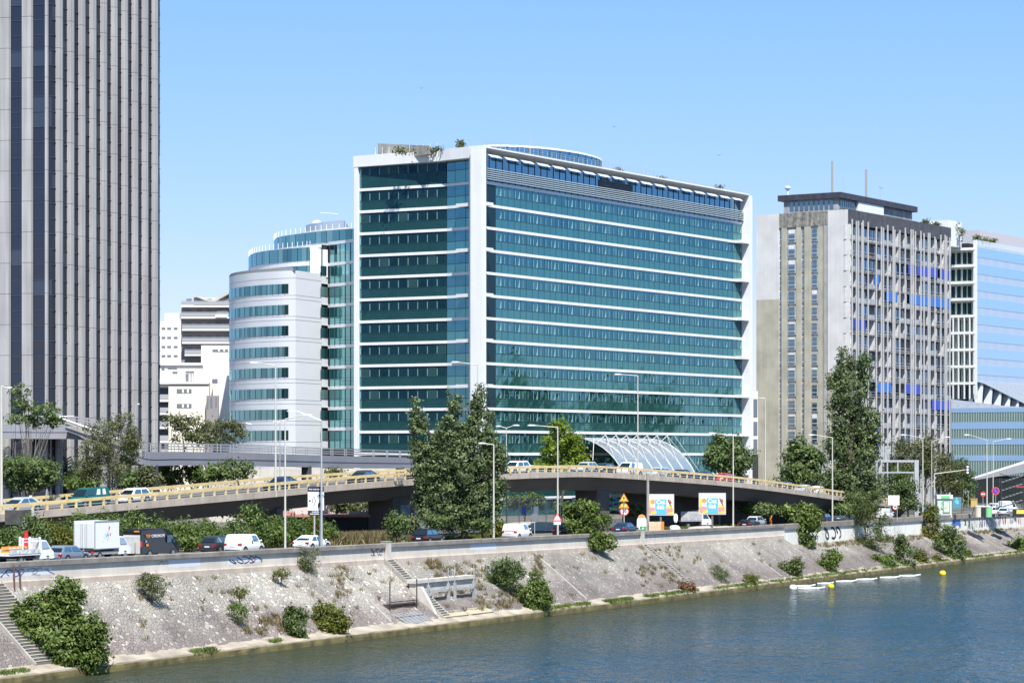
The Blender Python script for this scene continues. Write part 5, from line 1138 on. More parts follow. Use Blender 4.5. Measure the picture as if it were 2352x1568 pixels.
# triangular, round and works signs
def tri(mb, w_, z, y): mb.poly([(-w_/2, y, z-w_*.42), (w_/2, y, z-w_*.42), (0, y, z+w_*.45)])
def roadsign(name, label, x, y, Y, kind, size=.9, post=METAL, rot=0):
    c = P(x, y, Y); z0 = zr_at(c); r = thing(name, label, 'road sign', (c.x, c.y, z0), rot); zc = c.z-z0
    MB().cyl((0, .06, 0), (0, .06, zc+size*.3), .045, 7).build('post', post, r)
    if kind == 'tri' or kind == 'works':
        mb = MB(); tri(mb, size*1.2, zc, -.01); p = mb.build('sign_plate', COLS['red'] if kind == 'tri' else AMBER, r); mb = MB(); tri(mb, size*.8, zc-.02, -.016); mb.build('sign_face', COLS['white'] if kind == 'tri' else COLS['yellow'], p)
        if kind == 'tri':
            for k, m in enumerate(('red', 'orange', 'green')): mb = MB(); mb.disc((0, -.022, zc+.14-.14*k), .06, 'y', 8); mb.build('sign_symbol', COLS[m], p)
            MB().box(-.4, .4, -.012, .0, zc-.85, zc-.5).build('sub_plate', COLS['white'], r)
        else: MB().poly([(-.12, -.02, zc-.2), (.12, -.02, zc-.2), (.05, -.02, zc+.12), (-.05, -.02, zc+.12)]).build('sign_symbol', COLS['black'], p)
    if kind in ('30', '50', '90'):
        mb = MB(); mb.disc((0, -.01, zc), size*.55, 'y', 20); p = mb.build('sign_plate', COLS['red'], r); mb = MB(); mb.disc((0, -.016, zc), size*.42, 'y', 20); mb.build('sign_face', COLS['white'], p); text(kind, size*.5, Matrix.Translation((0, -.022, zc)), 'lettering', COLS['black'], p, .003, bold=.02)
    if kind == 'nopark':
        mb = MB(); mb.disc((0, -.01, zc), size*.55, 'y', 20); p = mb.build('sign_plate', COLS['red'], r); mb = MB(); mb.disc((0, -.016, zc), size*.42, 'y', 20); mb.build('sign_face', COLS['blue'], p); MB().poly([(-.3, -.022, zc+.24), (-.22, -.022, zc+.32), (.3, -.022, zc-.24), (.22, -.022, zc-.32)]).build('sign_symbol', COLS['red'], p)
    if kind == 'noentry':
        mb = MB(); mb.disc((0, -.01, zc), size*.55, 'y', 20); p = mb.build('sign_plate', COLS['red'], r); MB().box(-size*.38, size*.38, -.02, -.014, zc-.09, zc+.09).build('sign_symbol', COLS['white'], p)
    if kind == 'back':
        mb = MB(); mb.disc((0, -.01, zc), size*.55, 'y', 20); mb.build('sign_plate', mat('sign_back_grey', (.16,.17,.19), .5), r)
    return r
roadsign('warning_sign', 'red bordered traffic light warning triangle above the quay wall', 1280, 1187, 297, 'tri', .95)
roadsign('round_sign', 'round dark sign back beside the small white van', 1228, 1187, 296, 'back', .8)
roadsign('works_sign', 'orange triangular works sign on the flyover pier, upper of two', 1433, 1142, 334, 'works', 1.0)
roadsign('works_sign', 'orange triangular works sign on the flyover pier, lower of two', 1433, 1156, 334.2, 'works', 1.15)
roadsign('speed_limit_sign', 'round 30 sign with red rim on the flyover pier', 1434, 1173, 334.3, '30', 1.1)
roadsign('works_sign', 'orange triangular works sign left of the gantry leg', 2056, 1150, 408, 'works', .9)
roadsign('speed_limit_sign', 'round 30 sign below the orange triangle by the gantry leg', 2056, 1164, 408, '30', .8)
roadsign('works_sign', 'small orange works sign beside the white van at the poplar', 1935, 1148, 410, 'works', .7)
roadsign('no_parking_sign', 'blue round no parking sign with red rim on a lamp post', 2287, 1127, 432, 'nopark', 1.2)
roadsign('no_entry_sign', 'small red no entry sign left of the round blue sign', 2258, 1134, 440, 'noentry', .8)
def info(label, x0, x1, y0, y1, Y, rows, m='white', name='information_sign'):
    r, w_, h, zc = panelframe(name, label, 'road sign', x0, x1, y0, y1, Y)
    for q in (-.3, .3): MB().cyl((q*w_, .1, 0), (q*w_, .1, zc), .05, 6).build('post', METAL, r)
    for k in range(rows):
        p = MB().box(-w_/2, w_/2, 0, .05, zc-h/2+h*k/rows+.03, zc-h/2+h*(k+1)/rows).build('sign_plate', COLS[m], r)
        mb = MB(); [mb.box(-w_/2+.2+j*w_*.22, -w_/2+.2+j*w_*.22+w_*.15, -.006, -.001, zc-h/2+h*(k+.35)/rows, zc-h/2+h*(k+.65)/rows) for j in range(3 + k % 2)]; mb.build('text_lines', COLS['grey'], p)
info('stack of white direction plates left of the dark cypress like shrub', 2040, 2066, 1137, 1160, 405, 4, 'white')
info('grey direction plates behind the bus shelter', 2209, 2228, 1114, 1132, 470, 3, 'grey')
# portable fence, site boards
fc = 0
for i, (xa, xb) in enumerate(((1166, 1192), (1193, 1221), (1222, 1254), (1255, 1288))):
    a, b = P(xa, 1153, 322+i*2), P(xb, 1153, 323.5+i*2); z0 = zr_at(a)+.2; r = thing('site_fence_panel', ['mesh site fence panel nearest the poplar clump', 'mesh site fence panel carrying a small blue notice', 'mesh site fence panel carrying a white notice', 'mesh site fence panel beside the lamp post and fig bush'][i], 'fence', (a.x, a.y, z0), math.atan2(b.y-a.y, b.x-a.x), 'portable site fence panels'); L = math.hypot(b.x-a.x, b.y-a.y); h = a.z-z0+.5
    mb = MB()
    for q in (0.02, L-.05): mb.cyl((q, 0, 0), (q, 0, h), .035, 5)
    for z in (.1, h): mb.cyl((0.02, 0, z), (L-.05, 0, z), .035, 5)
    mb.build('frame', METAL, r); mb = MB()
    for k in range(1, 12): mb.box(L*k/12-.012, L*k/12+.012, -.01, .01, .1, h)
    mb.build('mesh_wires', METAL, r)
    if i == 1: MB().box(.4, 1.1, -.06, -.02, h*.5, h*.75).build('notice', COLS['blue'], r)
    if i == 2: MB().box(.2, 1.0, -.06, -.02, h*.3, h*.75).build('notice', COLS['white'], r)
for x0, x1, y0, y1, Y, m, lab in ((1314, 1350, 1142, 1160, 345, 'white', 'white site hoarding with blue mark behind the fig bush'), (1335, 1390, 1158, 1185, 342, 'white', 'plain white site hoarding in the flyover gap behind the fig bush')):
    a, b = P(x0, y0, Y), P(x1, y1, Y); r = thing('site_hoarding', lab, 'hoarding', (a.x, Y, zr_at(a))); MB(I4).box(a.x, b.x, Y, Y+.1, zr_at(a), a.z).build('board', COLS['white'], r)
    if y0 == 1142: MB(I4).box(a.x+.1, a.x+.9, Y-.02, Y-.004, a.z-1.0, a.z-.6).build('notice', COLS['blue'], r); MB(I4).box(a.x+1.0, b.x-.1, Y-.02, Y-.004, a.z-.6, a.z-.02).build('notice', COLS['green'], r)
# green totem, orange bin, advert column, bags by the billboards
c = P(1474, 1201, 330); r = thing('round_top_sign', 'rounded orange and green sign board beside the grey post', 'sign', (c.x, c.y, zr_at(c))); r.scale = (.8, .8, .8); mb = MB(); pts = [(-.75, 0), (.75, 0), (.75, 1.9)]+[(.75*math.cos(a), 1.9+.75*math.sin(a)) for a in [math.pi*k/8 for k in range(1, 8)]]+[(-.75, 1.9)]; mb.ex(pts, 0, .12); p = mb.build('board', COLS['white'], r)
MB().poly([(x*.8, -.008, .3+z*.75+.6) for x, z in pts[2:]]).build('print_shape', COLS['orange'], p); MB().box(-.3, .7, -.012, -.004, .1, 1.0).build('print_block', COLS['green'], p); text('P', .7, Matrix.Translation((.2, -.02, .55)), 'lettering', COLS['white'], p, .003)
a = P(1488, 1199, 331); r = thing('grey_post', 'tall bare grey post left of the half shaded billboard', 'post', (a.x, a.y, zr_at(a))); MB().tube([(0,0,0), (0,0,P(0,1087,331).z-zr_at(a))], [.2, .17], 8).build('shaft', mat('worn_post', (.33,.31,.28), .8, var=.2, vs=1), r)
a = P(1491, 1205, 331); r = thing('planter_bin', 'pale orange box bin beside the grey post', 'bin', (a.x+.9, a.y, zr_at(a))); MB().box(-.95, .95, -.4, .4, 0, 1.35).build('bin_body', mat('bin_peach', (.72,.5,.33), .7, var=.2, vs=2), r); MB().box(.6, .96, -.42, .41, .01, 1.36).build('bin_edge', AMBER, r)
a = P(1549, 1203, 336); r = thing('white_sack', 'white rubble sack on the verge right of the half shaded billboard post', 'sack', (a.x, a.y, zr_at(a)-.05)); MB().ell((0,0,.42), (.8,.5,.5), 9, 6).build('sack_body', COLS['white'], r, True)
a = P(1552, 1190, 338); r = thing('oval_marker', 'small white oval marker post behind the white sack', 'sign', (a.x, a.y, zr_at(a))); MB().cyl((0,0,0), (0,0,1.2), .05, 6).build('post', DARK, r); mb = MB(); mb.ell((0,0,1.7), (.28,.05,.65), 10, 7); mb.build('plate', COLS['white'], r, True)
a = P(1770, 1190, 372); r = thing('yellow_bollard', 'yellow bollard right of the silver hatchback', 'bollard', (a.x, a.y, zr_at(a))); MB().cyl((0,0,0), (0,0,1.25), .2, 9).build('bollard_body', AMBER, r); MB().cyl((0,0,1.25), (0,0,1.35), .22, 9).build('bollard_cap', COLS['yellow'], r)
# sign gantry
Yg = 436; za = gz(2100, Yg); r = thing('sign_gantry', 'grey steel sign gantry reaching from behind the tall poplar', 'gantry', (P(2107, HY, Yg).x, Yg, za))
MB(I4).box(P(2100, 0, Yg).x, P(2109.5, 0, Yg).x, Yg-.35, Yg+.35, za-.2, P(0, 1056, Yg).z).build('leg', METAL, r)
mb = MB(I4)
for y0, y1 in ((1056, 1061), (1083, 1086)): mb.box(P(1880, 0, Yg).x, P(2110, 0, Yg).x, Yg-.2, Yg+.2, P(0, y1, Yg).z, P(0, y0, Yg).z)
for x in (1888, 1906, 1935, 1965, 1990, 2014, 2038, 2062): mb.box(P(x, 0, Yg).x-.1, P(x, 0, Yg).x+.1, Yg-.15, Yg+.15, P(0, 1084, Yg).z, P(0, 1058, Yg).z)
mb.build('truss', METAL, r)
mb = MB(I4)
for k in range(13): mb.box(P(2016, 0, Yg).x, P(2044, 0, Yg).x, Yg+.3, Yg+.4, P(0, 1025+k*2.5, Yg).z-.07, P(0, 1025+k*2.5, Yg).z+.05)
for x in (2025, 2035): mb.box(P(x, 0, Yg).x-.12, P(x, 0, Yg).x+.12, Yg+.2, Yg+.29, P(0, 1058, Yg).z, P(0, 1023, Yg).z)
mb.build('slat_panel', METAL, r)
# traffic signal on arm, shelter, adverts, bins
Ys = 446; c = P(2146, 1088, Ys); r = thing('traffic_signal', 'long armed traffic signal with a white backed head', 'traffic light', (c.x, c.y, gz(2146, Ys))); h = c.z-gz(2146, Ys); e = P(2222, 1078, Ys)-Vector((c.x, c.y, gz(2146, Ys)))
MB().tube([(0,0,0), (0,0,h)], [.13, .1], 7).build('pole', POLE, r); MB().tube([(0,0,h), (e.x, 0, e.z)], [.09, .06], 6).build('arm', POLE, r)
hd = MB().box(e.x-.28, e.x+.28, -.2, .15, e.z-.8, e.z+.8).build('signal_head', COLS['black'], r)
mb = MB(); [mb.disc((e.x, -.21, e.z+q), .2, 'y', 12) for q in (-.48, 0, .48)]; mb.build('lens', COLS['white'], hd)
Yk = 432; a, b = P(2156, 1140, Yk), P(2186, 1167, Yk); z0 = gz(2170, Yk); r = thing('news_kiosk', 'white and green kiosk with a green sign band', 'kiosk', ((a.x+b.x)/2, Yk+1, z0))
MB(I4).box(a.x-.2, b.x, Yk, Yk+2.4, z0, P(0, 1145, Yk).z).build('kiosk_body', COLS['mint'], r); MB(I4).box(a.x-.3, b.x+.15, Yk-.2, Yk+2.6, P(0, 1145, Yk).z, a.z+.3).build('kiosk_roof', WHITE, r); MB(I4).box(a.x+.4, b.x-.35, Yk-.24, Yk-.21, P(0, 1144, Yk).z, P(0, 1139, Yk).z+.1).build('sign_band', COLS['ltgreen'], r); MB(I4).box(a.x+.45, a.x+.95, Yk-.03, Yk-.004, P(0, 1160, Yk).z, P(0, 1151, Yk).z).build('sign_panel', COLS['ltgreen'], r)
def advert(label, x0, x1, y0, y1, Y, m, sp):
    r, w_, h, zc = panelframe('advert_panel', label, 'advert panel', x0, x1, y0, y1, Y); MB().box(-w_/2, w_/2, 0, .25, max(.0, zc-h/2-.2), zc+h/2).build('case', mat('advert_case', (.16,.18,.17), .5), r); p = MB().box(-w_/2+.1, w_/2-.1, -.02, -.003, zc-h/2+.1, zc+h/2-.1).build('poster', COLS[m], r)
    for (cx, cz, rr, cm) in sp: mb = MB(); mb.disc((cx*w_, -.026-.002*rr, zc+cz*h), rr*w_, 'y', 12); mb.build('print_shape', COLS[cm], p)
advert('dark teal advert panel at the end of the kiosk', 2187, 2208, 1141, 1168, 432.5, 'teal', [(0, .12, .22, 'sky'), (0, .4, .1, 'ltgreen'), (.1, .0, .12, 'grey')])
advert('pale map panel in front of the kiosk', 2166, 2182, 1150, 1177, 420, 'mint', [(.12, .05, .16, 'yellow'), (-.15, -.1, .14, 'ltgreen'), (.05, -.25, .1, 'white')])
a = P(2255, 1158, 438); 
for i, (x, m, lab) in enumerate(((2247, 'beige', 'beige striped recycling column, leftmost by the lamp post'), (2257, 'black', 'dark recycling column between the beige and green ones'), (2270, 'ltgreen', 'green recycling column below the blue round sign'))):
    q = P(x, 1166, 436); r = thing('recycling_column', lab, 'bin', (q.x, q.y, gz(x, 436)), 0, 'recycling columns'); MB().tube([(0,0,0), (0,0,1.7)], [.62, .6], 10).build('bin_body', COLS[m], r, True); MB().tube([(0,0,1.7), (0,0,1.95)], [.65, .3], 10).build('bin_lid', COLS['grey'], r)
q = P(2236, 1152, 440); r = thing('flag_sign', 'yellow and orange street map sign on a leaning post', 'sign', (q.x, q.y, gz(2236, 440))); MB().tube([(-.3,0,0), (.2,0,1.9)], .07, 6).build('post', DARK, r); MB().box(-.45, .65, -.05, .05, 1.6, 2.7).build('panel', mat('map_ochre', (.5,.36,.1), .6), r); MB().box(-.47, .67, -.06, .06, 2.7, 3.1).build('panel_top', mat('map_brown', (.35,.2,.12), .6), r)
q = P(2346, 1166, 440); r = thing('works_light_box', 'dark box with an amber panel on the wall end at the right edge', 'box', (q.x, q.y, gz(2346, 440))); MB().box(-1.4, 1.4, -.4, .4, 0, 1.3).build('case', COLS['black'], r); MB().box(-.9, .5, -.44, -.41, .5, 1.15).build('amber_panel', COLS['yellow'], r)
# scaffold like stair / mast at the right edge
q = P(2325, 1166, 450); r = thing('steel_stair_tower', 'dark open steel stair tower at the right edge', 'stair tower', (q.x, q.y, gz(2325, 450))); mb = MB()
for i in range(2):
    for xq in (-1.9, 1.9): mb.cyl((xq, i*1.6, 0), (xq, i*1.6, 6.5), .07, 5)
for k in range(5): mb.tube([(-1.9, 0, k*1.4), (1.9, 0, k*1.4+1.2)], .08, 5); mb.tube([(1.9, 1.6, k*1.4+.6), (-1.9, 1.6, k*1.4+1.6)], .06, 5)
mb.build('frame', DARK, r); mb = MB()
for k in range(5):
    for j in range(6): mb.box(-1.7+j*.6, -1.2+j*.6, .1, 1.4, k*1.4+.2+j*.2, k*1.4+.25+j*.2)
mb.build('treads', METAL, r); MB().box(.6, 2.0, -.1, .0, 4.8, 5.1).build('red_banner', mat('faded_red', (.3,.05,.06), .7), r)
# barge style flat roofs and terrace under the flyover
Yb = 300; r = thing('barge_roof', 'flat red roofed cabin with a planted terrace under the flyover', 'cabin', tuple(P(800, 1200, Yb)))
for x0, x1, y0, y1, Yq, m in ((600, 880, 1182, 1187, Yb, mat('faded_red_roof', (.42,.2,.18), .8, var=.15, vs=.5)), (500, 690, 1176, 1182, Yb+8, MATS['faded_red_roof'] if 'faded_red_roof' in MATS else None)):
    a, b = P(x0, y0, Yq), P(x1, y1, Yq); MB(I4).box(a.x, b.x, Yq, Yq+7, b.z, a.z).build('roof', m, r)
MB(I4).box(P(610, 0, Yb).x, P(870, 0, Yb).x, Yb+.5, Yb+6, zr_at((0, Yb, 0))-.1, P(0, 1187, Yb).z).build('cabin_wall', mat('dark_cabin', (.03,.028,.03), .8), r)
MB(I4).box(P(800, 0, Yb).x, P(882, 0, Yb).x, Yb+1, Yb+5, P(0, 1182, Yb).z+.001, P(0, 1176, Yb).z).build('terrace', CONCL, r)
mb = MB(I4)
for k in range(12): x = P(835+k*4.2, 0, Yb).x; mb.box(x-.02, x+.02, Yb+1, Yb+1.05, P(0, 1176, Yb).z, P(0, 1163, Yb).z)
mb.box(P(835, 0, Yb).x, P(882, 0, Yb).x, Yb+1, Yb+1.05, P(0, 1164, Yb).z-.04, P(0, 1163, Yb).z); mb.build('railing', METAL, r)
MB(I4).box(P(838, 0, Yb).x+.05, P(881, 0, Yb).x, Yb+2, Yb+2.4, P(0, 1176, Yb).z, P(0, 1172, Yb).z).build('planter', WHITE, r)
a = P(867, 1167, Yb); MB(I4).box(a.x-.2, a.x+.2, Yb+1.2, Yb+1.6, P(0, 1176, Yb).z, P(0, 1146, Yb).z-.3).build('red_chimney', RED, r)
a, b = P(678, 1157, 305), P(752, 1175, 305); r = thing('site_container', 'pale site cabin under the flyover behind the hedge', 'cabin', (a.x, 305, zr_at(a))); MB(I4).box(a.x, b.x, 305, 309, zr_at(a), a.z).build('cabin_body', mat('cabin_pale', (.5,.5,.48), .7), r); MB(I4).box(a.x-.1, b.x+.1, 304.9, 309.1, a.z, a.z+.15).build('cabin_roof', CONCL, r)
a = P(1215, 1200, 335); mb = MB(); g = random.Random(5); n = 10
for lab, x, y, w_, h in (('pale rubble heap behind the site fence', 1225, 1188, 7, 1.2), ('low sand heap beside the bright billboard post', 1620, 1206, 3.5, .5), ('pale sand heap left of the lamp post by the round tree', 1665, 1205, 3, .5)):
    q = P(x, y, 342 if x < 1300 else 352); z0 = zr_at(q)-.1; mb = MB(); rings = []
    for k in range(5): rings.append([(w_*(1-k/4.6)*math.cos(2*math.pi*j/14)*(1+g.uniform(-.12,.12)), w_*.4*(1-k/4.6)*math.sin(2*math.pi*j/14), h*math.sin(k/4*math.pi/2)) for j in range(14)])
    mb.loft(rings); o = mb.build('rubble_heap', PAVE, None, True); o.location = (q.x, q.y, z0); tag(o, lab, 'heap')
a, b = P(1440, 1140, 405), P(1610, 1190, 405); r = thing('picket_fence', 'pale picket fence behind the parked truck under the flyover', 'fence', (a.x, 405, zr_at(a))); mb = MB(I4)
for k in range(60): x = a.x+(b.x-a.x)*k/59; mb.box(x-.05, x+.05, 405, 405.06, zr_at(a), P(0, 1150, 405).z)
for z in (.6, 2.2): mb.box(a.x, b.x, 405.07, 405.12, zr_at(a)+z, zr_at(a)+z+.1)
mb.build('pickets', mat('pale_wood', (.45,.40,.3), .8, var=.2, vs=1), r)
# birds
for x, y, lab in ((1411, 292, 'small bird gliding high above the glass office block'), (1652, 357, 'small bird above the right end of the office block roof'), (968, 203, 'small bird high in the sky above the left of the office block')):
    q = P(x, y, 260); mb = MB(); mb.loft([[(-.16,-.02,-.02), (-.16,.02,-.02), (-.16,0,.02)], [(0,-.06,-.05), (0,.06,-.05), (0,0,.06)], [(.18,-.02,0), (.18,.02,0), (.18,0,.03)]])
    mb.poly([(-.06, 0, .02), (.08, 0, .02), (.0, -.36, .16), (-.08, -.5, .1)]); mb.poly([(-.06, 0, .02), (.08, 0, .02), (.0, .36, .16), (-.08, .5, .1)]); o = mb.build('bird', mat('bird_grey', (.12,.12,.13), .7)); o.scale = (.6, .6, .6); o.location = q; o.rotation_euler = (0, 0, .9); tag(o, lab, 'bird')
# ================================================================ vehicles
TYRE = BLACK
def paint(name, c, rough=.25): return mat('car_'+name, c, rough, .0, coat=.6)
def wheels(root, pos, r, w_=.21, y=.8):
    for x, s in [(p, q) for p in pos for q in (-1, 1)]:
        t = MB().cyl((x, s*(y-w_), r), (x, s*(y+.012), r), r, 18).build('wheel', TYRE, root)
        MB().cyl((x, s*(y-.02), r), (x, s*(y+.024), r), r*.64, 12).build('rim', CHROME, t)
def car(name, label, col, L=4.3, W=1.78, H=1.48, belt=.92, hood=.86, A0=.95, A1=.28, C1=-1.35, C0=-2.0, wb=2.6, wr=.32, tail=None, glassR=True, side=((0, 1),), boxy=0, roofcol=None, plate='white', cat='car', group=None, trim=None):
    """x forward. lower body lofted from bumper to bumper, glasshouse from A0/A1 (windscreen) to C1/C0 (rear window)"""
    r = thing(name, label, cat, (0, 0, 0), 0, group); h = W/2; f = L/2; b = -L/2; tail = tail or belt
    mb = MB(); st = []
    for x, zb, zt, wv in ((f, .32, .58, .72), (f-.1, .24, .70, .86), (f-.45, .22, hood-.06, .97), (A0+.05, .2, hood+.03, 1), (A0-.35, .2, belt, 1), (0, .2, belt, 1), (C0+.25, .2, belt+.02, 1), (C0-.02, .22, tail, .99), (b+.12, .26, tail-.04, .93), (b, .34, tail-.18, .84)):
        w_ = h*wv; st.append([(x, -w_*.9, zb), (x, -w_, zb+.14), (x, -w_, zb+(zt-zb)*.62), (x, -w_*.965, zt-.05), (x, -w_*.86, zt), (x, w_*.86, zt), (x, w_*.965, zt-.05), (x, w_, zb+(zt-zb)*.62), (x, w_, zb+.14), (x, w_*.9, zb)])
    st.sort(key=lambda q: -q[0][0])
    mb.loft(st)
    tw = h*(.80 if boxy else .72); bw = h*.95; Hr = H
    gl = [[(C0, -bw, belt-.02), (A0, -bw*.96, belt-.05), (A0, bw*.96, belt-.05), (C0, bw, belt-.02)], [(C1-.04, -tw*1.03, Hr-.09), (A1+.05, -tw*1.02, Hr-.09), (A1+.05, tw*1.02, Hr-.09), (C1-.04, tw*1.03, Hr-.09)], [(C1+.08, -tw*.9, Hr), (A1-.12, -tw*.9, Hr-.01), (A1-.12, tw*.9, Hr-.01), (C1+.08, tw*.9, Hr)]]
    mb.loft(gl); mb.c = 1
    for x in (wb/2, -wb/2):
        for s in (-1, 1): mb.poly([(x+(wr+.07)*math.cos(2*math.pi*k/16), s*(h+.003), wr+.02+(wr+.07)*math.sin(2*math.pi*k/16)) for k in range(16)])
    mb.c = 1; mb.box(b+.2, f-.2, -h*.93, h*.93, .17, .235)
    body = mb.build('body', [col, BLACK], r, True)
    wheels(r, (wb/2, -wb/2), wr, y=h)
    def gp(u, v, s, o=.012):      # u 0..1 rear to front, v 0..1 belt to roof on the side plane
        xb, xt = C0+(A0-C0)*u, (C1-.04)+(A1+.05-C1+.04)*u; x = xb+(xt-xb)*v; y = bw+(tw*1.02-bw)*v; return (x, s*(y+o), belt-.03+(Hr-.09-belt+.03)*v)
    for s in (-1, 1):
        for u0, u1 in side:
            u0, u1 = .04+.92*u0, .04+.92*u1
            MB().poly([gp(u0+.02, .12, s), gp(u1-.02, .12, s), gp(u1-.03, .92, s), gp(u0+.03, .92, s)][::s]).build('window', CARGLASS, r)
        y = s*h*1.04; MB().ell((A0-.15, s*(h+.07), belt+.08), (.09, .11, .08), 8, 5).build('mirror', trim or col, r, True)
        mb = MB(); mb.loft([[(f-.42, s*h*.68, .60), (f-.42, s*h*.985, .60), (f-.5, s*h*.985, .76), (f-.42, s*h*.68, .76)], [(f-.06, s*h*.6, .6), (f-.10, s*h*.88, .6), (f-.16, s*h*.88, .70), (f-.12, s*h*.6, .70)]]); mb.build('headlight', mat('headlight_lens', (.6,.63,.66), .15), r)
        mb = MB(); mb.box(b-.004, b+.22, s*h*.66 if s > 0 else -h*.975, h*.975 if s > 0 else -h*.66, tail-.33, tail-.13); mb.build('tail_light', mat('tail_lens', (.42,.012,.015), .25), r)
    MB().poly([(A0+.0, -bw*.86, belt+.02), (A0+.0, bw*.86, belt+.02), (A1+.09, tw*.9, Hr-.13), (A1+.09, -tw*.9, Hr-.13)]).build('windscreen', CARGLASS, r)
    if glassR: MB().poly([(C0-.012, bw*.84, belt+.05), (C0-.012, -bw*.84, belt+.05), (C1-.07, -tw*.88, Hr-.14), (C1-.07, tw*.88, Hr-.14)]).build('rear_window', CARGLASS, r)
    MB().box(b-.02, b+.02, -.26, .26, tail-.42, tail-.30).build('number_plate', COLS['white'], r)
    mb = MB(); mb.box(b-.012, b+.3, -h*.9, h*.9, .25, .42); mb.box(f-.3, f-.004, -h*.72, h*.72, .26, .42); mb.build('bumper_trim', mat('bumper_black', (.03,.03,.032), .6), r)
    return r
def road_place(o, x, t, ang=0, dz=0):
    s = sx(x, t); p = Q(s, t, 0); o.location = (p.x, p.y, zr(s)+dz); o.rotation_euler = (0, 0, ANG_Q+ang)
def fly_place(o, x, off, rev=True):
    p, n, d = flyat(x); q = p+n*off; k = (x-CX)/F
    # slide along the deck so that the vehicle's centre stands in column x
    dx = (k*q.y-q.x)/(d.x-k*d.y); q = q+d*dx
    o.location = (q.x, q.y, q.z-1.02); o.rotation_euler = (0, -math.asin(d.z)*(-1 if rev else 1), math.atan2(-d.y, -d.x) if rev else math.atan2(d.y, d.x))
PW = paint('white', (.78, .79, .80)); PB = paint('black', (.012, .012, .016)); PS = paint('silver', (.42, .45, .50), .3); PG = paint('blue_grey', (.17, .20, .27)); PT = paint('teal', (.005, .10, .095)); PD = paint('dark_grey', (.035, .038, .045)); PN = paint('navy', (.02, .035, .08)); PR = paint('red', (.5, .02, .03)); PL = paint('light_blue', (.42, .5, .6))
HATCH = dict(L=4.1, W=1.76, H=1.48, A0=.95, A1=.25, C1=-1.45, C0=-1.92, wb=2.5, side=((0, .5), (.5, 1)))
SALOON = dict(L=4.7, W=1.85, H=1.44, belt=.9, A0=1.1, A1=.2, C1=-1.05, C0=-2.05, wb=2.85, tail=.98, side=((.1, .5), (.5, .97)))
SUV = dict(L=4.4, W=1.85, H=1.62, belt=1.0, hood=.98, A0=.95, A1=.3, C1=-1.6, C0=-2.05, wb=2.65, wr=.35, side=((0, .5), (.5, 1)))
VAN = dict(L=4.4, W=1.85, H=1.82, belt=1.12, hood=1.02, A0=1.35, A1=.7, C1=-1.98, C0=-2.15, wb=2.75, wr=.33, boxy=1, side=((.66, 1),), glassR=False)
o = car('saloon_car', 'silver grey fastback with dark windows, rear left behind the white tipper', PG, **{**HATCH, 'L': 4.45, 'H': 1.46}); road_place(o, 157, 10.9)
o = car('saloon_car', 'white saloon behind the posts of the speed camera sign', PW, **SALOON); road_place(o, 717, 10.9)
o = car('estate_car', 'black dark windowed suv half hidden behind the white panel van', PD, **SUV); road_place(o, 505, 13.6)
o = car('hatchback_car', 'black hatchback below the big poplar clump', PB, **SUV); road_place(o, 984, 11.0)
o = car('estate_car', 'black suv on the quay road beside the fig bush', PB, **SUV); road_place(o, 1302, 12.3)
o = car('saloon_car', 'dark blue saloon in the flyover shade below the pier', PN, **SALOON); road_place(o, 1437, 11.6)
o = car('hatchback_car', 'silver hatchback on the quay road by the yellow bollard', PS, **HATCH); road_place(o, 1738, 13.0)
o = car('hatchback_car', 'low black car nose in front of the silver hatchback', PB, **{**HATCH, 'H': 1.2}); road_place(o, 1722, 10.4)
o = car('saloon_car', 'dark blue car left of the lamp post at the flyover end', PN, **HATCH); road_place(o, 1893, 12.0)
o = car('saloon_car', 'blue green car just right of the lamp post at the flyover end', paint('petrol', (.03, .09, .13)), **SALOON); road_place(o, 1938, 12.0)
def van_logo(o): pass
o = car('panel_van', 'plain white panel van on the quay road in front of the hedge', PW, cat='van', **VAN); road_place(o, 563, 10.7)
MB().box(-.25, -.1, -.94, -.93, .95, 1.25).build('fuel_flap', BLACK, o); MB().box(-.05, .55, -.94, -.932, 1.24, 1.28).build('door_rail', BLACK, o)
o = car('panel_van', 'small white van with striped rear doors right of the poplar clump', PW, cat='van', **VAN); road_place(o, 1189, 11.2)
mb = MB(); [mb.box(-2.215, -2.2, -.75+k*.26, -.6+k*.26, .98, 1.08) for k in range(6)]; mb.build('rear_stripes', COLS['red'], o)
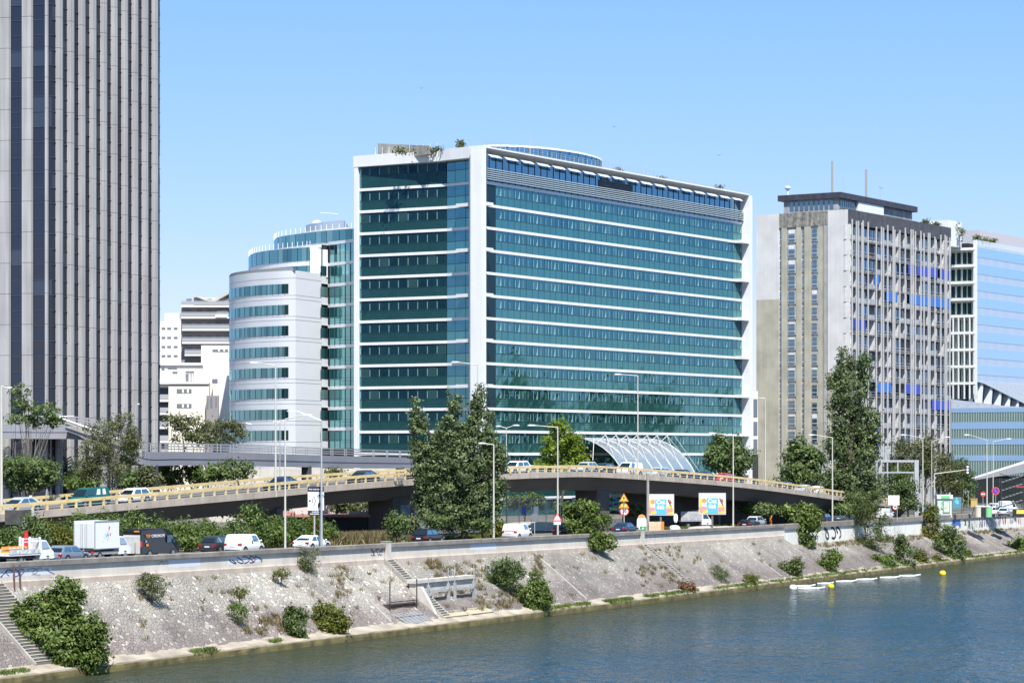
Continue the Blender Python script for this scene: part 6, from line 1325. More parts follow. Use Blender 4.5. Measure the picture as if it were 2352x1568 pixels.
# cab-over trucks and the big black van
def truck(label, boxcol, Lb=3.6, Hb=2.35, zb=1.0, Wb=2.15, name='box_truck', cab=PW, cat='truck'):
    r = thing(name, label, cat); f = Lb/2+.9
    MB().box(-Lb/2-.1, f+.3, -.45, .45, .55, .8).build('chassis', DARK, r)
    mb = MB(); w_ = 1.0; prof = [(f+.95, .45), (f+1.0, .95), (f+.55, 1.3), (f+.05, 1.95), (f-.8, 2.05), (f-.85, .45)]
    mb.loft([[(x, -w_*(1 if z < 1.4 else .92), z) for x, z in prof], [(x, w_*(1 if z < 1.4 else .92), z) for x, z in prof]]); mb.build('cab', cab, r)
    for s in (-1, 1): MB().poly([(f+.42, s*1.005, 1.3), (f+.02, s*.965, 1.85), (f-.6, s*.96, 1.88), (f-.6, s*1.006, 1.3)][::s]).build('window', CARGLASS, r)
    MB().poly([(f+.56, -.85, 1.34), (f+.56, .85, 1.34), (f+.09, .8, 1.93), (f+.09, -.8, 1.93)]).build('windscreen', CARGLASS, r)
    wheels(r, (f+.15, -Lb/2+.9), .36, y=.98)
    if boxcol:
        bx = MB().box(-Lb/2, Lb/2, -Wb/2, Wb/2, zb, zb+Hb).build('cargo_box', boxcol, r)
        mb = MB(); [mb.box(-Lb/2-.03, Lb/2+.02, s*Wb/2-.04, s*Wb/2+.02, z-.04, z+.04) for s in (-1, 1) for z in (zb, zb+Hb)]; [mb.box(-Lb/2-.03, -Lb/2+.05, s*Wb/2-.05, s*Wb/2+.02, zb, zb+Hb) for s in (-1, 1)]; mb.build('box_trim', mat('trim_grey', (.32,.33,.35), .5), bx)
        for s in (-1, 1):
            d = MB().box(-Lb/2-.04, -Lb/2-.002, min(.03*s, s*Wb/2*.93), max(.03*s, s*Wb/2*.93), zb+.08, zb+Hb-.16).build('rear_door', mat('door_white', (.68,.69,.68), .5), bx); mb = MB(); [mb.box(-Lb/2-.07, -Lb/2-.041, s*q-.025, s*q+.025, zb+.1, zb+Hb-.2) for q in (.12, .3)]; mb.build('lock_bar', METAL, d)
        MB().box(-Lb/2-.02, Lb/2, -Wb/2+.1, -Wb/2+.14, .5, .75).build('side_guard', METAL, r)
        for s in (-1, 1): MB().box(-Lb/2-.06, -Lb/2+.05, s*.85-.14, s*.85+.14, .62, .8).build('tail_light', RED, r)
    return r
o = truck('white box truck with a splash of red and blue on its side', mat('box_white', (.8,.8,.8), .4)); road_place(o, 222, 12.6)
g = random.Random(4); bx = [c for c in kids(o) if c.name.startswith('cargo_box')][0]
for cx, cz, rr, c in ((.35, 2.75, .2, 'red'), (.1, 2.25, .16, 'sky'), (-.05, 2.05, .17, 'sky'), (.5, 2.2, .15, 'red'), (.2, 2.1, .12, 'blue'), (-.25, 2.2, .1, 'grey'), (-.4, 1.9, .1, 'beige'), (.05, 1.75, .1, 'grey'), (.3, 1.85, .09, 'orange'), (-.55, 1.6, .07, 'grey'), (.25, 2.5, .1, 'grey')):
    n = 9; MB().poly([(cx+rr*(1 if k % 2 else .4)*math.cos(2*math.pi*k/n), -1.081-.0007*rr*10, cz+rr*(1.2 if k % 2 else .5)*math.sin(2*math.pi*k/n)) for k in range(n)]).build('splash_print', COLS[c], bx)
o = truck('parked white flatbed truck in the shade between the billboards', None, Lb=3.2); p = P(1580, 1195, 356); o.location = (p.x, p.y, zr_at(p)); o.rotation_euler = (0, 0, ANG_Q-.5)
bd = MB().box(-2.0, 1.6, -1.0, 1.0, .95, 1.1).build('flatbed', METAL, o); MB().box(-2.0, 1.6, -1.02, -.98, 1.1, 2.3).build('side_board', mat('board_grey', (.4,.41,.42), .6, var=.2, vs=2), bd); MB().box(1.5, 1.6, -1, 1, 1.1, 2.5).build('headboard', METAL, bd)
# white tipper pickup with cage, orange barriers as its load
o = truck('white tipper pickup with a slatted headboard at the left edge', None, Lb=3.4, name='pickup_truck'); road_place(o, 40, 10.9); bd = MB().box(-2.4, 1.7, -1.02, 1.02, .8, .95).build('flatbed', WHITE, o)
mb = MB(); mb.box(-2.4, 1.7, -1.05, -.99, .95, 1.3); mb.box(-2.4, 1.7, .99, 1.05, .95, 1.3); mb.build('side_board', mat('board_scuffed', (.6,.6,.58), .7, var=.4, vs=3), bd)
mb = MB(); [mb.box(1.62, 1.7, -1.0, 1.0, 1.0+k*.1, 1.06+k*.1) for k in range(12)]; [mb.box(1.58, 1.74, q-.06, q+.06, .95, 2.25) for q in (-1, 0, 1)]; [mb.box(-.6, 1.7, -1.03, -.97, z-.04, z+.04) for z in (1.9, 2.15)]; [mb.box(x-.05, x+.05, -1.04, -.96, 1.3, 2.2) for x in (-.6, .6)]; mb.build('headboard_cage', WHITE, bd)
p = Vector(o.location); M_ = Matrix.Translation(p) @ Matrix.Rotation(ANG_Q, 4, 'Z')
r = thing('barrier_stack', 'stack of orange plastic barriers loaded on the white tipper', 'barriers', tuple(M_ @ Vector((-.6, -.2, .96))), ANG_Q)
for k in range(2): MB().loft([[(-1.5, -.5, .1+k*.26), (1.2, -.5, .1+k*.26), (1.2, .3, .1+k*.26), (-1.5, .3, .1+k*.26)], [(-1.4, -.4, .32+k*.26), (1.1, -.4, .32+k*.26), (1.1, .25, .32+k*.26), (-1.4, .25, .32+k*.26)]]).build('barrier', AMBER, r); mb = MB(); [mb.box(-1.35+j*.5, -1.1+j*.5, -.515, -.45, .14+k*.26, .25+k*.26) for j in range(5)]; mb.build('white_strip', COLS['white'], r)
q = M_ @ Vector((.75, -.3, .96)); r = thing('red_tube', 'red tube standing on the white tipper beside the barriers', 'tube', tuple(q)); MB().cyl((0,0,0), (0,0,1.75), .17, 9).build('tube_body', RED, r); MB().cyl((0,0,1.75), (0,0,1.8), .2, 9).build('tube_cap', RED, r)
# black delivery van
def big_van(label, col):
    r = thing('delivery_van', label, 'van'); w_ = 1.0
    prof = [(2.85, .35), (2.95, .85), (2.45, 1.25), (1.75, 2.1), (1.2, 2.45), (.4, 2.6), (-2.75, 2.58), (-2.9, 2.4), (-2.95, .4)]
    mb = MB(); mb.loft([[(x, -w_*(.86 if z > 2.35 else .99), z) for x, z in prof], [(x, -w_*(.90 if z > 2.35 else 1.0)-.02*(z < 2), z*.995+.01) for x, z in prof], [(x, w_*(.90 if z > 2.35 else 1.0)+.02*(z < 2), z*.995+.01) for x, z in prof], [(x, w_*(.86 if z > 2.35 else .99), z) for x, z in prof]]); mb.build('body', col, r)
    wheels(r, (1.9, -1.75), .36, y=1.02)
    for s in (-1, 1): MB().poly([(2.2, s*1.026, 1.3), (1.72, s*1.03, 1.95), (.95, s*1.03, 1.95), (.95, s*1.03, 1.3)][::s]).build('window', CARGLASS, r); MB().ell((2.05, s*1.2, 1.45), (.1, .12, .2), 8, 5).build('mirror', BLACK, r, True); MB().box(-2.97, -2.9, s*.9-.09, s*.9+.09, 1.0, 1.5).build('tail_light', RED, r)
    MB().poly([(2.47, -.85, 1.3), (2.47, .85, 1.3), (1.80, .82, 2.08), (1.80, -.82, 2.08)]).build('windscreen', CARGLASS, r)
    return r
o = big_van('black delivery van with orange and white lettering and a silver tail lift', PB); road_place(o, 348, 12.4)
tl = MB().box(-3.12, -2.98, -.85, .85, .42, 2.05).build('tail_lift', mat('tail_lift_grey', (.55,.55,.53), .5, var=.1, vs=2), o); MB().box(-3.15, -3.121, -.5, -.35, .5, 1.4).build('lift_arm', METAL, tl); MB().box(-3.14, -3.121, -.8, .8, 1.85, 1.92).build('lift_edge', WHITE, tl)
MB().box(-2.99, -2.9, -.7, -.2, 2.3, 2.42).build('marker_light', AMBER, o)
OR = mat('lettering_orange', (.85, .28, .02), .5)
text('TOP', .36, Matrix.Translation((-2.35, -1.028, 1.92)), 'lettering', OR, o, .004, 'LEFT', .012); text('CHRONO.FR', .36, Matrix.Translation((-1.5, -1.028, 1.92)), 'lettering', COLS['white'], o, .004, 'LEFT', .006)
MB().box(-2.3, -1.95, -1.03, -1.022, 1.05, 1.25).build('logo_patch', OR, o); MB().box(-2.4, -2.2, -1.03, -1.022, 1.4, 1.55).build('logo_patch', COLS['grey'], o)
# flyover traffic (nearer lane drives to the left)
o = car('saloon_car', 'silver saloon with dark roof on the flyover at the left edge', PS, **SALOON); fly_place(o, 46, 2.2)
o = car('small_van', 'teal van with white rear panes on the flyover', PT, cat='van', **{**VAN, 'H': 1.85, 'side': ((.1, .3), (.36, .58), (.64, 1))}); fly_place(o, 203, 2.2)
WP = mat('pane_white', (.6,.7,.72), .3); [c.data.materials.clear() or c.data.materials.append(WP) for c in kids(o) if c.name.startswith('window') and sum(v.co.x for v in c.data.vertices)/4 < .0]
o = car('hatchback_car', 'white hatchback behind the teal van on the flyover', PW, **{**HATCH, 'L': 4.25}, roofcol=PB); fly_place(o, 304, 2.2)
o = car('saloon_car', 'dark blue saloon at the flyover lamp post', PN, **SALOON); fly_place(o, 645, 2.2)
o = car('saloon_car', 'dark grey saloon on the flyover left of the poplar clump', PD, **SALOON); fly_place(o, 832, 2.2)
o = car('hatchback_car', 'dark car nose vanishing behind the poplar clump on the flyover', PD, **HATCH); fly_place(o, 962, 2.2)
o = car('estate_car', 'white suv with a red roof on the flyover right of the poplar clump', PW, **SUV); fly_place(o, 1184, 2.2)
MB().box(-1.45, .1, -.6, .6, 1.625, 1.66).build('roof_panel', PR, o)
o = car('panel_van', 'white van on the flyover in front of the steel vault', PW, cat='van', **VAN); fly_place(o, 1445, 2.2)
for i, (x, c, k, lab) in enumerate(((1345, PS, HATCH, 'grey car behind the flyover railing left of the white van'), (1385, PN, HATCH, 'navy car tucked close behind the rear of the flyover white van'), (1512, PL, HATCH, 'pale blue car behind the flyover railing under the vault'), (1562, PD, SALOON, 'dark saloon behind the flyover railing at the vault edge'), (1615, PN, SALOON, 'navy saloon behind the flyover railing left of the round tree'), (1660, PR, HATCH, 'dark red car behind the flyover railing under the round tree'), (1800, PD, HATCH, 'dark car behind the flyover railing left of the pyramid tree'), (1845, PL, SALOON, 'pale car low on the flyover ramp'), (1874, PW, HATCH, 'white car at the foot of the flyover ramp'))):
    o = car('saloon_car' if k is SALOON else 'hatchback_car', lab, c, **k); fly_place(o, x, 2.2)
# street at the far right
def ground_place(o, x, Y, ang): p = P(x, HY, Y); o.location = (p.x, p.y, zr_at(p)); o.rotation_euler = (0, 0, ang)
o = car('panel_van', 'white van beside the tall poplar, partly behind the wall', PW, cat='van', **VAN); road_place(o, 2033, 11.5)
o = car('hatchback_car', 'white car in the front row of the right hand street', PW, **HATCH); ground_place(o, 2278, 452, ANG_Q+math.pi-.6)
o = car('panel_van', 'white van behind the round blue sign', PW, cat='van', **VAN); ground_place(o, 2286, 470, ANG_Q+math.pi-.4)
o = car('panel_van', 'tall white van at the far right behind the silver car', PW, cat='van', **{**VAN, 'H': 2.3, 'L': 5.0}); ground_place(o, 2316, 466, ANG_Q-.3)
o = car('hatchback_car', 'silver car with an open dark tailgate by the right edge', PL, **HATCH); ground_place(o, 2306, 446, ANG_Q+.2)
o = car('hatchback_car', 'dark car glimpsed left of the kiosk', PD, **HATCH); ground_place(o, 2118, 452, ANG_Q)
# motorcyclist on the flyover
p, n, d = flyat(148); q = p+n*4.2
r = thing('motorcycle', 'dark scooter with a windscreen behind the silver saloon on the flyover', 'motorcycle', (q.x, q.y, q.z-1.02), math.atan2(-d.y, -d.x))
for x in (-.65, .65): MB().cyl((x, -.07, .28), (x, .07, .28), .28, 12).build('wheel', BLACK, r)
mb = MB(); mb.loft([[(-.8, -.15, .5), (-.8, .15, .5), (-.8, .12, .8), (-.8, -.12, .8)], [(0, -.18, .35), (0, .18, .35), (0, .15, .8), (0, -.15, .8)], [(.35, -.1, .4), (.35, .1, .4), (.45, .1, .75), (.45, -.1, .75)]]); mb.build('body', PD, r); mb = MB(); mb.tube([(.65, 0, .3), (.42, 0, 1.0)], .05, 6); mb.tube([(.42, -.35, 1.02), (.42, .35, 1.02)], .03, 6); mb.build('fork', DARK, r)
MB().poly([(.5, -.2, 1.0), (.5, .2, 1.0), (.3, .17, 1.4), (.3, -.17, 1.4)]).build('windscreen', WP, r)
# ================================================================ trees and shrubs
def tree(name, label, bx, Y, lob, n, size, kind, trunk=.2, zb_=None, cat='tree', **k):
    L = pl(lob, Y, k.pop('dy', .85)); c = P(bx, HY, Y); z = zr_at(c)-.05 if zb_ is None else zb_
    return plant(name, label, cat, (c.x, c.y, z), L, n, size, kind, trunk, **k)
tree('poplar_tree', 'big dark poplar clump in front of the flyover and the white corner column', 1065, 290, [(962, 1000, 20, 62), (956, 940, 8, 28), (970, 1075, 32, 62), (1002, 1040, 24, 50), (1040, 948, 17, 52), (1035, 1010, 34, 60), (1068, 1010, 24, 55), (1097, 918, 17, 42), (1105, 990, 30, 64), (1125, 1050, 32, 58), (1060, 1080, 62, 70), (1010, 1085, 45, 60), (1145, 1055, 24, 45), (1085, 1150, 50, 42), (1030, 1140, 48, 48), (985, 1130, 36, 44), (1125, 1125, 34, 40), (975, 1165, 30, 42), (1020, 1180, 38, 36), (1062, 1190, 45, 32), (1102, 1185, 38, 36), (1138, 1140, 22, 45)], 60000, .14, 'poplar', .42, limbs=9, shell=.5, up=.15, asp=.7, bare=4)
tree('poplar_tree', 'tall dark poplar at the flyover end, before the concrete tower', 1960, 402, [(1942, 830, 18, 38), (1985, 850, 20, 38), (1925, 880, 20, 42), (1960, 900, 42, 60), (1938, 960, 40, 60), (1985, 970, 38, 60), (1955, 1040, 55, 60), (2000, 1030, 26, 55), (1925, 1030, 28, 45), (1965, 1110, 58, 52), (1995, 1120, 40, 44), (1930, 1115, 40, 52), (1945, 1150, 44, 36)], 46000, .18, 'poplar', .55, limbs=8, shell=.5, up=.15, asp=.7)
tree('street_tree', 'fresh lime green tree in front of the office block glass', 1290, 372, [(1288, 985, 20, 22), (1290, 1010, 36, 26), (1275, 1042, 32, 24), (1320, 1030, 24, 30), (1335, 1058, 26, 14), (1258, 1068, 30, 14), (1305, 1068, 34, 22)], 6120, 0.222, 'bright', .22, up=.6)
tree('street_tree', 'round dark tree beside the steel vault', 1670, 398, [(1672, 1032, 42, 30), (1668, 1060, 54, 32), (1650, 1050, 34, 30), (1695, 1060, 34, 32)], 8840, 0.252, 'dark', .25, shell=.7)
tree('street_tree', 'pyramid shaped green tree before the concrete tower foot', 1838, 425, [(1838, 1022, 20, 20), (1838, 1045, 40, 26), (1832, 1075, 50, 32), (1855, 1070, 40, 34), (1840, 1098, 54, 24)], 8840, 0.266, 'dark', .28, shell=.65)
tree('willow_tree', 'grey green willow before the dark tower ribs', 246, 268, [(290, 975, 28, 28), (240, 985, 45, 26), (215, 1030, 45, 40), (270, 1030, 50, 45), (240, 1075, 60, 36), (300, 1045, 26, 36), (195, 1075, 28, 35)], 12920, 0.148, 'olive', .22, bark=BARKL, up=-.2, asp=.3, bare=6)
tree('broadleaf_tree', 'sparse half bare tree at the left edge before the tower', 60, 270, [(50, 905, 22, 24), (52, 935, 25, 20), (100, 945, 35, 18), (40, 960, 30, 14), (95, 970, 30, 14), (125, 965, 20, 12)], 2210, 0.163, 'dark', .16, bark=BARKL, bare=22, limbs=8)
tree('clipped_shrub', 'dense dark mushroom shaped shrub at the left edge above the flyover', 70, 258, [(68, 1072, 66, 30), (70, 1098, 66, 32), (40, 1090, 36, 34), (105, 1092, 34, 32)], 10540, 0.148, 'dark', .3, cat='shrub', shell=.8, up=.5)
tree('broadleaf_tree', 'sparse spreading tree above the raised walkway, before the cream house', 465, 330, [(400, 965, 34, 18), (450, 980, 50, 24), (510, 985, 44, 22), (545, 1000, 26, 20), (470, 1005, 70, 18)], 4420, 0.178, 'olive', .2, bark=BARKL, bare=14, shell=.4)
for x, y, rx, ry, n, k, lab in ((400, 1085, 55, 28, 1900, 'dark', 'leafy tree under the raised walkway, left of the red spray'), (470, 1088, 45, 20, 1500, 'hedge', 'green thicket below the walkway between the two spreading trees'), (300, 1098, 34, 24, 1200, 'hedge', 'green thicket behind the white hatchback on the flyover'), (545, 1080, 50, 22, 1500, 'dark', 'spreading low tree under the walkway beside the red spray'), (195, 1105, 40, 28, 1200, 'fresh', 'bright green bush below the willow'), (345, 1095, 28, 30, 900, 'olive', 'pale bush right of the willow'), (770, 1085, 20, 12, 300, 'olive', 'small bush under the walkway right of the dark pier')):
    tree('understorey_tree', lab, x, 285 if x < 380 else 302, [(x, y, rx, ry), (x-rx*.4, y+ry*.4, rx*.7, ry*.7)], int(n*1.6), .18, k, .12, bare=4)
for x0, y, rx, ry, n, k, lab, Y in ((2070, 1050, 40, 40, 2400, 'olive', 'loose willow behind the sign gantry beam', 452), (2125, 1045, 34, 55, 2400, 'olive', 'tall sparse willow between the two lamp posts', 458), (2170, 1085, 36, 50, 2600, 'olive', 'drooping willow behind the traffic signal arm', 462), (2210, 1090, 26, 45, 1900, 'dark', 'darker willow just below the traffic signal head', 466), (2060, 1105, 34, 40, 2000, 'dark', 'dark willow mass below the gantry beam', 448)):
    tree('willow_tree', lab, x0, Y, [(x0, y-ry*.4, rx*.6, ry*.6), (x0-rx*.3, y, rx*.8, ry*.8), (x0+rx*.4, y+ry*.2, rx*.7, ry*.8), (x0, y+ry*.6, rx, ry*.5)], int(n*1.6), .25, k, .18, bark=BARKL, up=-.2, asp=.35, bare=4)
tree('cypress_shrub', 'dark column shaped shrub left of the gantry leg', 2086, 424, [(2084, 1122, 20, 22), (2084, 1150, 24, 26)], 2890, 0.192, 'dark', .15, cat='shrub', shell=.6)
for x, y, rx, ry, k, lab, Y in ((1205, 1150, 45, 16, 'dark', 'dark bush mass under the flyover right of the poplar clump', 345), (1370, 1112, 32, 16, 'bright', 'lime green bush under the flyover behind the lamp post', 365), (1458, 1172, 24, 12, 'dark', 'clipped dark hedge piece behind the flyover pier', 350), (1380, 1140, 10, 14, 'olive', 'small bush by the white hoarding', 356), (1575, 1120, 60, 18, 'olive', 'pale green trees behind the picket fence', 412), (1640, 1118, 40, 14, 'olive', 'pale green tree behind the bright billboard', 412), (1935, 1172, 30, 16, 'dark', 'dark bush between lamp post and pale willow', 396), (1925, 1160, 28, 14, 'dark', 'low dark foliage at the foot of the tall poplar', 400), (2225, 1142, 14, 14, 'dark', 'dark bush under the grey direction plates', 480), (1138, 1212, 24, 14, 'yellow', 'bright ivy bush left of the small white van', 300), (610, 1168, 50, 14, 'dark', 'dark filler bush below the flyover, left of the pale cabin', 318), (545, 1172, 40, 12, 'dark', 'dark filler bush below the flyover behind the black suv', 312), (790, 1160, 45, 14, 'olive', 'grey green filler bush behind the terrace under the flyover', 316), (870, 1152, 40, 14, 'dark', 'dark filler bush behind the red chimney under the flyover', 322), (1310, 1170, 40, 14, 'dark', 'dark bush behind the site hoardings', 356), (1740, 1168, 40, 14, 'dark', 'dark bush in the shade under the right end of the flyover', 372)):  # filler bushes below the deck are added to darken that gap
    tree('bush', lab, x, Y, [(x, y, rx, ry), (x+rx*.4, y+ry*.2, rx*.6, ry*.7)], 2500 if rx > 30 else 1000, .2, k, .1, cat='bush', limbs=3)
for x, y, rx, ry, k, n, lab, Y in ((912, 1208, 22, 30, 'dark', 1400, 'upright dark green shrub left of the black hatchback', 268), (948, 1210, 22, 18, 'olive', 700, 'low olive shrub above the black hatchback', 276), (1000, 1200, 30, 18, 'dark', 800, 'dark low shrub at the foot of the poplar clump', 283), (1110, 1208, 26, 16, 'dark', 800, 'dark ivy at the right foot of the poplar clump', 284)):
    tree('bush', lab, x, Y, [(x, y, rx, ry), (x-3, y-ry*.4, rx*.6, ry*.7)], int(n*1.7), .15, k, .1, cat='bush')
# hedge of tree-of-heaven shrubs between quay road and flyover: each its own plant
for i, (x, y0, y1, rx, k, lab) in enumerate(((8, 1212, 1262, 38, 'hedge', 'leafy hedge shrub cut by the left edge below the sign back'), (75, 1190, 1262, 34, 'dark', 'dark hedge shrub right of the sign back'), (125, 1195, 1262, 36, 'yellow', 'yellowish hedge shrub left of the white box truck'), (182, 1172, 1262, 34, 'hedge', 'hedge shrub behind the rear of the box truck'), (245, 1166, 1262, 48, 'hedge', 'tall hedge shrub topping the box truck'), (305, 1176, 1262, 46, 'fresh', 'fresh hedge shrub above the black delivery van roof'), (366, 1192, 1262, 40, 'hedge', 'hedge shrub above the black van cab'), (425, 1196, 1258, 40, 'fresh', 'fresh hedge shrub right of the black van'), (478, 1198, 1258, 38, 'hedge', 'hedge shrub behind the black suv'), (530, 1200, 1255, 34, 'dark', 'dark hedge shrub above the white panel van'), (578, 1165, 1255, 42, 'hedge', 'tallest hedge shrub, with feathery top, right of the panel van roof'), (628, 1192, 1252, 36, 'fresh', 'hedge shrub left of the cream lamp post'), (672, 1190, 1250, 34, 'hedge', 'hedge shrub right of the cream lamp post'), (712, 1180, 1250, 34, 'yellow', 'yellow green hedge shrub behind the speed camera sign'), (748, 1205, 1250, 24, 'hedge', 'last hedge shrub, behind the white saloon nose'))):
    Y = rl(x, 18.5); h = (y1-y0); tree('hedge_shrub', lab, x, Y, [(x, y0+h*.35, rx*.6, h*.38), (x-rx*.45, y0+h*.62, rx*.6, h*.36), (x+rx*.45, y0+h*.58, rx*.6, h*.38), (x, y0+h*.75, rx*.9, h*.3)], 3800, .18, k, .1, cat='shrub', up=.35, asp=.34, shell=.45, per=9, clump=2.8, group='shrubs of the hedge along the quay road')
# shrubs on the stone bank
def bank(label, x, y, lob, n, size, kind, t, name='bank_shrub', trunk=.06, **k):
    s = sx(x, t); Y = Q(s, t).y; b = Q(s, t, 0); z = zs(s, t) if t > 1.7 else -16.5; L = pl(lob, Y, .7)
    return plant(name, label, 'shrub', (b.x, b.y, z-.02), L, n, size, kind, trunk, **k)
bank('big leafy bush at the water edge in the left corner', 150, 1545, [(145, 1375, 45, 45), (95, 1410, 55, 45), (175, 1395, 28, 38), (120, 1460, 75, 55), (70, 1420, 36, 30), (190, 1450, 48, 45), (165, 1510, 70, 48), (215, 1470, 28, 50), (120, 1525, 55, 35)], 25500, 0.155, 'fresh', 1.6, trunk=.14, shell=.7, limbs=8, up=.5, clump=2.2)
bank('olive tuft high on the bank, first shrub right of the big corner bush', 350, 1378, [(350, 1345, 38, 22), (345, 1330, 26, 14), (362, 1360, 24, 18)], 2550, 0.118, 'olive', 5.6, asp=.3)
bank('small yellowish tuft in the middle of the left bank', 551, 1380, [(551, 1362, 18, 16)], 714, 0.111, 'yellow', 4.4, asp=.3)
bank('small green spiky shrub below the yellowish tuft', 548, 1428, [(548, 1408, 22, 22), (540, 1395, 12, 12)], 1105, 0.118, 'fresh', 3.0, asp=.3)
bank('dry tuft just below the wall, left of the overhanging olive bush', 646, 1338, [(646, 1316, 18, 18)], 714, 0.111, 'yellow', 6.3, asp=.3)
bank('big olive bush overhanging the wall below the white saloon', 705, 1318, [(700, 1280, 38, 28), (708, 1300, 24, 22), (685, 1270, 22, 20), (672, 1300, 16, 18)], 3230, 0.111, 'olive', 7.7, asp=.3, bare=10)
bank('dark green upright shrub on the ledge, left of a pair', 678, 1470, [(677, 1435, 26, 34), (668, 1415, 12, 22), (690, 1412, 11, 20), (680, 1455, 26, 18)], 4420, 0.126, 'dark', 1.3, shell=.6)
bank('yellow green round shrub on the ledge, right of a pair', 757, 1458, [(745, 1420, 32, 34), (775, 1430, 26, 30), (755, 1445, 42, 20)], 5100, 0.133, 'yellow', 1.5, shell=.6)
bank('large grey green shrub on the bank left of the small leafy tree', 1160, 1362, [(1150, 1310, 36, 34), (1170, 1330, 34, 34), (1140, 1335, 26, 26), (1185, 1310, 16, 26)], 7140, 0.133, 'dark', 3.8, asp=.35, bare=10)
bank('small leafy tree at the water edge below the grey green shrub', 1230, 1408, [(1228, 1330, 16, 24), (1222, 1360, 34, 30), (1240, 1370, 28, 34), (1225, 1390, 38, 22)], 6120, 0.141, 'fresh', .9, name='bank_tree', shell=.6)
bank('fig bush hanging over the wall between the middle stairs and pier', 1365, 1268, [(1345, 1175, 30, 24), (1320, 1195, 24, 26), (1370, 1195, 30, 28), (1345, 1220, 36, 24), (1380, 1235, 26, 22), (1360, 1250, 36, 18), (1400, 1245, 18, 12), (1310, 1170, 16, 10)], 7140, 0.178, 'fresh', 8.0, name='fig_bush', trunk=.09, asp=.6, bare=6)
bank('second fig bush over the wall where the graffiti wall begins', 1845, 1268, [(1840, 1180, 36, 22), (1810, 1170, 20, 12), (1860, 1200, 32, 26), (1835, 1215, 36, 26), (1850, 1245, 28, 20), (1870, 1180, 14, 14)], 7140, 0.207, 'fresh', 7.9, name='fig_bush', trunk=.1, asp=.6, bare=6)
bank('pale round twiggy shrub above the ledge left of the boards', 1656, 1348, [(1655, 1322, 30, 26)], 3230, 0.126, 'willow', 2.2, asp=.2, up=.8)
bank('small green tuft with dark foot by the ledge kerb', 1728, 1356, [(1727, 1336, 19, 20)], 1530, 0.133, 'yellow', .5, asp=.35)
bank('reddish shrub at the foot of the weedy stairs', 1578, 1366, [(1578, 1350, 18, 16)], 1360, 0.126, 'red', .9)
bank('yellow green shrub on the bank below the second fig bush', 1815, 1330, [(1812, 1305, 24, 22), (1830, 1300, 14, 20)], 2550, 0.148, 'willow', 2.0)
bank('green shrub beside the boards, right of the second fig bush foot', 1908, 1322, [(1908, 1288, 24, 26), (1895, 1300, 20, 20), (1920, 1275, 12, 16)], 3230, 0.163, 'fresh', 1.6)
bank('tall pale willow rising from the bank in front of the poplar', 1995, 1275, [(1965, 1140, 18, 20), (1985, 1165, 32, 36), (2010, 1150, 22, 26), (2000, 1200, 40, 36), (2010, 1240, 32, 34), (1985, 1250, 24, 26)], 7140, 0.185, 'willow', 6.0, name='willow_tree', trunk=.12, asp=.28, bare=6, bark=BARKL)
bank('dark upright shrub near the water right of the boards', 2076, 1308, [(2072, 1248, 16, 26), (2080, 1275, 22, 28), (2078, 1298, 26, 14)], 3400, 0.163, 'dark', 1.2)
bank('low spreading green shrub left of the dark upright one', 2030, 1305, [(2028, 1288, 28, 16), (2042, 1296, 18, 12)], 2040, 0.163, 'fresh', 1.8)
bank('small yellow green shrub right of the dark upright one', 2116, 1302, [(2115, 1282, 18, 22)], 1700, 0.163, 'yellow', 1.2)
bank('yellow tree in front of the kiosk rising from the graffiti wall foot', 2140, 1262, [(2142, 1180, 18, 22), (2135, 1210, 24, 26), (2145, 1240, 30, 26)], 3570, 0.192, 'yellow', 6.8, name='bank_tree', trunk=.1)
bank('large dark shrub below the yellow tree at the water edge', 2185, 1292, [(2180, 1230, 22, 24), (2195, 1255, 24, 30), (2170, 1262, 26, 28), (2188, 1282, 26, 14)], 5100, 0.185, 'dark', 1.6, name='bank_tree')
bank('small light shrub right of the large dark one', 2221, 1290, [(2220, 1276, 11, 14)], 850, 0.163, 'fresh', 1.2)
bank('small shrub left of the large dark one', 2150, 1298, [(2150, 1285, 12, 14)], 850, 0.163, 'yellow', 1.2)
bank('green bush cut by the right edge on the bank', 2345, 1278, [(2342, 1258, 24, 20), (2352, 1250, 20, 20)], 2040, 0.207, 'fresh', 1.0)
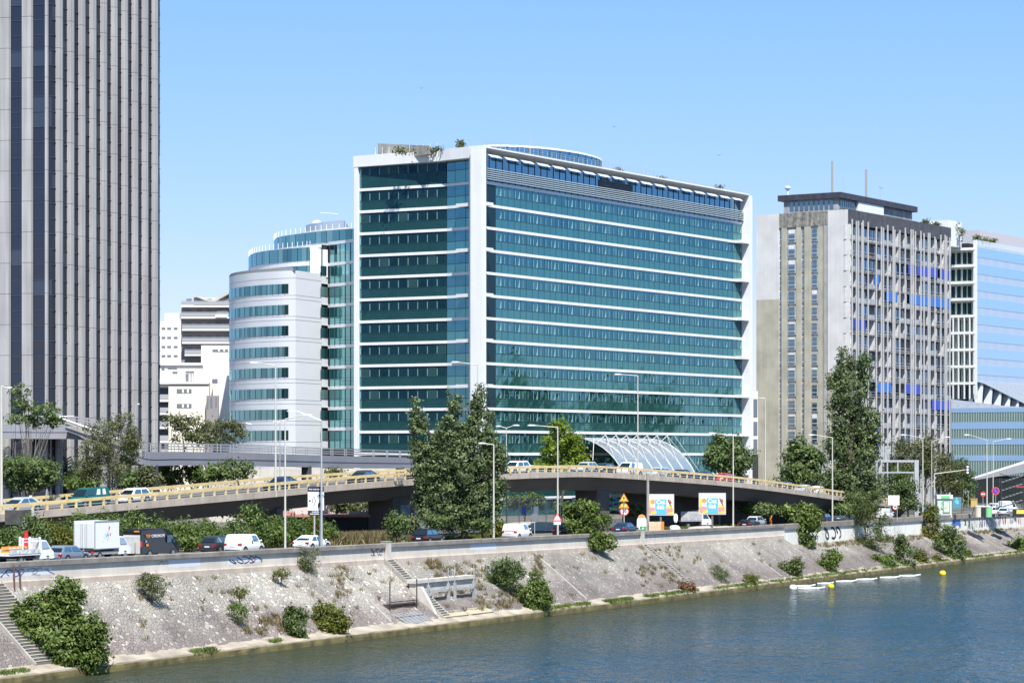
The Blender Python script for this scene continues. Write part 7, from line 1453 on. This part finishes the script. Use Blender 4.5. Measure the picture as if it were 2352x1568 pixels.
# grass and weeds: uncountable
def tufts(name, label, pts, h, kind, seed, blades=26, wdt=.035):
    g = np.random.default_rng(seed); V, Tn = [], []
    for p in pts:
        n = blades; d = g.normal(size=(n, 2))*.22*h*2; b = np.array(p)[None, :]+np.c_[d, np.zeros(n)]; hh = h*(.5+.8*g.random(n)); ln = g.normal(size=(n, 2))*.3*h
        a = g.random(n)*6.28; w_ = np.c_[np.cos(a), np.sin(a), np.zeros(n)]*wdt; tip = b+np.c_[ln, hh]; md = b+np.c_[ln*.35, hh*.55]
        V.append(np.stack([b-w_, b+w_, md+w_*.8, tip], 1).reshape(-1, 3)); Tn.append(np.clip(g.random()+.25*g.normal(size=n), 0, 1))
    o = leaf_obj(name, np.concatenate(V), np.concatenate(Tn), LG[kind]); tag(o, label, 'grass', kind='stuff'); return o
gg = random.Random(21)
def along(x0, x1, t0, t1, n, fz_=None):
    o = []
    for i in range(n):
        x = gg.uniform(x0, x1); t = gg.uniform(t0, t1); s = sx(x, t); q = Q(s, t); o.append((q.x, q.y, (zs(s, t) if t > 1.7 else -16.48) if fz_ is None else fz_(s)))
    return o
tufts('grass', 'green grass growing on the ledge along the water', along(1255, 1310, .2, 1.4, 60)+along(1320, 1350, .3, 1.2, 40)+along(1390, 1450, .1, .9, 80)+along(1480, 1600, .2, 1.3, 130)+along(1640, 1720, .2, 1, 50)+along(0, 60, .6, 1.6, 70)+along(620, 645, .4, 1.0, 20)+along(440, 490, .1, .6, 40)+along(1860, 2350, .1, 1.5, 330)+along(1700, 1860, .1, .8, 60), .45, 'fresh', 31)
tufts('weeds', 'dry yellowish weeds scattered over the stone bank', along(1000, 1110, 3.8, 7.5, 90)+along(1090, 1180, 1.6, 3.5, 50)+along(560, 660, 1.8, 3.6, 50)+along(760, 800, 4, 8, 26)+along(1225, 1245, 2, 8, 50)+along(1475, 1560, 2, 8, 60)+along(300, 1800, 2, 8, 90)+along(1870, 2340, 6.8, 8, 190)+along(980, 1010, 7, 8, 30), .4, 'dry', 32, 20)
tufts('dry_grass', 'tall dry golden grass on the verge left of the black hatchback', along(768, 900, 17.0, 22, 420, lambda s: zr(s)-.05), 1.05, 'dry', 33, 30, .05)
tufts('verge_grass', 'short green grass on the verge below the billboards', along(1500, 1760, 15.8, 18, 160, lambda s: zr(s)-.05)+along(930, 1160, 17, 21, 150, lambda s: zr(s)-.05), .4, 'yellow', 34, 22, .05)
